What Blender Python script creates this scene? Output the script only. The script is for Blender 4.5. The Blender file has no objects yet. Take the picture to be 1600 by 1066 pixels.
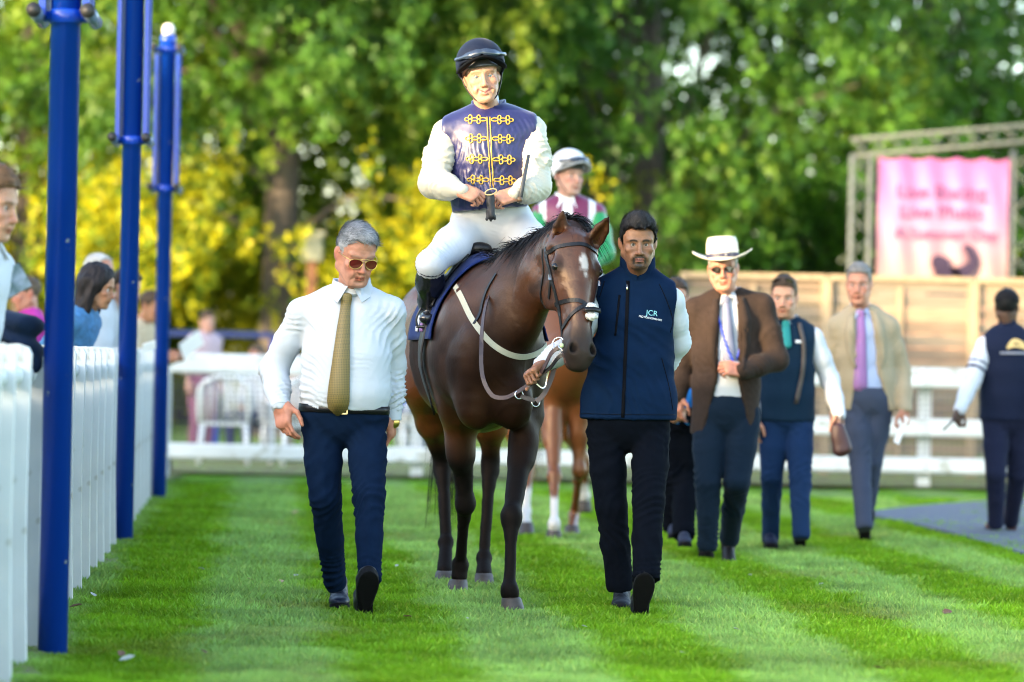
import bpy, math, random
import numpy as np
from mathutils import Vector, Matrix
from mathutils.bvhtree import BVHTree

R = math.radians
random.seed(7)
rng = np.random.default_rng(11)
SC = bpy.context.scene
COL = SC.collection

# ------------------------------------------------------------------ camera
CAM_H, FPX, PITCH, ROLL = 1.17, 4800.0, 0.322, 1.15
cam_data = bpy.data.cameras.new('camera')
cam = bpy.data.objects.new('camera', cam_data)
COL.objects.link(cam)
cam_data.sensor_width = 36.0
cam_data.lens = FPX / 1600 * 36.0
cam_data.clip_start, cam_data.clip_end = 0.1, 3000.0
CAM_R = Matrix.Rotation(R(90 + PITCH), 3, 'X') @ Matrix.Rotation(R(ROLL), 3, 'Z')
cam.matrix_world = Matrix.Translation((0, 0, CAM_H)) @ CAM_R.to_4x4()
cam_data.dof.use_dof = True
cam_data.dof.focus_distance = 14.3
cam_data.dof.aperture_fstop = 1.6
SC.camera = cam

# ------------------------------------------------------------------ light
SUN_EL, SUN_AZ = 12.0, 52.0          # degrees: above the horizon, to the left of "straight behind the camera"
SUN_TO = Vector((-math.sin(R(SUN_AZ)) * math.cos(R(SUN_EL)), -math.cos(R(SUN_AZ)) * math.cos(R(SUN_EL)), math.sin(R(SUN_EL))))
sun_data = bpy.data.lights.new('sun', 'SUN')
sun_data.energy, sun_data.angle, sun_data.color = 2.1, R(0.6), (1.0, 0.74, 0.42)
sun = bpy.data.objects.new('sun', sun_data)
COL.objects.link(sun)
sun.rotation_euler = SUN_TO.to_track_quat('Z', 'Y').to_euler()
sun.location = (-30, -30, 30)
world = bpy.data.worlds.new('World')
SC.world = world
world.use_nodes = True
_nt = world.node_tree
_sky = _nt.nodes.new('ShaderNodeTexSky')
_sky.sky_type = 'NISHITA'
_sky.sun_disc = False
_sky.sun_elevation = R(SUN_EL)
_sky.sun_rotation = math.atan2(SUN_TO.x, SUN_TO.y)
_sky.air_density, _sky.dust_density = 1.0, 1.5
_nt.links.new(_sky.outputs[0], _nt.nodes['Background'].inputs[0])
_nt.nodes['Background'].inputs[1].default_value = 0.15
SC.view_settings.view_transform = 'Standard'
SC.view_settings.look = 'None'
SC.view_settings.gamma = 1.0
SC.view_settings.exposure = 3.1
SC.cycles.use_denoising = True
SC.cycles.max_bounces = 6
SC.cycles.filter_width = 1.05
SC.cycles.transparent_max_bounces = 8

# ------------------------------------------------------------------ layout helper: a point of the place from where it is seen and how far it stands
def P(px, py, d):
    v = CAM_R @ Vector(((px - 800) / FPX, -(py - 533) / FPX, -1.0))
    return np.array((v.x * d / v.y, d, CAM_H + v.z * d / v.y))
def G(px, py):
    v = CAM_R @ Vector(((px - 800) / FPX, -(py - 533) / FPX, -1.0))
    t = -CAM_H / v.z
    return np.array((v.x * t, v.y * t, 0.0))

# ------------------------------------------------------------------ value noise
_NT = np.random.default_rng(3).random((32, 32, 32)).astype(np.float32)
def noise(p, s=1.0, off=0.0):
    q = np.asarray(p, np.float32) * s + 100.0 + off
    i = np.floor(q).astype(np.int64); f = q - i; f = f * f * (3 - 2 * f)
    i0, i1 = i & 31, (i + 1) & 31
    x0, y0, z0 = i0[..., 0], i0[..., 1], i0[..., 2]; x1, y1, z1 = i1[..., 0], i1[..., 1], i1[..., 2]
    fx, fy, fz = f[..., 0], f[..., 1], f[..., 2]
    a = _NT[x0, y0, z0] * (1 - fx) + _NT[x1, y0, z0] * fx
    b = _NT[x0, y1, z0] * (1 - fx) + _NT[x1, y1, z0] * fx
    c = _NT[x0, y0, z1] * (1 - fx) + _NT[x1, y0, z1] * fx
    d = _NT[x0, y1, z1] * (1 - fx) + _NT[x1, y1, z1] * fx
    a = a * (1 - fy) + b * fy; c = c * (1 - fy) + d * fy
    return (a * (1 - fz) + c * fz) * 2 - 1
def sstep(a, b, x):
    t = np.clip((x - a) / (b - a), 0, 1)
    return t * t * (3 - 2 * t)

# ------------------------------------------------------------------ vectors
def V3(*a): return np.array(a, float)
def unit(v):
    v = np.asarray(v, float); return v / (np.linalg.norm(v) + 1e-12)
def lerp(a, b, t): return np.asarray(a, float) * (1 - t) + np.asarray(b, float) * t
def frame(n, u):
    """orthonormal rows (u, v, n) with n along the axis"""
    n = unit(n); u = np.asarray(u, float); u = unit(u - n * np.dot(u, n)); return u, np.cross(n, u), n
def rot(ax, deg): return np.array(Matrix.Rotation(R(deg), 3, ax))
def spline(pts, n):
    """Catmull-Rom through pts, n samples"""
    p = np.asarray(pts, float)
    p = np.vstack([2 * p[0] - p[1], p, 2 * p[-1] - p[-2]])
    m = len(p) - 3
    out = []
    for t in np.linspace(0, m - 1e-6, n):
        i = int(t); f = t - i
        a, b, c, d = p[i], p[i + 1], p[i + 2], p[i + 3]
        out.append(0.5 * (2 * b + (c - a) * f + (2 * a - 5 * b + 4 * c - d) * f * f + (3 * b - a - 3 * c + d) * f ** 3))
    return np.array(out)

# ------------------------------------------------------------------ solid shapes as distance fields
class Field:
    def __init__(s, lo, hi, h):
        s.h = h
        s.lo = np.asarray(lo, float)
        n = np.ceil((np.asarray(hi) - s.lo) / h).astype(int) + 1
        s.n = n
        s.ax = [(s.lo[k] + h * np.arange(n[k])).astype(np.float32) for k in range(3)]
        s.F = np.full(tuple(n), 1.0, np.float32)
    def _sl(s, lo, hi):
        a = np.clip(np.floor((np.asarray(lo) - s.lo) / s.h).astype(int), 0, s.n)
        b = np.clip(np.ceil((np.asarray(hi) - s.lo) / s.h).astype(int) + 1, 0, s.n)
        return tuple(slice(int(a[k]), int(b[k])) for k in range(3))
    def _ev(s, prim, pad):
        lo, hi, fn = prim
        sl = s._sl(np.asarray(lo) - pad, np.asarray(hi) + pad)
        if any(q.stop <= q.start for q in sl): return sl, None
        X = s.ax[0][sl[0]][:, None, None]; Y = s.ax[1][sl[1]][None, :, None]; Z = s.ax[2][sl[2]][None, None, :]
        return sl, fn(X, Y, Z).astype(np.float32)
    def add(s, prim, k=0.0):
        sl, d = s._ev(prim, k + 2.5 * s.h)
        if d is None: return s
        a = s.F[sl]
        if k > 0:
            h = np.clip(k - np.abs(a - d), 0, None) / k
            s.F[sl] = np.minimum(a, d) - h * h * k * 0.25
        else: s.F[sl] = np.minimum(a, d)
        return s
    def sub(s, prim, k=0.0):
        sl, d = s._ev(prim, k + 2.5 * s.h)
        if d is None: return s
        a = s.F[sl]; d = -d
        if k > 0:
            h = np.clip(k - np.abs(a - d), 0, None) / k
            s.F[sl] = np.maximum(a, d) + h * h * k * 0.25
        else: s.F[sl] = np.maximum(a, d)
        return s
    def cut(s, n, p):
        """keep what lies on the -n side of the plane through p"""
        n = unit(n); p = np.asarray(p, float)
        d = ((s.ax[0] - p[0]) * n[0])[:, None, None] + ((s.ax[1] - p[1]) * n[1])[None, :, None] + ((s.ax[2] - p[2]) * n[2])[None, None, :]
        s.F = np.maximum(s.F, d.astype(np.float32)); return s
    def mesh(s):
        F = s.F; S = F < 0
        n = F.shape
        c = [S[i:n[0] - 1 + i, j:n[1] - 1 + j, k:n[2] - 1 + k] for i in (0, 1) for j in (0, 1) for k in (0, 1)]
        allin = c[0].copy(); anyin = c[0].copy()
        for q in c[1:]: allin &= q; anyin |= q
        act = anyin & ~allin
        I = np.argwhere(act)
        idx = np.full(act.shape, -1, np.int32); idx[act] = np.arange(len(I))
        acc = np.zeros((len(I), 3)); cnt = np.zeros(len(I))
        cor = [(i, j, k) for i in (0, 1) for j in (0, 1) for k in (0, 1)]
        val = [F[I[:, 0] + a, I[:, 1] + b, I[:, 2] + d] for a, b, d in cor]
        for p in range(8):
            for ax in range(3):
                if cor[p][ax] == 0:
                    q = list(cor[p]); q[ax] = 1; q = cor.index(tuple(q))
                    a, b = val[p], val[q]
                    m = (a < 0) != (b < 0)
                    t = np.where(m, a / np.where(m, a - b, 1), 0)
                    pt = np.array(cor[p], float)[None] + np.zeros((len(I), 3)); pt[:, ax] += t
                    acc += pt * m[:, None]; cnt += m
        Vv = s.lo + (I + acc / np.maximum(cnt, 1)[:, None]) * s.h
        faces = []
        for ax in range(3):
            o1, o2 = [(1, 2), (2, 0), (0, 1)][ax]
            sh = list(n); sh[ax] -= 1
            A = [slice(1, n[k] - 1) for k in range(3)]; A[ax] = slice(0, n[ax] - 1)
            B = list(A); B[ax] = slice(1, n[ax])
            a, b = S[tuple(A)], S[tuple(B)]
            for flag, m in ((0, a & ~b), (1, ~a & b)):
                E = np.argwhere(m)
                if not len(E): continue
                for k in range(3): E[:, k] += A[k].start
                def cell(d1, d2):
                    q = E.copy(); q[:, o1] -= d1; q[:, o2] -= d2
                    return idx[q[:, 0], q[:, 1], q[:, 2]]
                quad = np.stack([cell(1, 1), cell(0, 1), cell(0, 0), cell(1, 0)], 1)
                if flag: quad = quad[:, ::-1]
                faces.append(quad)
        return Vv, (np.vstack(faces) if faces else np.zeros((0, 4), int))

def _bb(pts, r):
    p = np.array(pts, float); r = np.asarray(r, float)
    return p.min(0) - r, p.max(0) + r
def cap(a, b, ra, rb=None):
    rb = ra if rb is None else rb
    a = np.asarray(a, float); b = np.asarray(b, float); ba = b - a; L2 = float(ba @ ba) + 1e-12
    def fn(X, Y, Z):
        x, y, z = X - a[0], Y - a[1], Z - a[2]
        h = np.clip((x * ba[0] + y * ba[1] + z * ba[2]) / L2, 0, 1)
        return np.sqrt((x - ba[0] * h) ** 2 + (y - ba[1] * h) ** 2 + (z - ba[2] * h) ** 2) - (ra + (rb - ra) * h)
    lo, hi = _bb([a, b], max(ra, rb)); return lo, hi, fn
def tub(a, b, ra, rb, u):
    """tapered limb with an elliptical section: ra, rb = (half width along u, half width across)"""
    a = np.asarray(a, float); b = np.asarray(b, float); L = float(np.linalg.norm(b - a)) + 1e-9
    U, W, N = frame(b - a, u)
    def fn(X, Y, Z):
        x, y, z = X - a[0], Y - a[1], Z - a[2]
        t = x * N[0] + y * N[1] + z * N[2]
        h = np.clip(t / L, 0, 1)
        ru = ra[0] + (rb[0] - ra[0]) * h; rw = ra[1] + (rb[1] - ra[1]) * h
        re = np.minimum(ru, rw)
        du = (x * U[0] + y * U[1] + z * U[2]); dw = (x * W[0] + y * W[1] + z * W[2]); de = t - h * L
        k0 = np.sqrt((du / ru) ** 2 + (dw / rw) ** 2 + (de / re) ** 2)
        k1 = np.sqrt((du / ru ** 2) ** 2 + (dw / rw ** 2) ** 2 + (de / re ** 2) ** 2) + 1e-6
        return k0 * (k0 - 1) / k1
    m = max(ra[0], ra[1], rb[0], rb[1]); lo, hi = _bb([a, b], m); return lo, hi, fn
def ell(c, r, M=None):
    c = np.asarray(c, float); r = np.asarray(r, float); M = np.eye(3) if M is None else np.asarray(M, float)
    def fn(X, Y, Z):
        x, y, z = X - c[0], Y - c[1], Z - c[2]
        q = [x * M[0, k] + y * M[1, k] + z * M[2, k] for k in range(3)]
        k0 = np.sqrt(sum((q[k] / r[k]) ** 2 for k in range(3)))
        k1 = np.sqrt(sum((q[k] / r[k] ** 2) ** 2 for k in range(3))) + 1e-6
        return k0 * (k0 - 1) / k1
    e = np.abs(M) @ r; return c - e, c + e, fn
def rbx(c, half, rd, M=None):
    c = np.asarray(c, float); hf = np.asarray(half, float) - rd; M = np.eye(3) if M is None else np.asarray(M, float)
    def fn(X, Y, Z):
        x, y, z = X - c[0], Y - c[1], Z - c[2]
        q = [np.abs(x * M[0, k] + y * M[1, k] + z * M[2, k]) - hf[k] for k in range(3)]
        o = np.sqrt(sum(np.maximum(v, 0) ** 2 for v in q))
        return o + np.minimum(np.maximum(np.maximum(q[0], q[1]), q[2]), 0) - rd
    e = np.abs(M) @ np.asarray(half, float); return c - e, c + e, fn
def shell_field(prims, h, pad=0.03):
    lo = np.min([p[0] for p, *_ in prims], 0) - pad; hi = np.max([p[1] for p, *_ in prims], 0) + pad
    f = Field(lo, hi, h)
    for q in prims:
        if len(q) == 3 and q[2] == '-': f.sub(q[0], q[1])
        else: f.add(q[0], q[1])
    return f

# ------------------------------------------------------------------ mesh helpers
def vnormals(Vv, Fq):
    Fq = np.asarray(Fq)
    a, b, c, d = (Vv[Fq[:, k]] for k in range(4))
    n = np.cross(c - a, d - b)
    N = np.zeros_like(Vv)
    for k in range(4): np.add.at(N, Fq[:, k], n)
    return N / (np.linalg.norm(N, axis=1)[:, None] + 1e-12)
def smooth(Vv, Fq, it=1, lam=0.5):
    E = np.vstack([Fq[:, [0, 1]], Fq[:, [1, 2]], Fq[:, [2, 3]], Fq[:, [3, 0]]])
    cnt = np.zeros(len(Vv)); np.add.at(cnt, E[:, 0], 1); np.add.at(cnt, E[:, 1], 1)
    for _ in range(it):
        A = np.zeros_like(Vv); np.add.at(A, E[:, 0], Vv[E[:, 1]]); np.add.at(A, E[:, 1], Vv[E[:, 0]])
        Vv = Vv * (1 - lam) + lam * A / np.maximum(cnt, 1)[:, None]
    return Vv
def raw_mesh(name, Vv, faces, smooth_shade=True, col=None, uv=None):
    """faces: (n,k) array or list of lists"""
    me = bpy.data.meshes.new(name)
    Vv = np.asarray(Vv, np.float32)
    if isinstance(faces, np.ndarray) and faces.ndim == 2:
        nf, k = faces.shape
        me.vertices.add(len(Vv)); me.vertices.foreach_set('co', Vv.ravel())
        me.loops.add(nf * k); me.loops.foreach_set('vertex_index', faces.astype(np.int32).ravel())
        me.polygons.add(nf); me.polygons.foreach_set('loop_start', np.arange(0, nf * k, k, dtype=np.int32))
        me.update(calc_edges=True)
    else:
        me.from_pydata(Vv.tolist(), [], [list(map(int, f)) for f in faces]); me.update()
    if smooth_shade and len(me.polygons):
        me.polygons.foreach_set('use_smooth', np.ones(len(me.polygons), bool))
    if col is not None:
        a = me.color_attributes.new('Col', 'FLOAT_COLOR', 'POINT')
        c = np.ones((len(Vv), 4), np.float32); c[:, :3] = col
        a.data.foreach_set('color', c.ravel())
    me.validate()
    return me
def obj(name, me, mat=None, root=None, world_coords=True):
    o = bpy.data.objects.new(name, me); COL.objects.link(o)
    if mat is not None:
        for m in (mat if isinstance(mat, (list, tuple)) else [mat]): me.materials.append(m)
    if root is not None:
        if world_coords:
            off = root_world(root)
            if off.any():
                n = len(me.vertices); c = np.empty(n * 3, np.float32); me.vertices.foreach_get('co', c)
                c = c.reshape(-1, 3) - off.astype(np.float32); me.vertices.foreach_set('co', c.ravel()); me.update()
        o.parent = root
    return o
def root_world(o):
    p = np.zeros(3)
    while o is not None: p = p + np.array(o.location); o = o.parent
    return p
def mk(name, Vv, faces, mat=None, root=None, smooth_shade=True, col=None):
    return obj(name, raw_mesh(name, Vv, faces, smooth_shade, col), mat, root)
def thing(name, loc, label, cat, group=None, kind=None):
    o = bpy.data.objects.new(name, None); COL.objects.link(o)
    o.location = tuple(float(x) for x in loc); o.empty_display_size = 0.1
    tag(o, label, cat, group, kind); return o
def tag(o, label=None, cat=None, group=None, kind=None):
    if label: o['label'] = label
    if cat: o['category'] = cat
    if group: o['group'] = group
    if kind: o['kind'] = kind
    return o
class MB:
    """collects simple solids into one mesh"""
    def __init__(s): s.v = []; s.f = []
    def put(s, v, f):
        b = len(s.v); s.v += [tuple(map(float, p)) for p in v]; s.f += [[i + b for i in q] for q in f]; return s
    def box(s, c, size, M=None):
        M = np.eye(3) if M is None else np.asarray(M); h = np.asarray(size, float) / 2
        v = [np.asarray(c) + M @ (h * np.array(q)) for q in ((-1,-1,-1),(1,-1,-1),(1,1,-1),(-1,1,-1),(-1,-1,1),(1,-1,1),(1,1,1),(-1,1,1))]
        return s.put(v, [(0,3,2,1),(4,5,6,7),(0,1,5,4),(1,2,6,5),(2,3,7,6),(3,0,4,7)])
    def beam(s, a, b, w, t, up=(0, 0, 1)):
        a = np.asarray(a, float); b = np.asarray(b, float); n = unit(b - a)
        u = unit(np.cross(n, up)); w2 = np.cross(u, n)
        return s.box((a + b) / 2, (np.linalg.norm(b - a), w, t), np.stack([n, u, w2], 1))
    def tube(s, pts, r, k=8, caps=True):
        v, f = tube_geo(pts, r, k, caps); return s.put(v, f)
    def obj(s, name, mat=None, root=None, smooth_shade=False):
        return mk(name, np.array(s.v), s.f, mat, root, smooth_shade)
def tube_geo(pts, r, k=8, caps=True, closed=False):
    pts = np.asarray(pts, float); n = len(pts)
    r = np.full(n, r, float) if np.isscalar(r) else np.asarray(r, float)
    t = np.gradient(pts, axis=0) if not closed else np.roll(pts, -1, 0) - np.roll(pts, 1, 0)
    u = None; v = []
    for i in range(n):
        T = unit(t[i])
        if u is None: u = unit(np.cross(T, (0.31, 0.52, 0.8) if abs(T[2]) > .5 else (0, 0, 1)))
        u = unit(u - T * (u @ T)); w = np.cross(T, u)
        for j in range(k):
            a = 2 * math.pi * j / k; v.append(pts[i] + r[i] * (math.cos(a) * u + math.sin(a) * w))
    f = []
    for i in range(n if closed else n - 1):
        i2 = (i + 1) % n
        for j in range(k):
            f.append((i * k + j, i * k + (j + 1) % k, i2 * k + (j + 1) % k, i2 * k + j))
    if caps and not closed:
        f.append(tuple(reversed(range(k)))); f.append(tuple((n - 1) * k + j for j in range(k)))
    return v, f
def strap_geo(pts, nrm, w, t):
    """flat band along pts, its face along nrm"""
    pts = np.asarray(pts, float); nrm = np.asarray(nrm, float)
    if nrm.ndim == 1: nrm = np.tile(nrm, (len(pts), 1))
    w = np.full(len(pts), w, float) if np.isscalar(w) else np.asarray(w, float)
    T = np.gradient(pts, axis=0); v = []
    for i in range(len(pts)):
        n = unit(nrm[i]); s = unit(np.cross(unit(T[i]), n)); n = unit(np.cross(s, unit(T[i])))
        for a, b in ((-1, 0), (1, 0), (1, 1), (-1, 1)): v.append(pts[i] + s * a * w[i] / 2 + n * b * t)
    f = []
    for i in range(len(pts) - 1):
        for j in range(4): f.append((i * 4 + j, i * 4 + (j + 1) % 4, i * 4 + 4 + (j + 1) % 4, i * 4 + 4 + j))
    m = (len(pts) - 1) * 4
    return v, f + [(3, 2, 1, 0), (m, m + 1, m + 2, m + 3)]
def bvh_of(*objs):
    vs, fs = [], []
    for o in objs:
        off = root_world(o); b = len(vs)
        vs += [tuple(np.array(v.co) + off) for v in o.data.vertices]
        fs += [tuple(i + b for i in p.vertices) for p in o.data.polygons]
    return BVHTree.FromPolygons(vs, fs)
def cast(bvh, p, d, off=0.003, dist=3.0):
    """where the ray from p along d meets the surface, lifted off it, with the surface normal"""
    h = bvh.ray_cast(Vector(p), Vector(unit(d)), dist)
    if h[0] is None: return None, None
    n = np.array(h[1]); n = -n if n @ unit(d) > 0 else n
    return np.array(h[0]) + n * off, n
def snap(bvh, p, off=0.003):
    h = bvh.find_nearest(Vector(p)); n = np.array(h[1]); return np.array(h[0]) + n * off, n
def lathe(c, prof, k=20, M=None):
    """prof: (radius, height) pairs"""
    M = np.eye(3) if M is None else np.asarray(M); v = []; f = []
    for r, z in prof:
        for j in range(k): a = 2 * math.pi * j / k; v.append(np.asarray(c) + M @ np.array((r * math.cos(a), r * math.sin(a), z)))
    n = len(prof)
    for i in range(n - 1):
        for j in range(k): f.append((i * k + j, i * k + (j + 1) % k, (i + 1) * k + (j + 1) % k, (i + 1) * k + j))
    f.append(tuple(reversed(range(k)))); f.append(tuple((n - 1) * k + j for j in range(k)))
    return v, f
def folds(Vv, N, specs, seed=0.0):
    """cloth folds: (centre, reach, direction across the folds, wavelength, height)"""
    d = np.zeros(len(Vv))
    for i, (c, rad, dr, wl, amp) in enumerate(specs):
        q = Vv - np.asarray(c); w = np.exp(-(np.sum(q * q, 1) / rad ** 2))
        ph = (q @ unit(dr)) / wl * 2 * math.pi + 5.5 * noise(Vv, 4.5, seed + i * 3.7) + 2.4 * noise(Vv, 11.0, seed + i)
        s = np.sin(ph); d += amp * w * (1 - 1.6 * np.abs(s) ** 0.7) * np.clip(0.35 + 1.3 * noise(Vv, 6.0, 5 + seed + i), 0, 1.3)
    return Vv + N * d[:, None]
# ------------------------------------------------------------------ materials
MATS = {}
def mat(name, color=(0.5, 0.5, 0.5), rough=0.6, metal=0.0, var=0.0, vscale=8.0, bump=0.0, bscale=60.0, attr=False, sheen=0.0, coat=0.0,
        trans=0.0, spec=0.5, sss=0.0, stretch=None, color2=None, detail=4.0, emit=None, rough_attr=False, chips=None, tint=None):
    if name in MATS: return MATS[name]
    m = bpy.data.materials.new(name); m.use_nodes = True; MATS[name] = m
    nt = m.node_tree; N = nt.nodes; L = nt.links; b = N['Principled BSDF']
    b.inputs['Roughness'].default_value = rough; b.inputs['Metallic'].default_value = metal
    b.inputs['Specular IOR Level'].default_value = spec
    if coat: b.inputs['Coat Weight'].default_value = coat; b.inputs['Coat Roughness'].default_value = 0.12
    if sheen: b.inputs['Sheen Weight'].default_value = sheen; b.inputs['Sheen Roughness'].default_value = 0.4
    if trans: b.inputs['Transmission Weight'].default_value = trans
    if sss:
        b.inputs['Subsurface Weight'].default_value = sss; b.inputs['Subsurface Radius'].default_value = (0.012, 0.005, 0.003); b.inputs['Subsurface Scale'].default_value = 0.6
    tc = N.new('ShaderNodeTexCoord'); vec = tc.outputs['Object']
    if stretch:
        mp = N.new('ShaderNodeMapping'); mp.inputs['Scale'].default_value = stretch; L.new(vec, mp.inputs[0]); vec = mp.outputs[0]
    if attr:
        at = N.new('ShaderNodeAttribute'); at.attribute_name = 'Col'; src = at.outputs['Color']
    else:
        rgb = N.new('ShaderNodeRGB'); rgb.outputs[0].default_value = (*color, 1); src = rgb.outputs[0]
    if var or color2:
        nz = N.new('ShaderNodeTexNoise'); nz.inputs['Scale'].default_value = vscale; nz.inputs['Detail'].default_value = detail; L.new(vec, nz.inputs[0])
        if color2:
            mx = N.new('ShaderNodeMix'); mx.data_type = 'RGBA'; rp = N.new('ShaderNodeMapRange')
            rp.inputs[1].default_value = 0.4; rp.inputs[2].default_value = 0.62; L.new(nz.outputs[0], rp.inputs[0]); L.new(rp.outputs[0], mx.inputs['Factor'])
            L.new(src, mx.inputs[6]); mx.inputs[7].default_value = (*color2, 1); src = mx.outputs[2]
        if var:
            rp = N.new('ShaderNodeMapRange'); rp.inputs[1].default_value = 0.25; rp.inputs[2].default_value = 0.75
            rp.inputs[3].default_value = 1 - var; rp.inputs[4].default_value = 1 + var; L.new(nz.outputs[0], rp.inputs[0])
            mu = N.new('ShaderNodeVectorMath'); mu.operation = 'SCALE'; L.new(src, mu.inputs[0]); L.new(rp.outputs[0], mu.inputs['Scale']); src = mu.outputs[0]
    if chips:
        nc = N.new('ShaderNodeTexNoise'); nc.inputs['Scale'].default_value = chips[0]; nc.inputs['Detail'].default_value = 6; L.new(tc.outputs['Object'], nc.inputs[0]); rc = N.new('ShaderNodeMapRange'); rc.inputs[1].default_value = chips[1]; rc.inputs[2].default_value = chips[1] + .04; L.new(nc.outputs[0], rc.inputs[0])
        mc = N.new('ShaderNodeMix'); mc.data_type = 'RGBA'; L.new(rc.outputs[0], mc.inputs['Factor']); L.new(src, mc.inputs[6]); mc.inputs[7].default_value = (*chips[2], 1); src = mc.outputs[2]
    if tint: b.inputs['Specular Tint'].default_value = (*tint, 1)
    L.new(src, b.inputs['Base Color'])
    if rough_attr:
        sx = N.new('ShaderNodeVectorMath'); sx.operation = 'LENGTH'; L.new(src, sx.inputs[0]); rr = N.new('ShaderNodeMapRange'); rr.inputs[1].default_value = .01; rr.inputs[2].default_value = .06; rr.inputs[3].default_value = .66; rr.inputs[4].default_value = rough; L.new(sx.outputs['Value'], rr.inputs[0]); L.new(rr.outputs[0], b.inputs['Roughness']); r3 = N.new('ShaderNodeMapRange'); r3.inputs[1].default_value = .008; r3.inputs[2].default_value = .05; r3.inputs[3].default_value = .10; r3.inputs[4].default_value = spec; L.new(sx.outputs['Value'], r3.inputs[0]); L.new(r3.outputs[0], b.inputs['Specular IOR Level'])
    if bump:
        nb = N.new('ShaderNodeTexNoise'); nb.inputs['Scale'].default_value = bscale; nb.inputs['Detail'].default_value = 5; L.new(vec, nb.inputs[0])
        bp = N.new('ShaderNodeBump'); bp.inputs['Strength'].default_value = 1.0; bp.inputs['Distance'].default_value = bump
        L.new(nb.outputs[0], bp.inputs['Height']); L.new(bp.outputs[0], b.inputs['Normal'])
    if emit:
        b.inputs['Emission Color'].default_value = (*color, 1); b.inputs['Emission Strength'].default_value = emit
    return m
def leaf_mat(name, c1, c2, trans=0.45, hue_rand=True):
    m = bpy.data.materials.new(name); m.use_nodes = True; nt = m.node_tree; N = nt.nodes; L = nt.links
    N.remove(N['Principled BSDF'])
    at = N.new('ShaderNodeAttribute'); at.attribute_name = 'Col'
    df = N.new('ShaderNodeBsdfDiffuse'); tr = N.new('ShaderNodeBsdfTranslucent'); gl = N.new('ShaderNodeBsdfGlossy'); gl.inputs['Roughness'].default_value = 0.45
    L.new(at.outputs['Color'], df.inputs[0])
    mu = N.new('ShaderNodeMix'); mu.data_type = 'RGBA'; mu.blend_type = 'MULTIPLY'; mu.inputs['Factor'].default_value = 1
    L.new(at.outputs['Color'], mu.inputs[6]); mu.inputs[7].default_value = (1.5, 1.25, 0.45, 1); L.new(mu.outputs[2], tr.inputs[0])
    m1 = N.new('ShaderNodeMixShader'); m1.inputs[0].default_value = trans; L.new(df.outputs[0], m1.inputs[1]); L.new(tr.outputs[0], m1.inputs[2])
    m2 = N.new('ShaderNodeMixShader'); m2.inputs[0].default_value = 0.015; L.new(m1.outputs[0], m2.inputs[1]); L.new(gl.outputs[0], m2.inputs[2])
    L.new(m2.outputs[0], N['Material Output'].inputs[0]); return m
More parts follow.
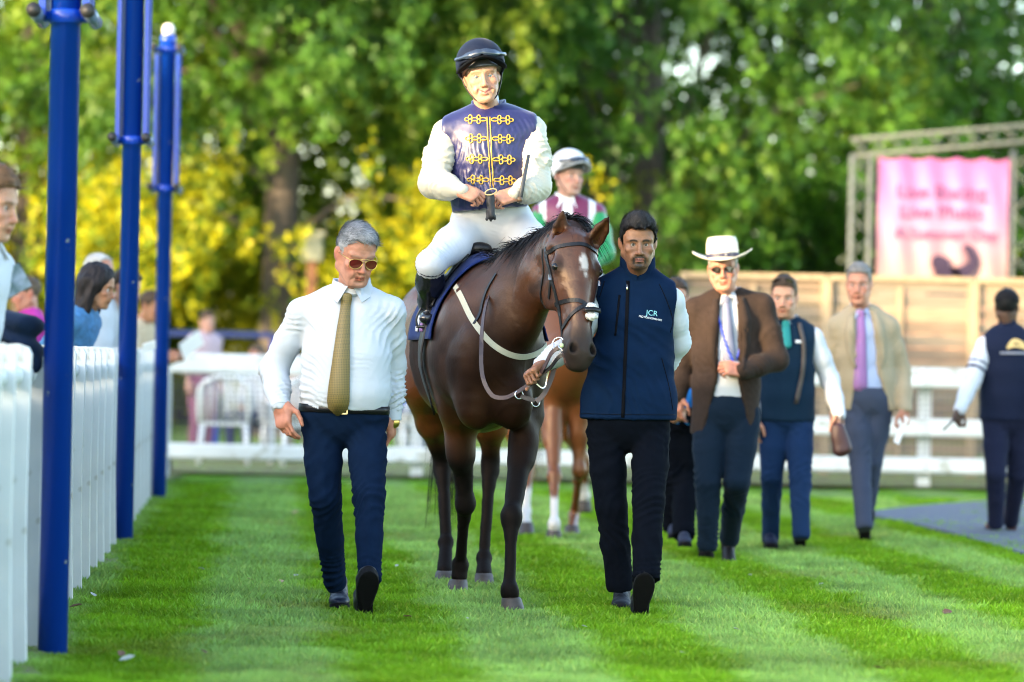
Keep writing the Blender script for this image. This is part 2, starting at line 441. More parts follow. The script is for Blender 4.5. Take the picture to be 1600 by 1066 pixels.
# ------------------------------------------------------------------ ground
RAIL_DIR = unit(V3(-0.0812, 1.0, 0.0))
RAIL_N = V3(RAIL_DIR[1], -RAIL_DIR[0], 0.0)
def stripe(x, y):
    """mown bands run along the rail: 0 = laid away, 1 = laid towards"""
    s = x * RAIL_N[0] + y * RAIL_N[1]
    p = np.stack([x, y, x * 0], -1)
    s = s + 0.07 * noise(p, 0.9) + 0.06 * noise(p, 3.1, 4) + 0.04 * noise(p, 9.0, 4)
    ph = (s - STRIPE0) / STRIPE_W
    f = np.abs((ph % 2) - 1)
    return sstep(0.3, 0.7, f)
STRIPE_W = 0.52
STRIPE0 = float(G(420, 1066)[:2] @ RAIL_N[:2])
def ground_mat():
    m = bpy.data.materials.new('lawn_turf'); m.use_nodes = True; nt = m.node_tree; N = nt.nodes; L = nt.links; b = N['Principled BSDF']
    b.inputs['Roughness'].default_value = 0.9; b.inputs['Specular IOR Level'].default_value = 0.15
    tc = N.new('ShaderNodeTexCoord')
    dt = N.new('ShaderNodeVectorMath'); dt.operation = 'DOT_PRODUCT'; dt.inputs[1].default_value = tuple(RAIL_N); L.new(tc.outputs['Object'], dt.inputs[0])
    nz = N.new('ShaderNodeTexNoise'); nz.inputs['Scale'].default_value = 1.2; L.new(tc.outputs['Object'], nz.inputs[0])
    a1 = N.new('ShaderNodeMath'); a1.operation = 'MULTIPLY_ADD'; L.new(nz.outputs[0], a1.inputs[0]); a1.inputs[1].default_value = 0.16; L.new(dt.outputs['Value'], a1.inputs[2])
    a2 = N.new('ShaderNodeMath'); a2.operation = 'SUBTRACT'; L.new(a1.outputs[0], a2.inputs[0]); a2.inputs[1].default_value = STRIPE0 + 0.08
    pp = N.new('ShaderNodeMath'); pp.operation = 'PINGPONG'; L.new(a2.outputs[0], pp.inputs[0]); pp.inputs[1].default_value = STRIPE_W
    mr = N.new('ShaderNodeMapRange'); mr.interpolation_type = 'SMOOTHSTEP'; L.new(pp.outputs[0], mr.inputs[0]); mr.inputs[1].default_value = STRIPE_W * 0.3; mr.inputs[2].default_value = STRIPE_W * 0.7
    mx = N.new('ShaderNodeMix'); mx.data_type = 'RGBA'; L.new(mr.outputs[0], mx.inputs['Factor'])
    mx.inputs[7].default_value = (0.100, 0.235, 0.007, 1); mx.inputs[6].default_value = (0.150, 0.255, 0.060, 1)  # paler band likewise holds sky sheen in its colour
    n2 = N.new('ShaderNodeTexNoise'); n2.inputs['Scale'].default_value = 5.0; n2.inputs['Detail'].default_value = 6; L.new(tc.outputs['Object'], n2.inputs[0])
    r2 = N.new('ShaderNodeMapRange'); r2.inputs[1].default_value = 0.3; r2.inputs[2].default_value = 0.7; r2.inputs[3].default_value = 0.65; r2.inputs[4].default_value = 1.3; L.new(n2.outputs[0], r2.inputs[0])
    sc = N.new('ShaderNodeVectorMath'); sc.operation = 'SCALE'; L.new(mx.outputs[2], sc.inputs[0]); L.new(r2.outputs[0], sc.inputs['Scale']); L.new(sc.outputs[0], b.inputs['Base Color'])
    n3 = N.new('ShaderNodeTexNoise'); n3.inputs['Scale'].default_value = 90.0; n3.inputs['Detail'].default_value = 4; L.new(tc.outputs['Object'], n3.inputs[0])
    bp = N.new('ShaderNodeBump'); bp.inputs['Strength'].default_value = 1; bp.inputs['Distance'].default_value = 0.03; L.new(n3.outputs[0], bp.inputs['Height']); L.new(bp.outputs[0], b.inputs['Normal'])
    return m
gx = np.concatenate([[-400, -120, -40], np.linspace(-12, 16, 57), [40, 120, 400]]); gy = np.concatenate([[-300, -60, -10], np.linspace(0, 50, 101), [90, 200, 900]])
XX, YY = np.meshgrid(gx, gy, indexing='ij')
def ground_z(x, y):
    p = np.stack([x, y, x * 0], -1); m = sstep(6, 9, y) * (1 - sstep(30, 40, y))
    return m * (0.016 * noise(p, 0.7) + 0.010 * noise(p, 2.3))
gv = np.stack([XX, YY, ground_z(XX, YY) - 0.012], -1).reshape(-1, 3)
ny = len(gy); ii, jj = np.meshgrid(np.arange(len(gx) - 1), np.arange(ny - 1), indexing='ij'); q = (ii * ny + jj).ravel()
lawn = mk('lawn', gv, np.stack([q, q + ny, q + ny + 1, q + 1], 1), ground_mat()); tag(lawn, kind='structure')

# short mown blades, thick on the near lawn
def grass():
    n = 400000
    d = 10.6 + (27.0 - 10.6) * rng.random(n) ** 1.75
    px = rng.random(n) * 1700 - 50
    x = (px - 800) / FPX * d
    y = d
    s = (x - (-1.74)) * RAIL_N[0] + (y - 11.3) * RAIL_N[1]
    keep = s > -0.15
    x, y = x[keep], y[keep]; n = len(x)
    st = stripe(x, y)
    p = np.stack([x, y, x * 0], -1)
    tuft = 0.5 + 0.5 * noise(p, 6.0) + 0.35 * noise(p, 17.0)
    patch = noise(p, 1.7, 9)
    streak = noise(p * np.array((1.0, 2.6, 1.0)), 7.0, 5)
    h = (0.017 + 0.016 * rng.random(n)) * np.clip(0.75 + 0.55 * tuft + 0.5 * streak, .45, 2.0)
    c0 = np.array((0.145, 0.300, 0.018)); c1 = np.array((0.180, 0.318, 0.070))  # paler band tone has the sky sheen of bent blades painted in
    c = c0 + (c1 - c0) * st[:, None]
    c = c * (0.8 + 0.35 * rng.random(n)[:, None]) * (1 + 0.22 * patch[:, None] + 0.22 * streak[:, None] + 0.12 * noise(p, 4.3, 2)[:, None])
    worn = sstep(.55, .8, noise(p, 1.25, 7) + .3 * noise(p, 6, 1))[:, None]; c = c + (np.array((.17, .145, .05)) - c) * worn * .3
    h = h * (1 - .45 * worn[:, 0]); yel = (rng.random(n) < 0.10)[:, None] * np.array((0.09, 0.06, 0.02)); c = c + yel
    w = (0.0042 + 0.0024 * rng.random(n)) * (d[keep] / 13.0)
    a = rng.random(n) * 2 * math.pi
    lean_y = (-0.55 + 1.2 * st) + 0.5 * rng.standard_normal(n); lean_x = 0.55 * rng.standard_normal(n)
    z0 = ground_z(x, y) - 0.014
    b = np.stack([x, y, z0], -1)
    sd = np.stack([np.cos(a) * w, np.sin(a) * w * 0.5, 0 * w], -1)
    tip = b + np.stack([lean_x * h, lean_y * h, h + 0.014], -1)
    mid = b + np.stack([lean_x * h * 0.28, lean_y * h * 0.28, h * 0.50 + 0.010], -1)
    Vv = np.stack([b, mid + sd, tip, mid - sd], 1).reshape(-1, 3)
    C = np.repeat(c, 4, 0)
    me = bpy.data.meshes.new('grass')
    me.vertices.add(len(Vv)); me.vertices.foreach_set('co', Vv.astype(np.float32).ravel())
    me.loops.add(4 * n); me.loops.foreach_set('vertex_index', np.arange(4 * n, dtype=np.int32)); me.polygons.add(n); me.polygons.foreach_set('loop_start', np.arange(0, 4 * n, 4, dtype=np.int32))
    me.update(calc_edges=True)
    at = me.color_attributes.new('Col', 'FLOAT_COLOR', 'POINT'); cc = np.ones((len(Vv), 4), np.float32); cc[:, :3] = C; at.data.foreach_set('color', cc.ravel())
    m = leaf_mat('grass_blade', None, None, 0.3)
    o = obj('grass', me, m); tag(o, 'short mown green grass of the striped lawn', 'grass', kind='stuff')
grass()
def sheet(name, pts, z, m, kind='structure'):
    o = mk(name, [(*p[:2], z) for p in pts], [list(range(len(pts)))], m, None, False); tag(o, kind=kind); return o
asph = mat('path_tarmac', (0.075, 0.085, 0.11), 0.9, var=0.15, vscale=14, bump=0.004, bscale=120)
def path_sheet():
    pts = [G(1345, 806), G(1420, 797), G(1520, 789), G(1800, 778), G(2100, 850), G(1760, 905), G(1600, 871), G(1480, 836)]
    pts = spline(pts + [pts[0]], 60)[:-1]
    v = [(*p[:2], 0.028) for p in pts] + [(*p[:2], -0.03) for p in pts]; n = len(pts)
    o = mk('path', v, [list(range(n))] + [[i, i + n, (i + 1) % n + n, (i + 1) % n] for i in range(n)], asph, None, False); tag(o, kind='structure')
path_sheet()
soil = mat('bare_soil', (0.15, 0.115, 0.055), 0.95, var=0.4, vscale=9, bump=0.02, bscale=30, color2=(0.13, 0.19, 0.04))
# worn soil under the back fence and along the left rail
def strip(name, pts, z):
    o = mk(name, [(p[0], p[1], z) for p in pts], [list(range(len(pts)))], soil, None, False); tag(o, kind='structure')
strip('soil_strip', [(-6, 29.35), (16, 29.35), (16, 33.5), (-6, 33.5)], 0.02)
def rail_pt(d, off=0.0): 
    a = V3(-1.762, 11.32, 0); return a + RAIL_DIR * ((d - 11.32) / RAIL_DIR[1]) + RAIL_N * off
e0 = [rail_pt(d, 0.05 + 0.05 * math.sin(d * 3.1) + 0.05 * math.sin(d * 7.7)) for d in np.linspace(9, 29, 60)]; e1 = [rail_pt(d, -0.6) for d in np.linspace(29, 9, 10)]
o = mk('soil_edge', [(p[0], p[1], 0.012) for p in e0 + e1], [list(range(len(e0) + len(e1)))], soil, None, False); tag(o, kind='structure')

# ------------------------------------------------------------------ left rail: curved white uprights, tube, boards behind
white_pl = mat('white_plastic', (0.52, 0.54, 0.55), 0.45, chips=(7, .60, (.36, .36, .33)), var=0.10, vscale=3, bump=0.0006, bscale=12)
white_dirty = mat('white_board', (0.52, 0.54, 0.54), 0.55, var=0.16, vscale=5, stretch=(1, 1, 0.4), color2=None)
rail_root = thing('rail_fence', rail_pt(11.32), 'white plastic running rail with close-set curved uprights along the left edge of the lawn', 'rail')
def upright_mesh():
    prof = []   # side outline in (across, z): leans in, wider foot, rounded top
    zs = np.linspace(0, 1.17, 14)
    front = 0.0 - 0.010 * np.sin(np.clip(zs / 1.17, 0, 1) * math.pi)
    back = front - 0.125 - 0.02 * (1 - zs / 1.17)
    top = [(front[-1] - 0.012, 1.195), (front[-1] - 0.05, 1.208), (front[-1] - 0.09, 1.205), (back[-1] + 0.01, 1.19)]
    o = [(f, z) for f, z in zip(front, zs)] + top + [(b, z) for b, z in zip(back[::-1], zs[::-1])]
    t = 0.055; v = []; n = len(o); ce = np.mean(o, 0)
    for dy, sc in ((-t / 2, 0.97), (-t / 2 + 0.004, 1.0), (t / 2 - 0.004, 1.0), (t / 2, 0.97)):
        for a, z in o:
            aa = ce[0] + (a - ce[0]) * sc; v.append(RAIL_N * aa + RAIL_DIR * dy + V3(0, 0, z - 0.02))
    f = [list(reversed(range(n))), list(range(3 * n, 4 * n))]
    for k in range(3): f += [[k * n + i, k * n + (i + 1) % n, (k + 1) * n + (i + 1) % n, (k + 1) * n + i] for i in range(n)]
    f = [q[::-1] for q in f]
    return raw_mesh('upright', v, f, False)
um = upright_mesh()
um.materials.append(white_pl)
pos = list(np.arange(9.94, 29.0, 0.69))
for d in pos:
    o = bpy.data.objects.new('upright', um); COL.objects.link(o); o.parent = rail_root; o.location = rail_pt(d) - np.array(rail_root.location)
    o.rotation_euler = (R(rng.normal(0, 0.35)), R(rng.normal(0, 0.3)), 0)
for z, r in ((1.07, 0.038),):
    v, f = tube_geo([rail_pt(d, -0.07) + V3(0, 0, z) for d in np.linspace(9.5, 28.9, 40)], r, 12); mk('rail_tube', np.array(v), f, white_pl, rail_root)
for k in range(5):
    for a, b in zip(pos[::4], list(pos[4::4]) + [pos[-1]]):
        m = MB(); m.beam(rail_pt(a + .01, -0.165) + V3(0, 0, 0.12 + k * 0.2), rail_pt(b - .01, -0.165) + V3(0, 0, 0.12 + k * 0.2), 0.03, 0.185); m.obj('board', white_dirty, rail_root)

# ------------------------------------------------------------------ blue posts
blue = mat('blue_gloss_paint', (0.003, 0.042, 0.36), 0.28, var=0.10, vscale=2.5, bump=0.0006, bscale=25, coat=0.15, spec=.35, stretch=(1, 1, 0.25), chips=(16, .70, (.30, .33, .42)))
blkc = mat('black_rubber', (0.012, 0.012, 0.015), 0.55)
ball_w = mat('lamp_ball', (0.8, 0.72, 0.62), 0.35)
POST_LABELS = ['tall blue steel post nearest the camera at the left edge', 'middle one of three blue steel posts along the left rail', 'farthest blue steel post with a white ball on its top']
def blue_post(px, py, label):
    b = G(px, py); root = thing('blue_post', b, label, 'post', 'blue posts along the left rail')
    v, f = lathe(b - V3(0, 0, .05), [(0.057, 0), (0.057, 3.62), (0.062, 3.62), (0.062, 3.70), (0.05, 3.715)], 28); mk('pole', np.array(v), f, blue, root)
    m = [o for o in root.children][0].data
    v, f = lathe(b + V3(0, 0, 3.64), [(0.012, 0.0), (0.032, .012), (0.046, 0.035), (0.05, 0.06), (0.046, 0.085), (0.03, 0.108), (0.006, 0.114)], 16); mk('ball', np.array(v), f, ball_w, root)
    for s in (-1, 1):
        mb = MB(); mb.box(b + V3(s * 0.083, -0.02, 2.98), (0.026, 0.075, 1.06)); mb.box(b + V3(s * 0.083, 0.055, 2.98), (0.03, 0.06, 1.06)); mb.obj('side_tube', blue, root)
    for z in (2.42, 3.52):
        v, f = lathe(b + V3(0, 0, z), [(0.059, 0), (0.064, .006), (0.064, 0.05), (0.059, 0.056)], 24); mk('collar', np.array(v), f, blue, root)
        mb = MB(); mb.tube([b + V3(-0.105, 0, z + .03), b + V3(0.105, 0, z + .03)], 0.022, 12); br = mb.obj('bracket', blue, root, True)
        for s in (-1, 1):
            mb = MB(); mb.tube([b + V3(s * 0.103, -0.13, z + .04), b + V3(s * 0.103, 0.1, z + .02)], 0.027, 14); mb.obj('clamp_bar', mat('clear_tube', (0.12, 0.17, 0.3), 0.25), root, True)
            mb = MB(); mb.tube([b + V3(s * 0.103, -0.145, z + .041), b + V3(s * 0.103, -0.13, z + .04)], 0.0285, 14); mb.obj('end_cap', blkc, root, True)
for (px, py), lb in zip([(82, 1021), (193, 848), (248, 781)], POST_LABELS): blue_post(px, py, lb)

# ------------------------------------------------------------------ back rail with wire mesh
BD = 29.6
back_root = thing('back_rail', (0, BD, 0), 'white horizontal rail fence with wire mesh crossing behind the lawn', 'rail')
wire = mat('galvanised_wire', (0.05, 0.055, 0.06), 0.6)
def rbeam(name, x0, x1, z, hgt, th, m, root, y=BD):
    f = shell = None
    mb = MB(); c = 0.02
    o = [(-th/2, -hgt/2 + c), (-th/2 + c, -hgt/2), (th/2 - c, -hgt/2), (th/2, -hgt/2 + c), (th/2, hgt/2 - c), (th/2 - c, hgt/2), (-th/2 + c, hgt/2), (-th/2, hgt/2 - c)]
    v = [(x, y + a, z + b) for x in (x0, x1) for a, b in o]; n = 8
    fs = [list(range(n))[::-1], list(range(n, 2 * n))] + [[i, (i + 1) % n, n + (i + 1) % n, n + i] for i in range(n)]
    return mk(name, v, [q[::-1] for q in fs], m, root, False)
xs = np.arange(-3.35, 12, 2.45)
for a, b in zip(xs[:-1], xs[1:]):
    rbeam('top_rail', a + .004, b - .004, 1.06, 0.19, 0.12, white_pl, back_root)
    rbeam('bottom_rail', a + .004, b - .004, 0.215, 0.15, 0.09, white_pl, back_root)
    if a > 1.0: rbeam('middle_rail', a + .004, b - .004, 0.58, 0.17, 0.09, white_pl, back_root)
for x in xs:
    mb = MB(); mb.box((x, BD + 0.125, 0.55), (0.12, 0.12, 1.14)); mb.obj('post', white_pl, back_root)
    if x < -3: mb = MB(); mb.box((x, BD + 0.125, 0.12), (0.16, 0.15, 0.3)); mb.obj('post_foot', blkc, back_root)
mb = MB()
for x in np.arange(-3.3, 8.0, 0.052): mb.box((x, BD + 0.062, 0.62), (0.007, 0.007, 0.84))
for z in np.arange(0.2, 1.05, 0.052): mb.box((2.4, BD + 0.068, z), (11.4, 0.007, 0.007))
o = mb.obj('wire_mesh', wire, back_root); o['kind'] = 'stuff'

# ------------------------------------------------------------------ wooden board fence on the right
FD = 32.4
wf = thing('board_fence', (5, FD, 0), 'tall weathered wooden fence of horizontal boards behind the white rail', 'fence')
wood = [mat('fence_wood_%s' % c, col, 0.85, var=0.28, vscale=6, stretch=(0.5, 4, 9), bump=0.003, bscale=40) for c, col in (('grey', (0.20, 0.165, 0.125)), ('tan', (0.26, 0.20, 0.135)), ('brown', (0.19, 0.14, 0.10)))]
trimw = mat('fence_trim', (0.30, 0.225, 0.14), 0.8, var=0.2, vscale=8, stretch=(3, 3, 0.6))
px0 = float(P(1062, 430, FD)[0]); bays = np.arange(px0, 9.5, 1.55)
tops = 2.06
for bi, a in enumerate(bays):
    for k in range(14):
        z = 0.10 + k * 0.142
        mb = MB(); mb.box((a + 0.775, FD + rng.normal(0, .003), z + 0.06), (1.52, 0.022, 0.128), rot('X', 6) @ rot('Y', rng.normal(0, .25))); mb.obj('board', wood[int(rng.integers(3))], wf)
    mb = MB(); mb.box((a, FD - 0.035, 1.02), (0.10, 0.07, 2.08)); mb.obj('post', trimw, wf)
    mb = MB(); mb.box((a + 0.775, FD - 0.028, 1.02), (0.055, 0.045, 1.96)); mb.obj('batten', trimw, wf)
    mb = MB(); mb.box((a + 0.775, FD - 0.02, tops + 0.03), (1.53, 0.10, 0.055)); mb.obj('capping', trimw, wf)

# ------------------------------------------------------------------ banner on a truss tower
BN = 37.0
def truss(root, a, b, w, up):
    a = np.asarray(a, float); b = np.asarray(b, float); n = unit(b - a); u = unit(np.cross(n, up)); v = np.cross(u, n)
    alu = mat('aluminium', (0.10, 0.115, 0.11), 0.7, metal=0.1)
    cs = [u * w / 2 + v * w / 2, -u * w / 2 + v * w / 2, -u * w / 2 - v * w / 2, u * w / 2 - v * w / 2]
    for c in cs:
        mb = MB(); mb.tube([a + c, b + c], 0.018, 8); mb.obj('truss_tube', alu, root, True)
    L = np.linalg.norm(b - a); k = max(2, int(L / (w * 1.1))); mb = MB()
    for i in range(4):
        c0, c1 = cs[i], cs[(i + 1) % 4]
        for j in range(k):
            p, q = a + n * L * j / k, a + n * L * (j + 1) / k
            mb.tube([p + (c0 if j % 2 else c1), q + (c1 if j % 2 else c0)], 0.009, 6)
    mb.obj('truss_lacing', alu, root, True)
def banner():
    tl, bl = P(1370, 258, BN), P(1374, 470, BN); tr, br = P(1574, 243, BN), P(1572, 470, BN)
    root = thing('banner_tower', (float(P(1470, 440, BN)[0]), BN, 0), 'pink and orange banner hung in a grey truss frame above the wooden fence', 'banner')
    zt = float(tl[2]) + 0.12
    l, r = float(tl[0]), float(tr[0])
    y = BN
    truss(root, (l - .19, y, 0), (l - .19, y, zt), 0.22, (0, 1, 0)); truss(root, (r + .18, y, 0), (r + .18, y, zt + .1), 0.22, (0, 1, 0))
    truss(root, (l - .3, y + .02, zt + .08), (r + 1.2, y - .55, zt + .36), 0.2, (0, 0, 1))
    truss(root, (r + .62, y - .4, 0), (r + .62, y - .4, zt + .2), 0.2, (0, 1, 0))
    nx, nz = 30, 40; zb = 0.9
    gv = []
    for i in range(nx + 1):
        for j in range(nz + 1):
            x = l + (r - l) * i / nx; z = zb + (zt - 0.02 - zb) * j / nz
            sag = 0.04 * math.sin(math.pi * (i % 6) / 6) if j == nz else 0
            gv.append((x, y - 0.16 + 0.02 * math.sin(i * 0.9) * (1 - j / nz * .5) + 0.01 * math.sin(j * .5 + i), z - sag))
    k = np.arange((nx) * (nz + 1)).reshape(nx, nz + 1)[:, :-1].ravel()
    m = bpy.data.materials.new('banner_print'); m.use_nodes = True; N = m.node_tree.nodes; L = m.node_tree.links
    tc = N.new('ShaderNodeTexCoord'); sp = N.new('ShaderNodeSeparateXYZ'); L.new(tc.outputs['Object'], sp.inputs[0])
    mr = N.new('ShaderNodeMapRange'); mr.inputs[1].default_value = 1.7; mr.inputs[2].default_value = zt; L.new(sp.outputs[2], mr.inputs[0])
    cr = N.new('ShaderNodeValToRGB'); L.new(mr.outputs[0], cr.inputs[0]); e = cr.color_ramp.elements
    e[0].position, e[0].color = 0.0, (0.30, 0.155, 0.095, 1); e[1].position, e[1].color = 1.0, (0.31, 0.075, 0.23, 1)
    q = e.new(0.35); q.color = (0.31, 0.175, 0.18, 1); q = e.new(0.7); q.color = (0.32, 0.135, 0.27, 1)
    L.new(cr.outputs[0], N['Principled BSDF'].inputs['Base Color']); N['Principled BSDF'].inputs['Roughness'].default_value = 0.5
    bo = mk('banner_sheet', np.array(gv), np.stack([k, k + nz + 1, k + nz + 2, k + 1], 1), m, root)
    ink = mat('banner_ink', (0.018, 0.006, 0.03), 0.6); ink2 = mat('banner_ink_pale', (0.13, 0.03, 0.11), 0.6)
    def text(body, px, py, size, mm):
        p = P(px, py, y - 0.2); c = bpy.data.curves.new('lettering', 'FONT'); c.body = body; c.size = size; c.align_x = 'CENTER'; c.extrude = 0.002
        o = bpy.data.objects.new('tmp', c); COL.objects.link(o); dg = bpy.context.evaluated_depsgraph_get(); me = bpy.data.meshes.new_from_object(o.evaluated_get(dg)); bpy.data.objects.remove(o)
        me.materials.clear(); me.materials.append(mm); o = bpy.data.objects.new('lettering', me); COL.objects.link(o); o.parent = root; o['kind'] = 'stuff'
        o.location = (p[0] - root.location[0], p[1] - root.location[1], p[2]); o.rotation_euler = (R(90), 0, 0)
    text('Live Racing', 1470, 310, 0.24, ink2); text('Live Music', 1470, 341, 0.24, ink2); text('A Summer Day', 1476, 374, 0.2, ink2)
    # silhouette of a cheering figure printed at the foot
    yy = y - 0.2; mb = MB()
    def blob(pts, rad):
        s = spline(pts, 24); rr = np.interp(np.linspace(0, 1, 24), np.linspace(0, 1, len(rad)), rad)
        w = [P(a, b, yy) for a, b in s]; v = []; f = []
        t = np.gradient(np.array(w), axis=0)
        for i, p in enumerate(w):
            n_ = unit(np.cross(t[i], (0, 1, 0))); v += [p + n_ * rr[i], p - n_ * rr[i]]
        mb.put(v, [(2 * i, 2 * i + 1, 2 * i + 3, 2 * i + 2) for i in range(23)])
    blob([(1507, 384), (1515, 392), (1521, 410), (1508, 424), (1490, 432)], [.04, .05, .06, .08, .12])
    blob([(1455, 414), (1462, 413), (1470, 417), (1475, 424)], [.03, .12, .13, .08])
    blob([(1472, 424), (1478, 436), (1480, 470)], [.1, .2, .26])
    mb.obj('printed_figure', ink, root)
banner()

# ------------------------------------------------------------------ blue rail and a small sign among the trees on the left
br = thing('blue_rail', (-3, 35, 0), 'low blue rail behind the white fence under the trees', 'rail')
for a, b, z in ((230, 430, 1.28),):
    xa, xb = P(a, 520, 35)[0], P(b, 520, 35)[0]
    mb = MB(); mb.beam((xa, 35, z + .1), (xb, 35, z + .1), 0.05, 0.07); mb.obj('rail_bar', mat('dull_blue', (.006, .022, .12), .5), br)
for px in (236, 338, 428):
    x = P(px, 520, 35)[0]; mb = MB(); mb.box((x, 35.07, 0.68), (0.09, 0.09, 1.36)); mb.obj('post', blue, br)
sg = thing('lamp_post', (float(P(488, 400, 42)[0]), 42, 0), 'small pale lantern on a brown post beside the tree trunk', 'lamp')
c = P(488, 388, 42); mb = MB(); mb.box((c[0], 42, c[2]), (0.28, 0.24, 0.34)); mb.box((c[0], 42, c[2] + .2), (0.36, 0.3, 0.06)); mb.obj('lantern', mat('lantern_glass', (0.17, 0.18, 0.13), 0.4), sg)
mb = MB(); mb.box((c[0], 42, (c[2] - .17) / 2), (0.13, 0.12, c[2] - .17)); mb.obj('post', mat('rust_brown', (0.12, 0.05, 0.02), 0.8, var=.2), sg)

# ------------------------------------------------------------------ grandstand behind and left of the camera; added unseen, its roof heights shaped to place the evening shade
def grandstand():
    root = thing('grandstand', (-29, -8, 0), 'brick grandstand added unseen to the left, its roofline shaped to shade the lawn', 'building')
    brick = mat('stand_brick', (0.30, 0.16, 0.11), 0.85, var=.25, vscale=20); con = mat('stand_concrete', (0.42, 0.40, 0.37), 0.8, var=.1); gl = mat('stand_glass', (0.03, 0.04, 0.05), 0.1)
    secs = SHADE_ROOF
    for (y0, y1, h) in secs:
        mb = MB(); mb.box((-29, (y0 + y1) / 2, (h - .3) / 2), (8, y1 - y0, h - .3)); mb.obj('wall', brick, root)
        mb = MB(); mb.box((-29, (y0 + y1) / 2, h - .15), (8.02, y1 - y0 + .002, .3)); mb.obj('parapet', con, root)
        n = max(1, int((y1 - y0) / 3))
        for fl in range(2):
            for i in range(n):
                yc = y0 + (y1 - y0) * (i + .5) / n
                mb = MB(); mb.box((-24.96, yc, 2 + fl * 3.2), (.12, 1.1, 1.6)); w = mb.obj('window', con, root)
                mb = MB(); mb.box((-24.92, yc, 2 + fl * 3.2), (.1, .9, 1.4)); mb.obj('pane', gl, w)
SHADE_ROOF = [(-60, -4.2, 8.75), (-4.2, -1.9, 8.0), (-1.9, 1.6, 9.75), (1.6, 13.5, 9.4), (13.5, 60, 5.6)]  # section heights stepped so sun reaches the jockey, hat man, fence top and trees
grandstand()
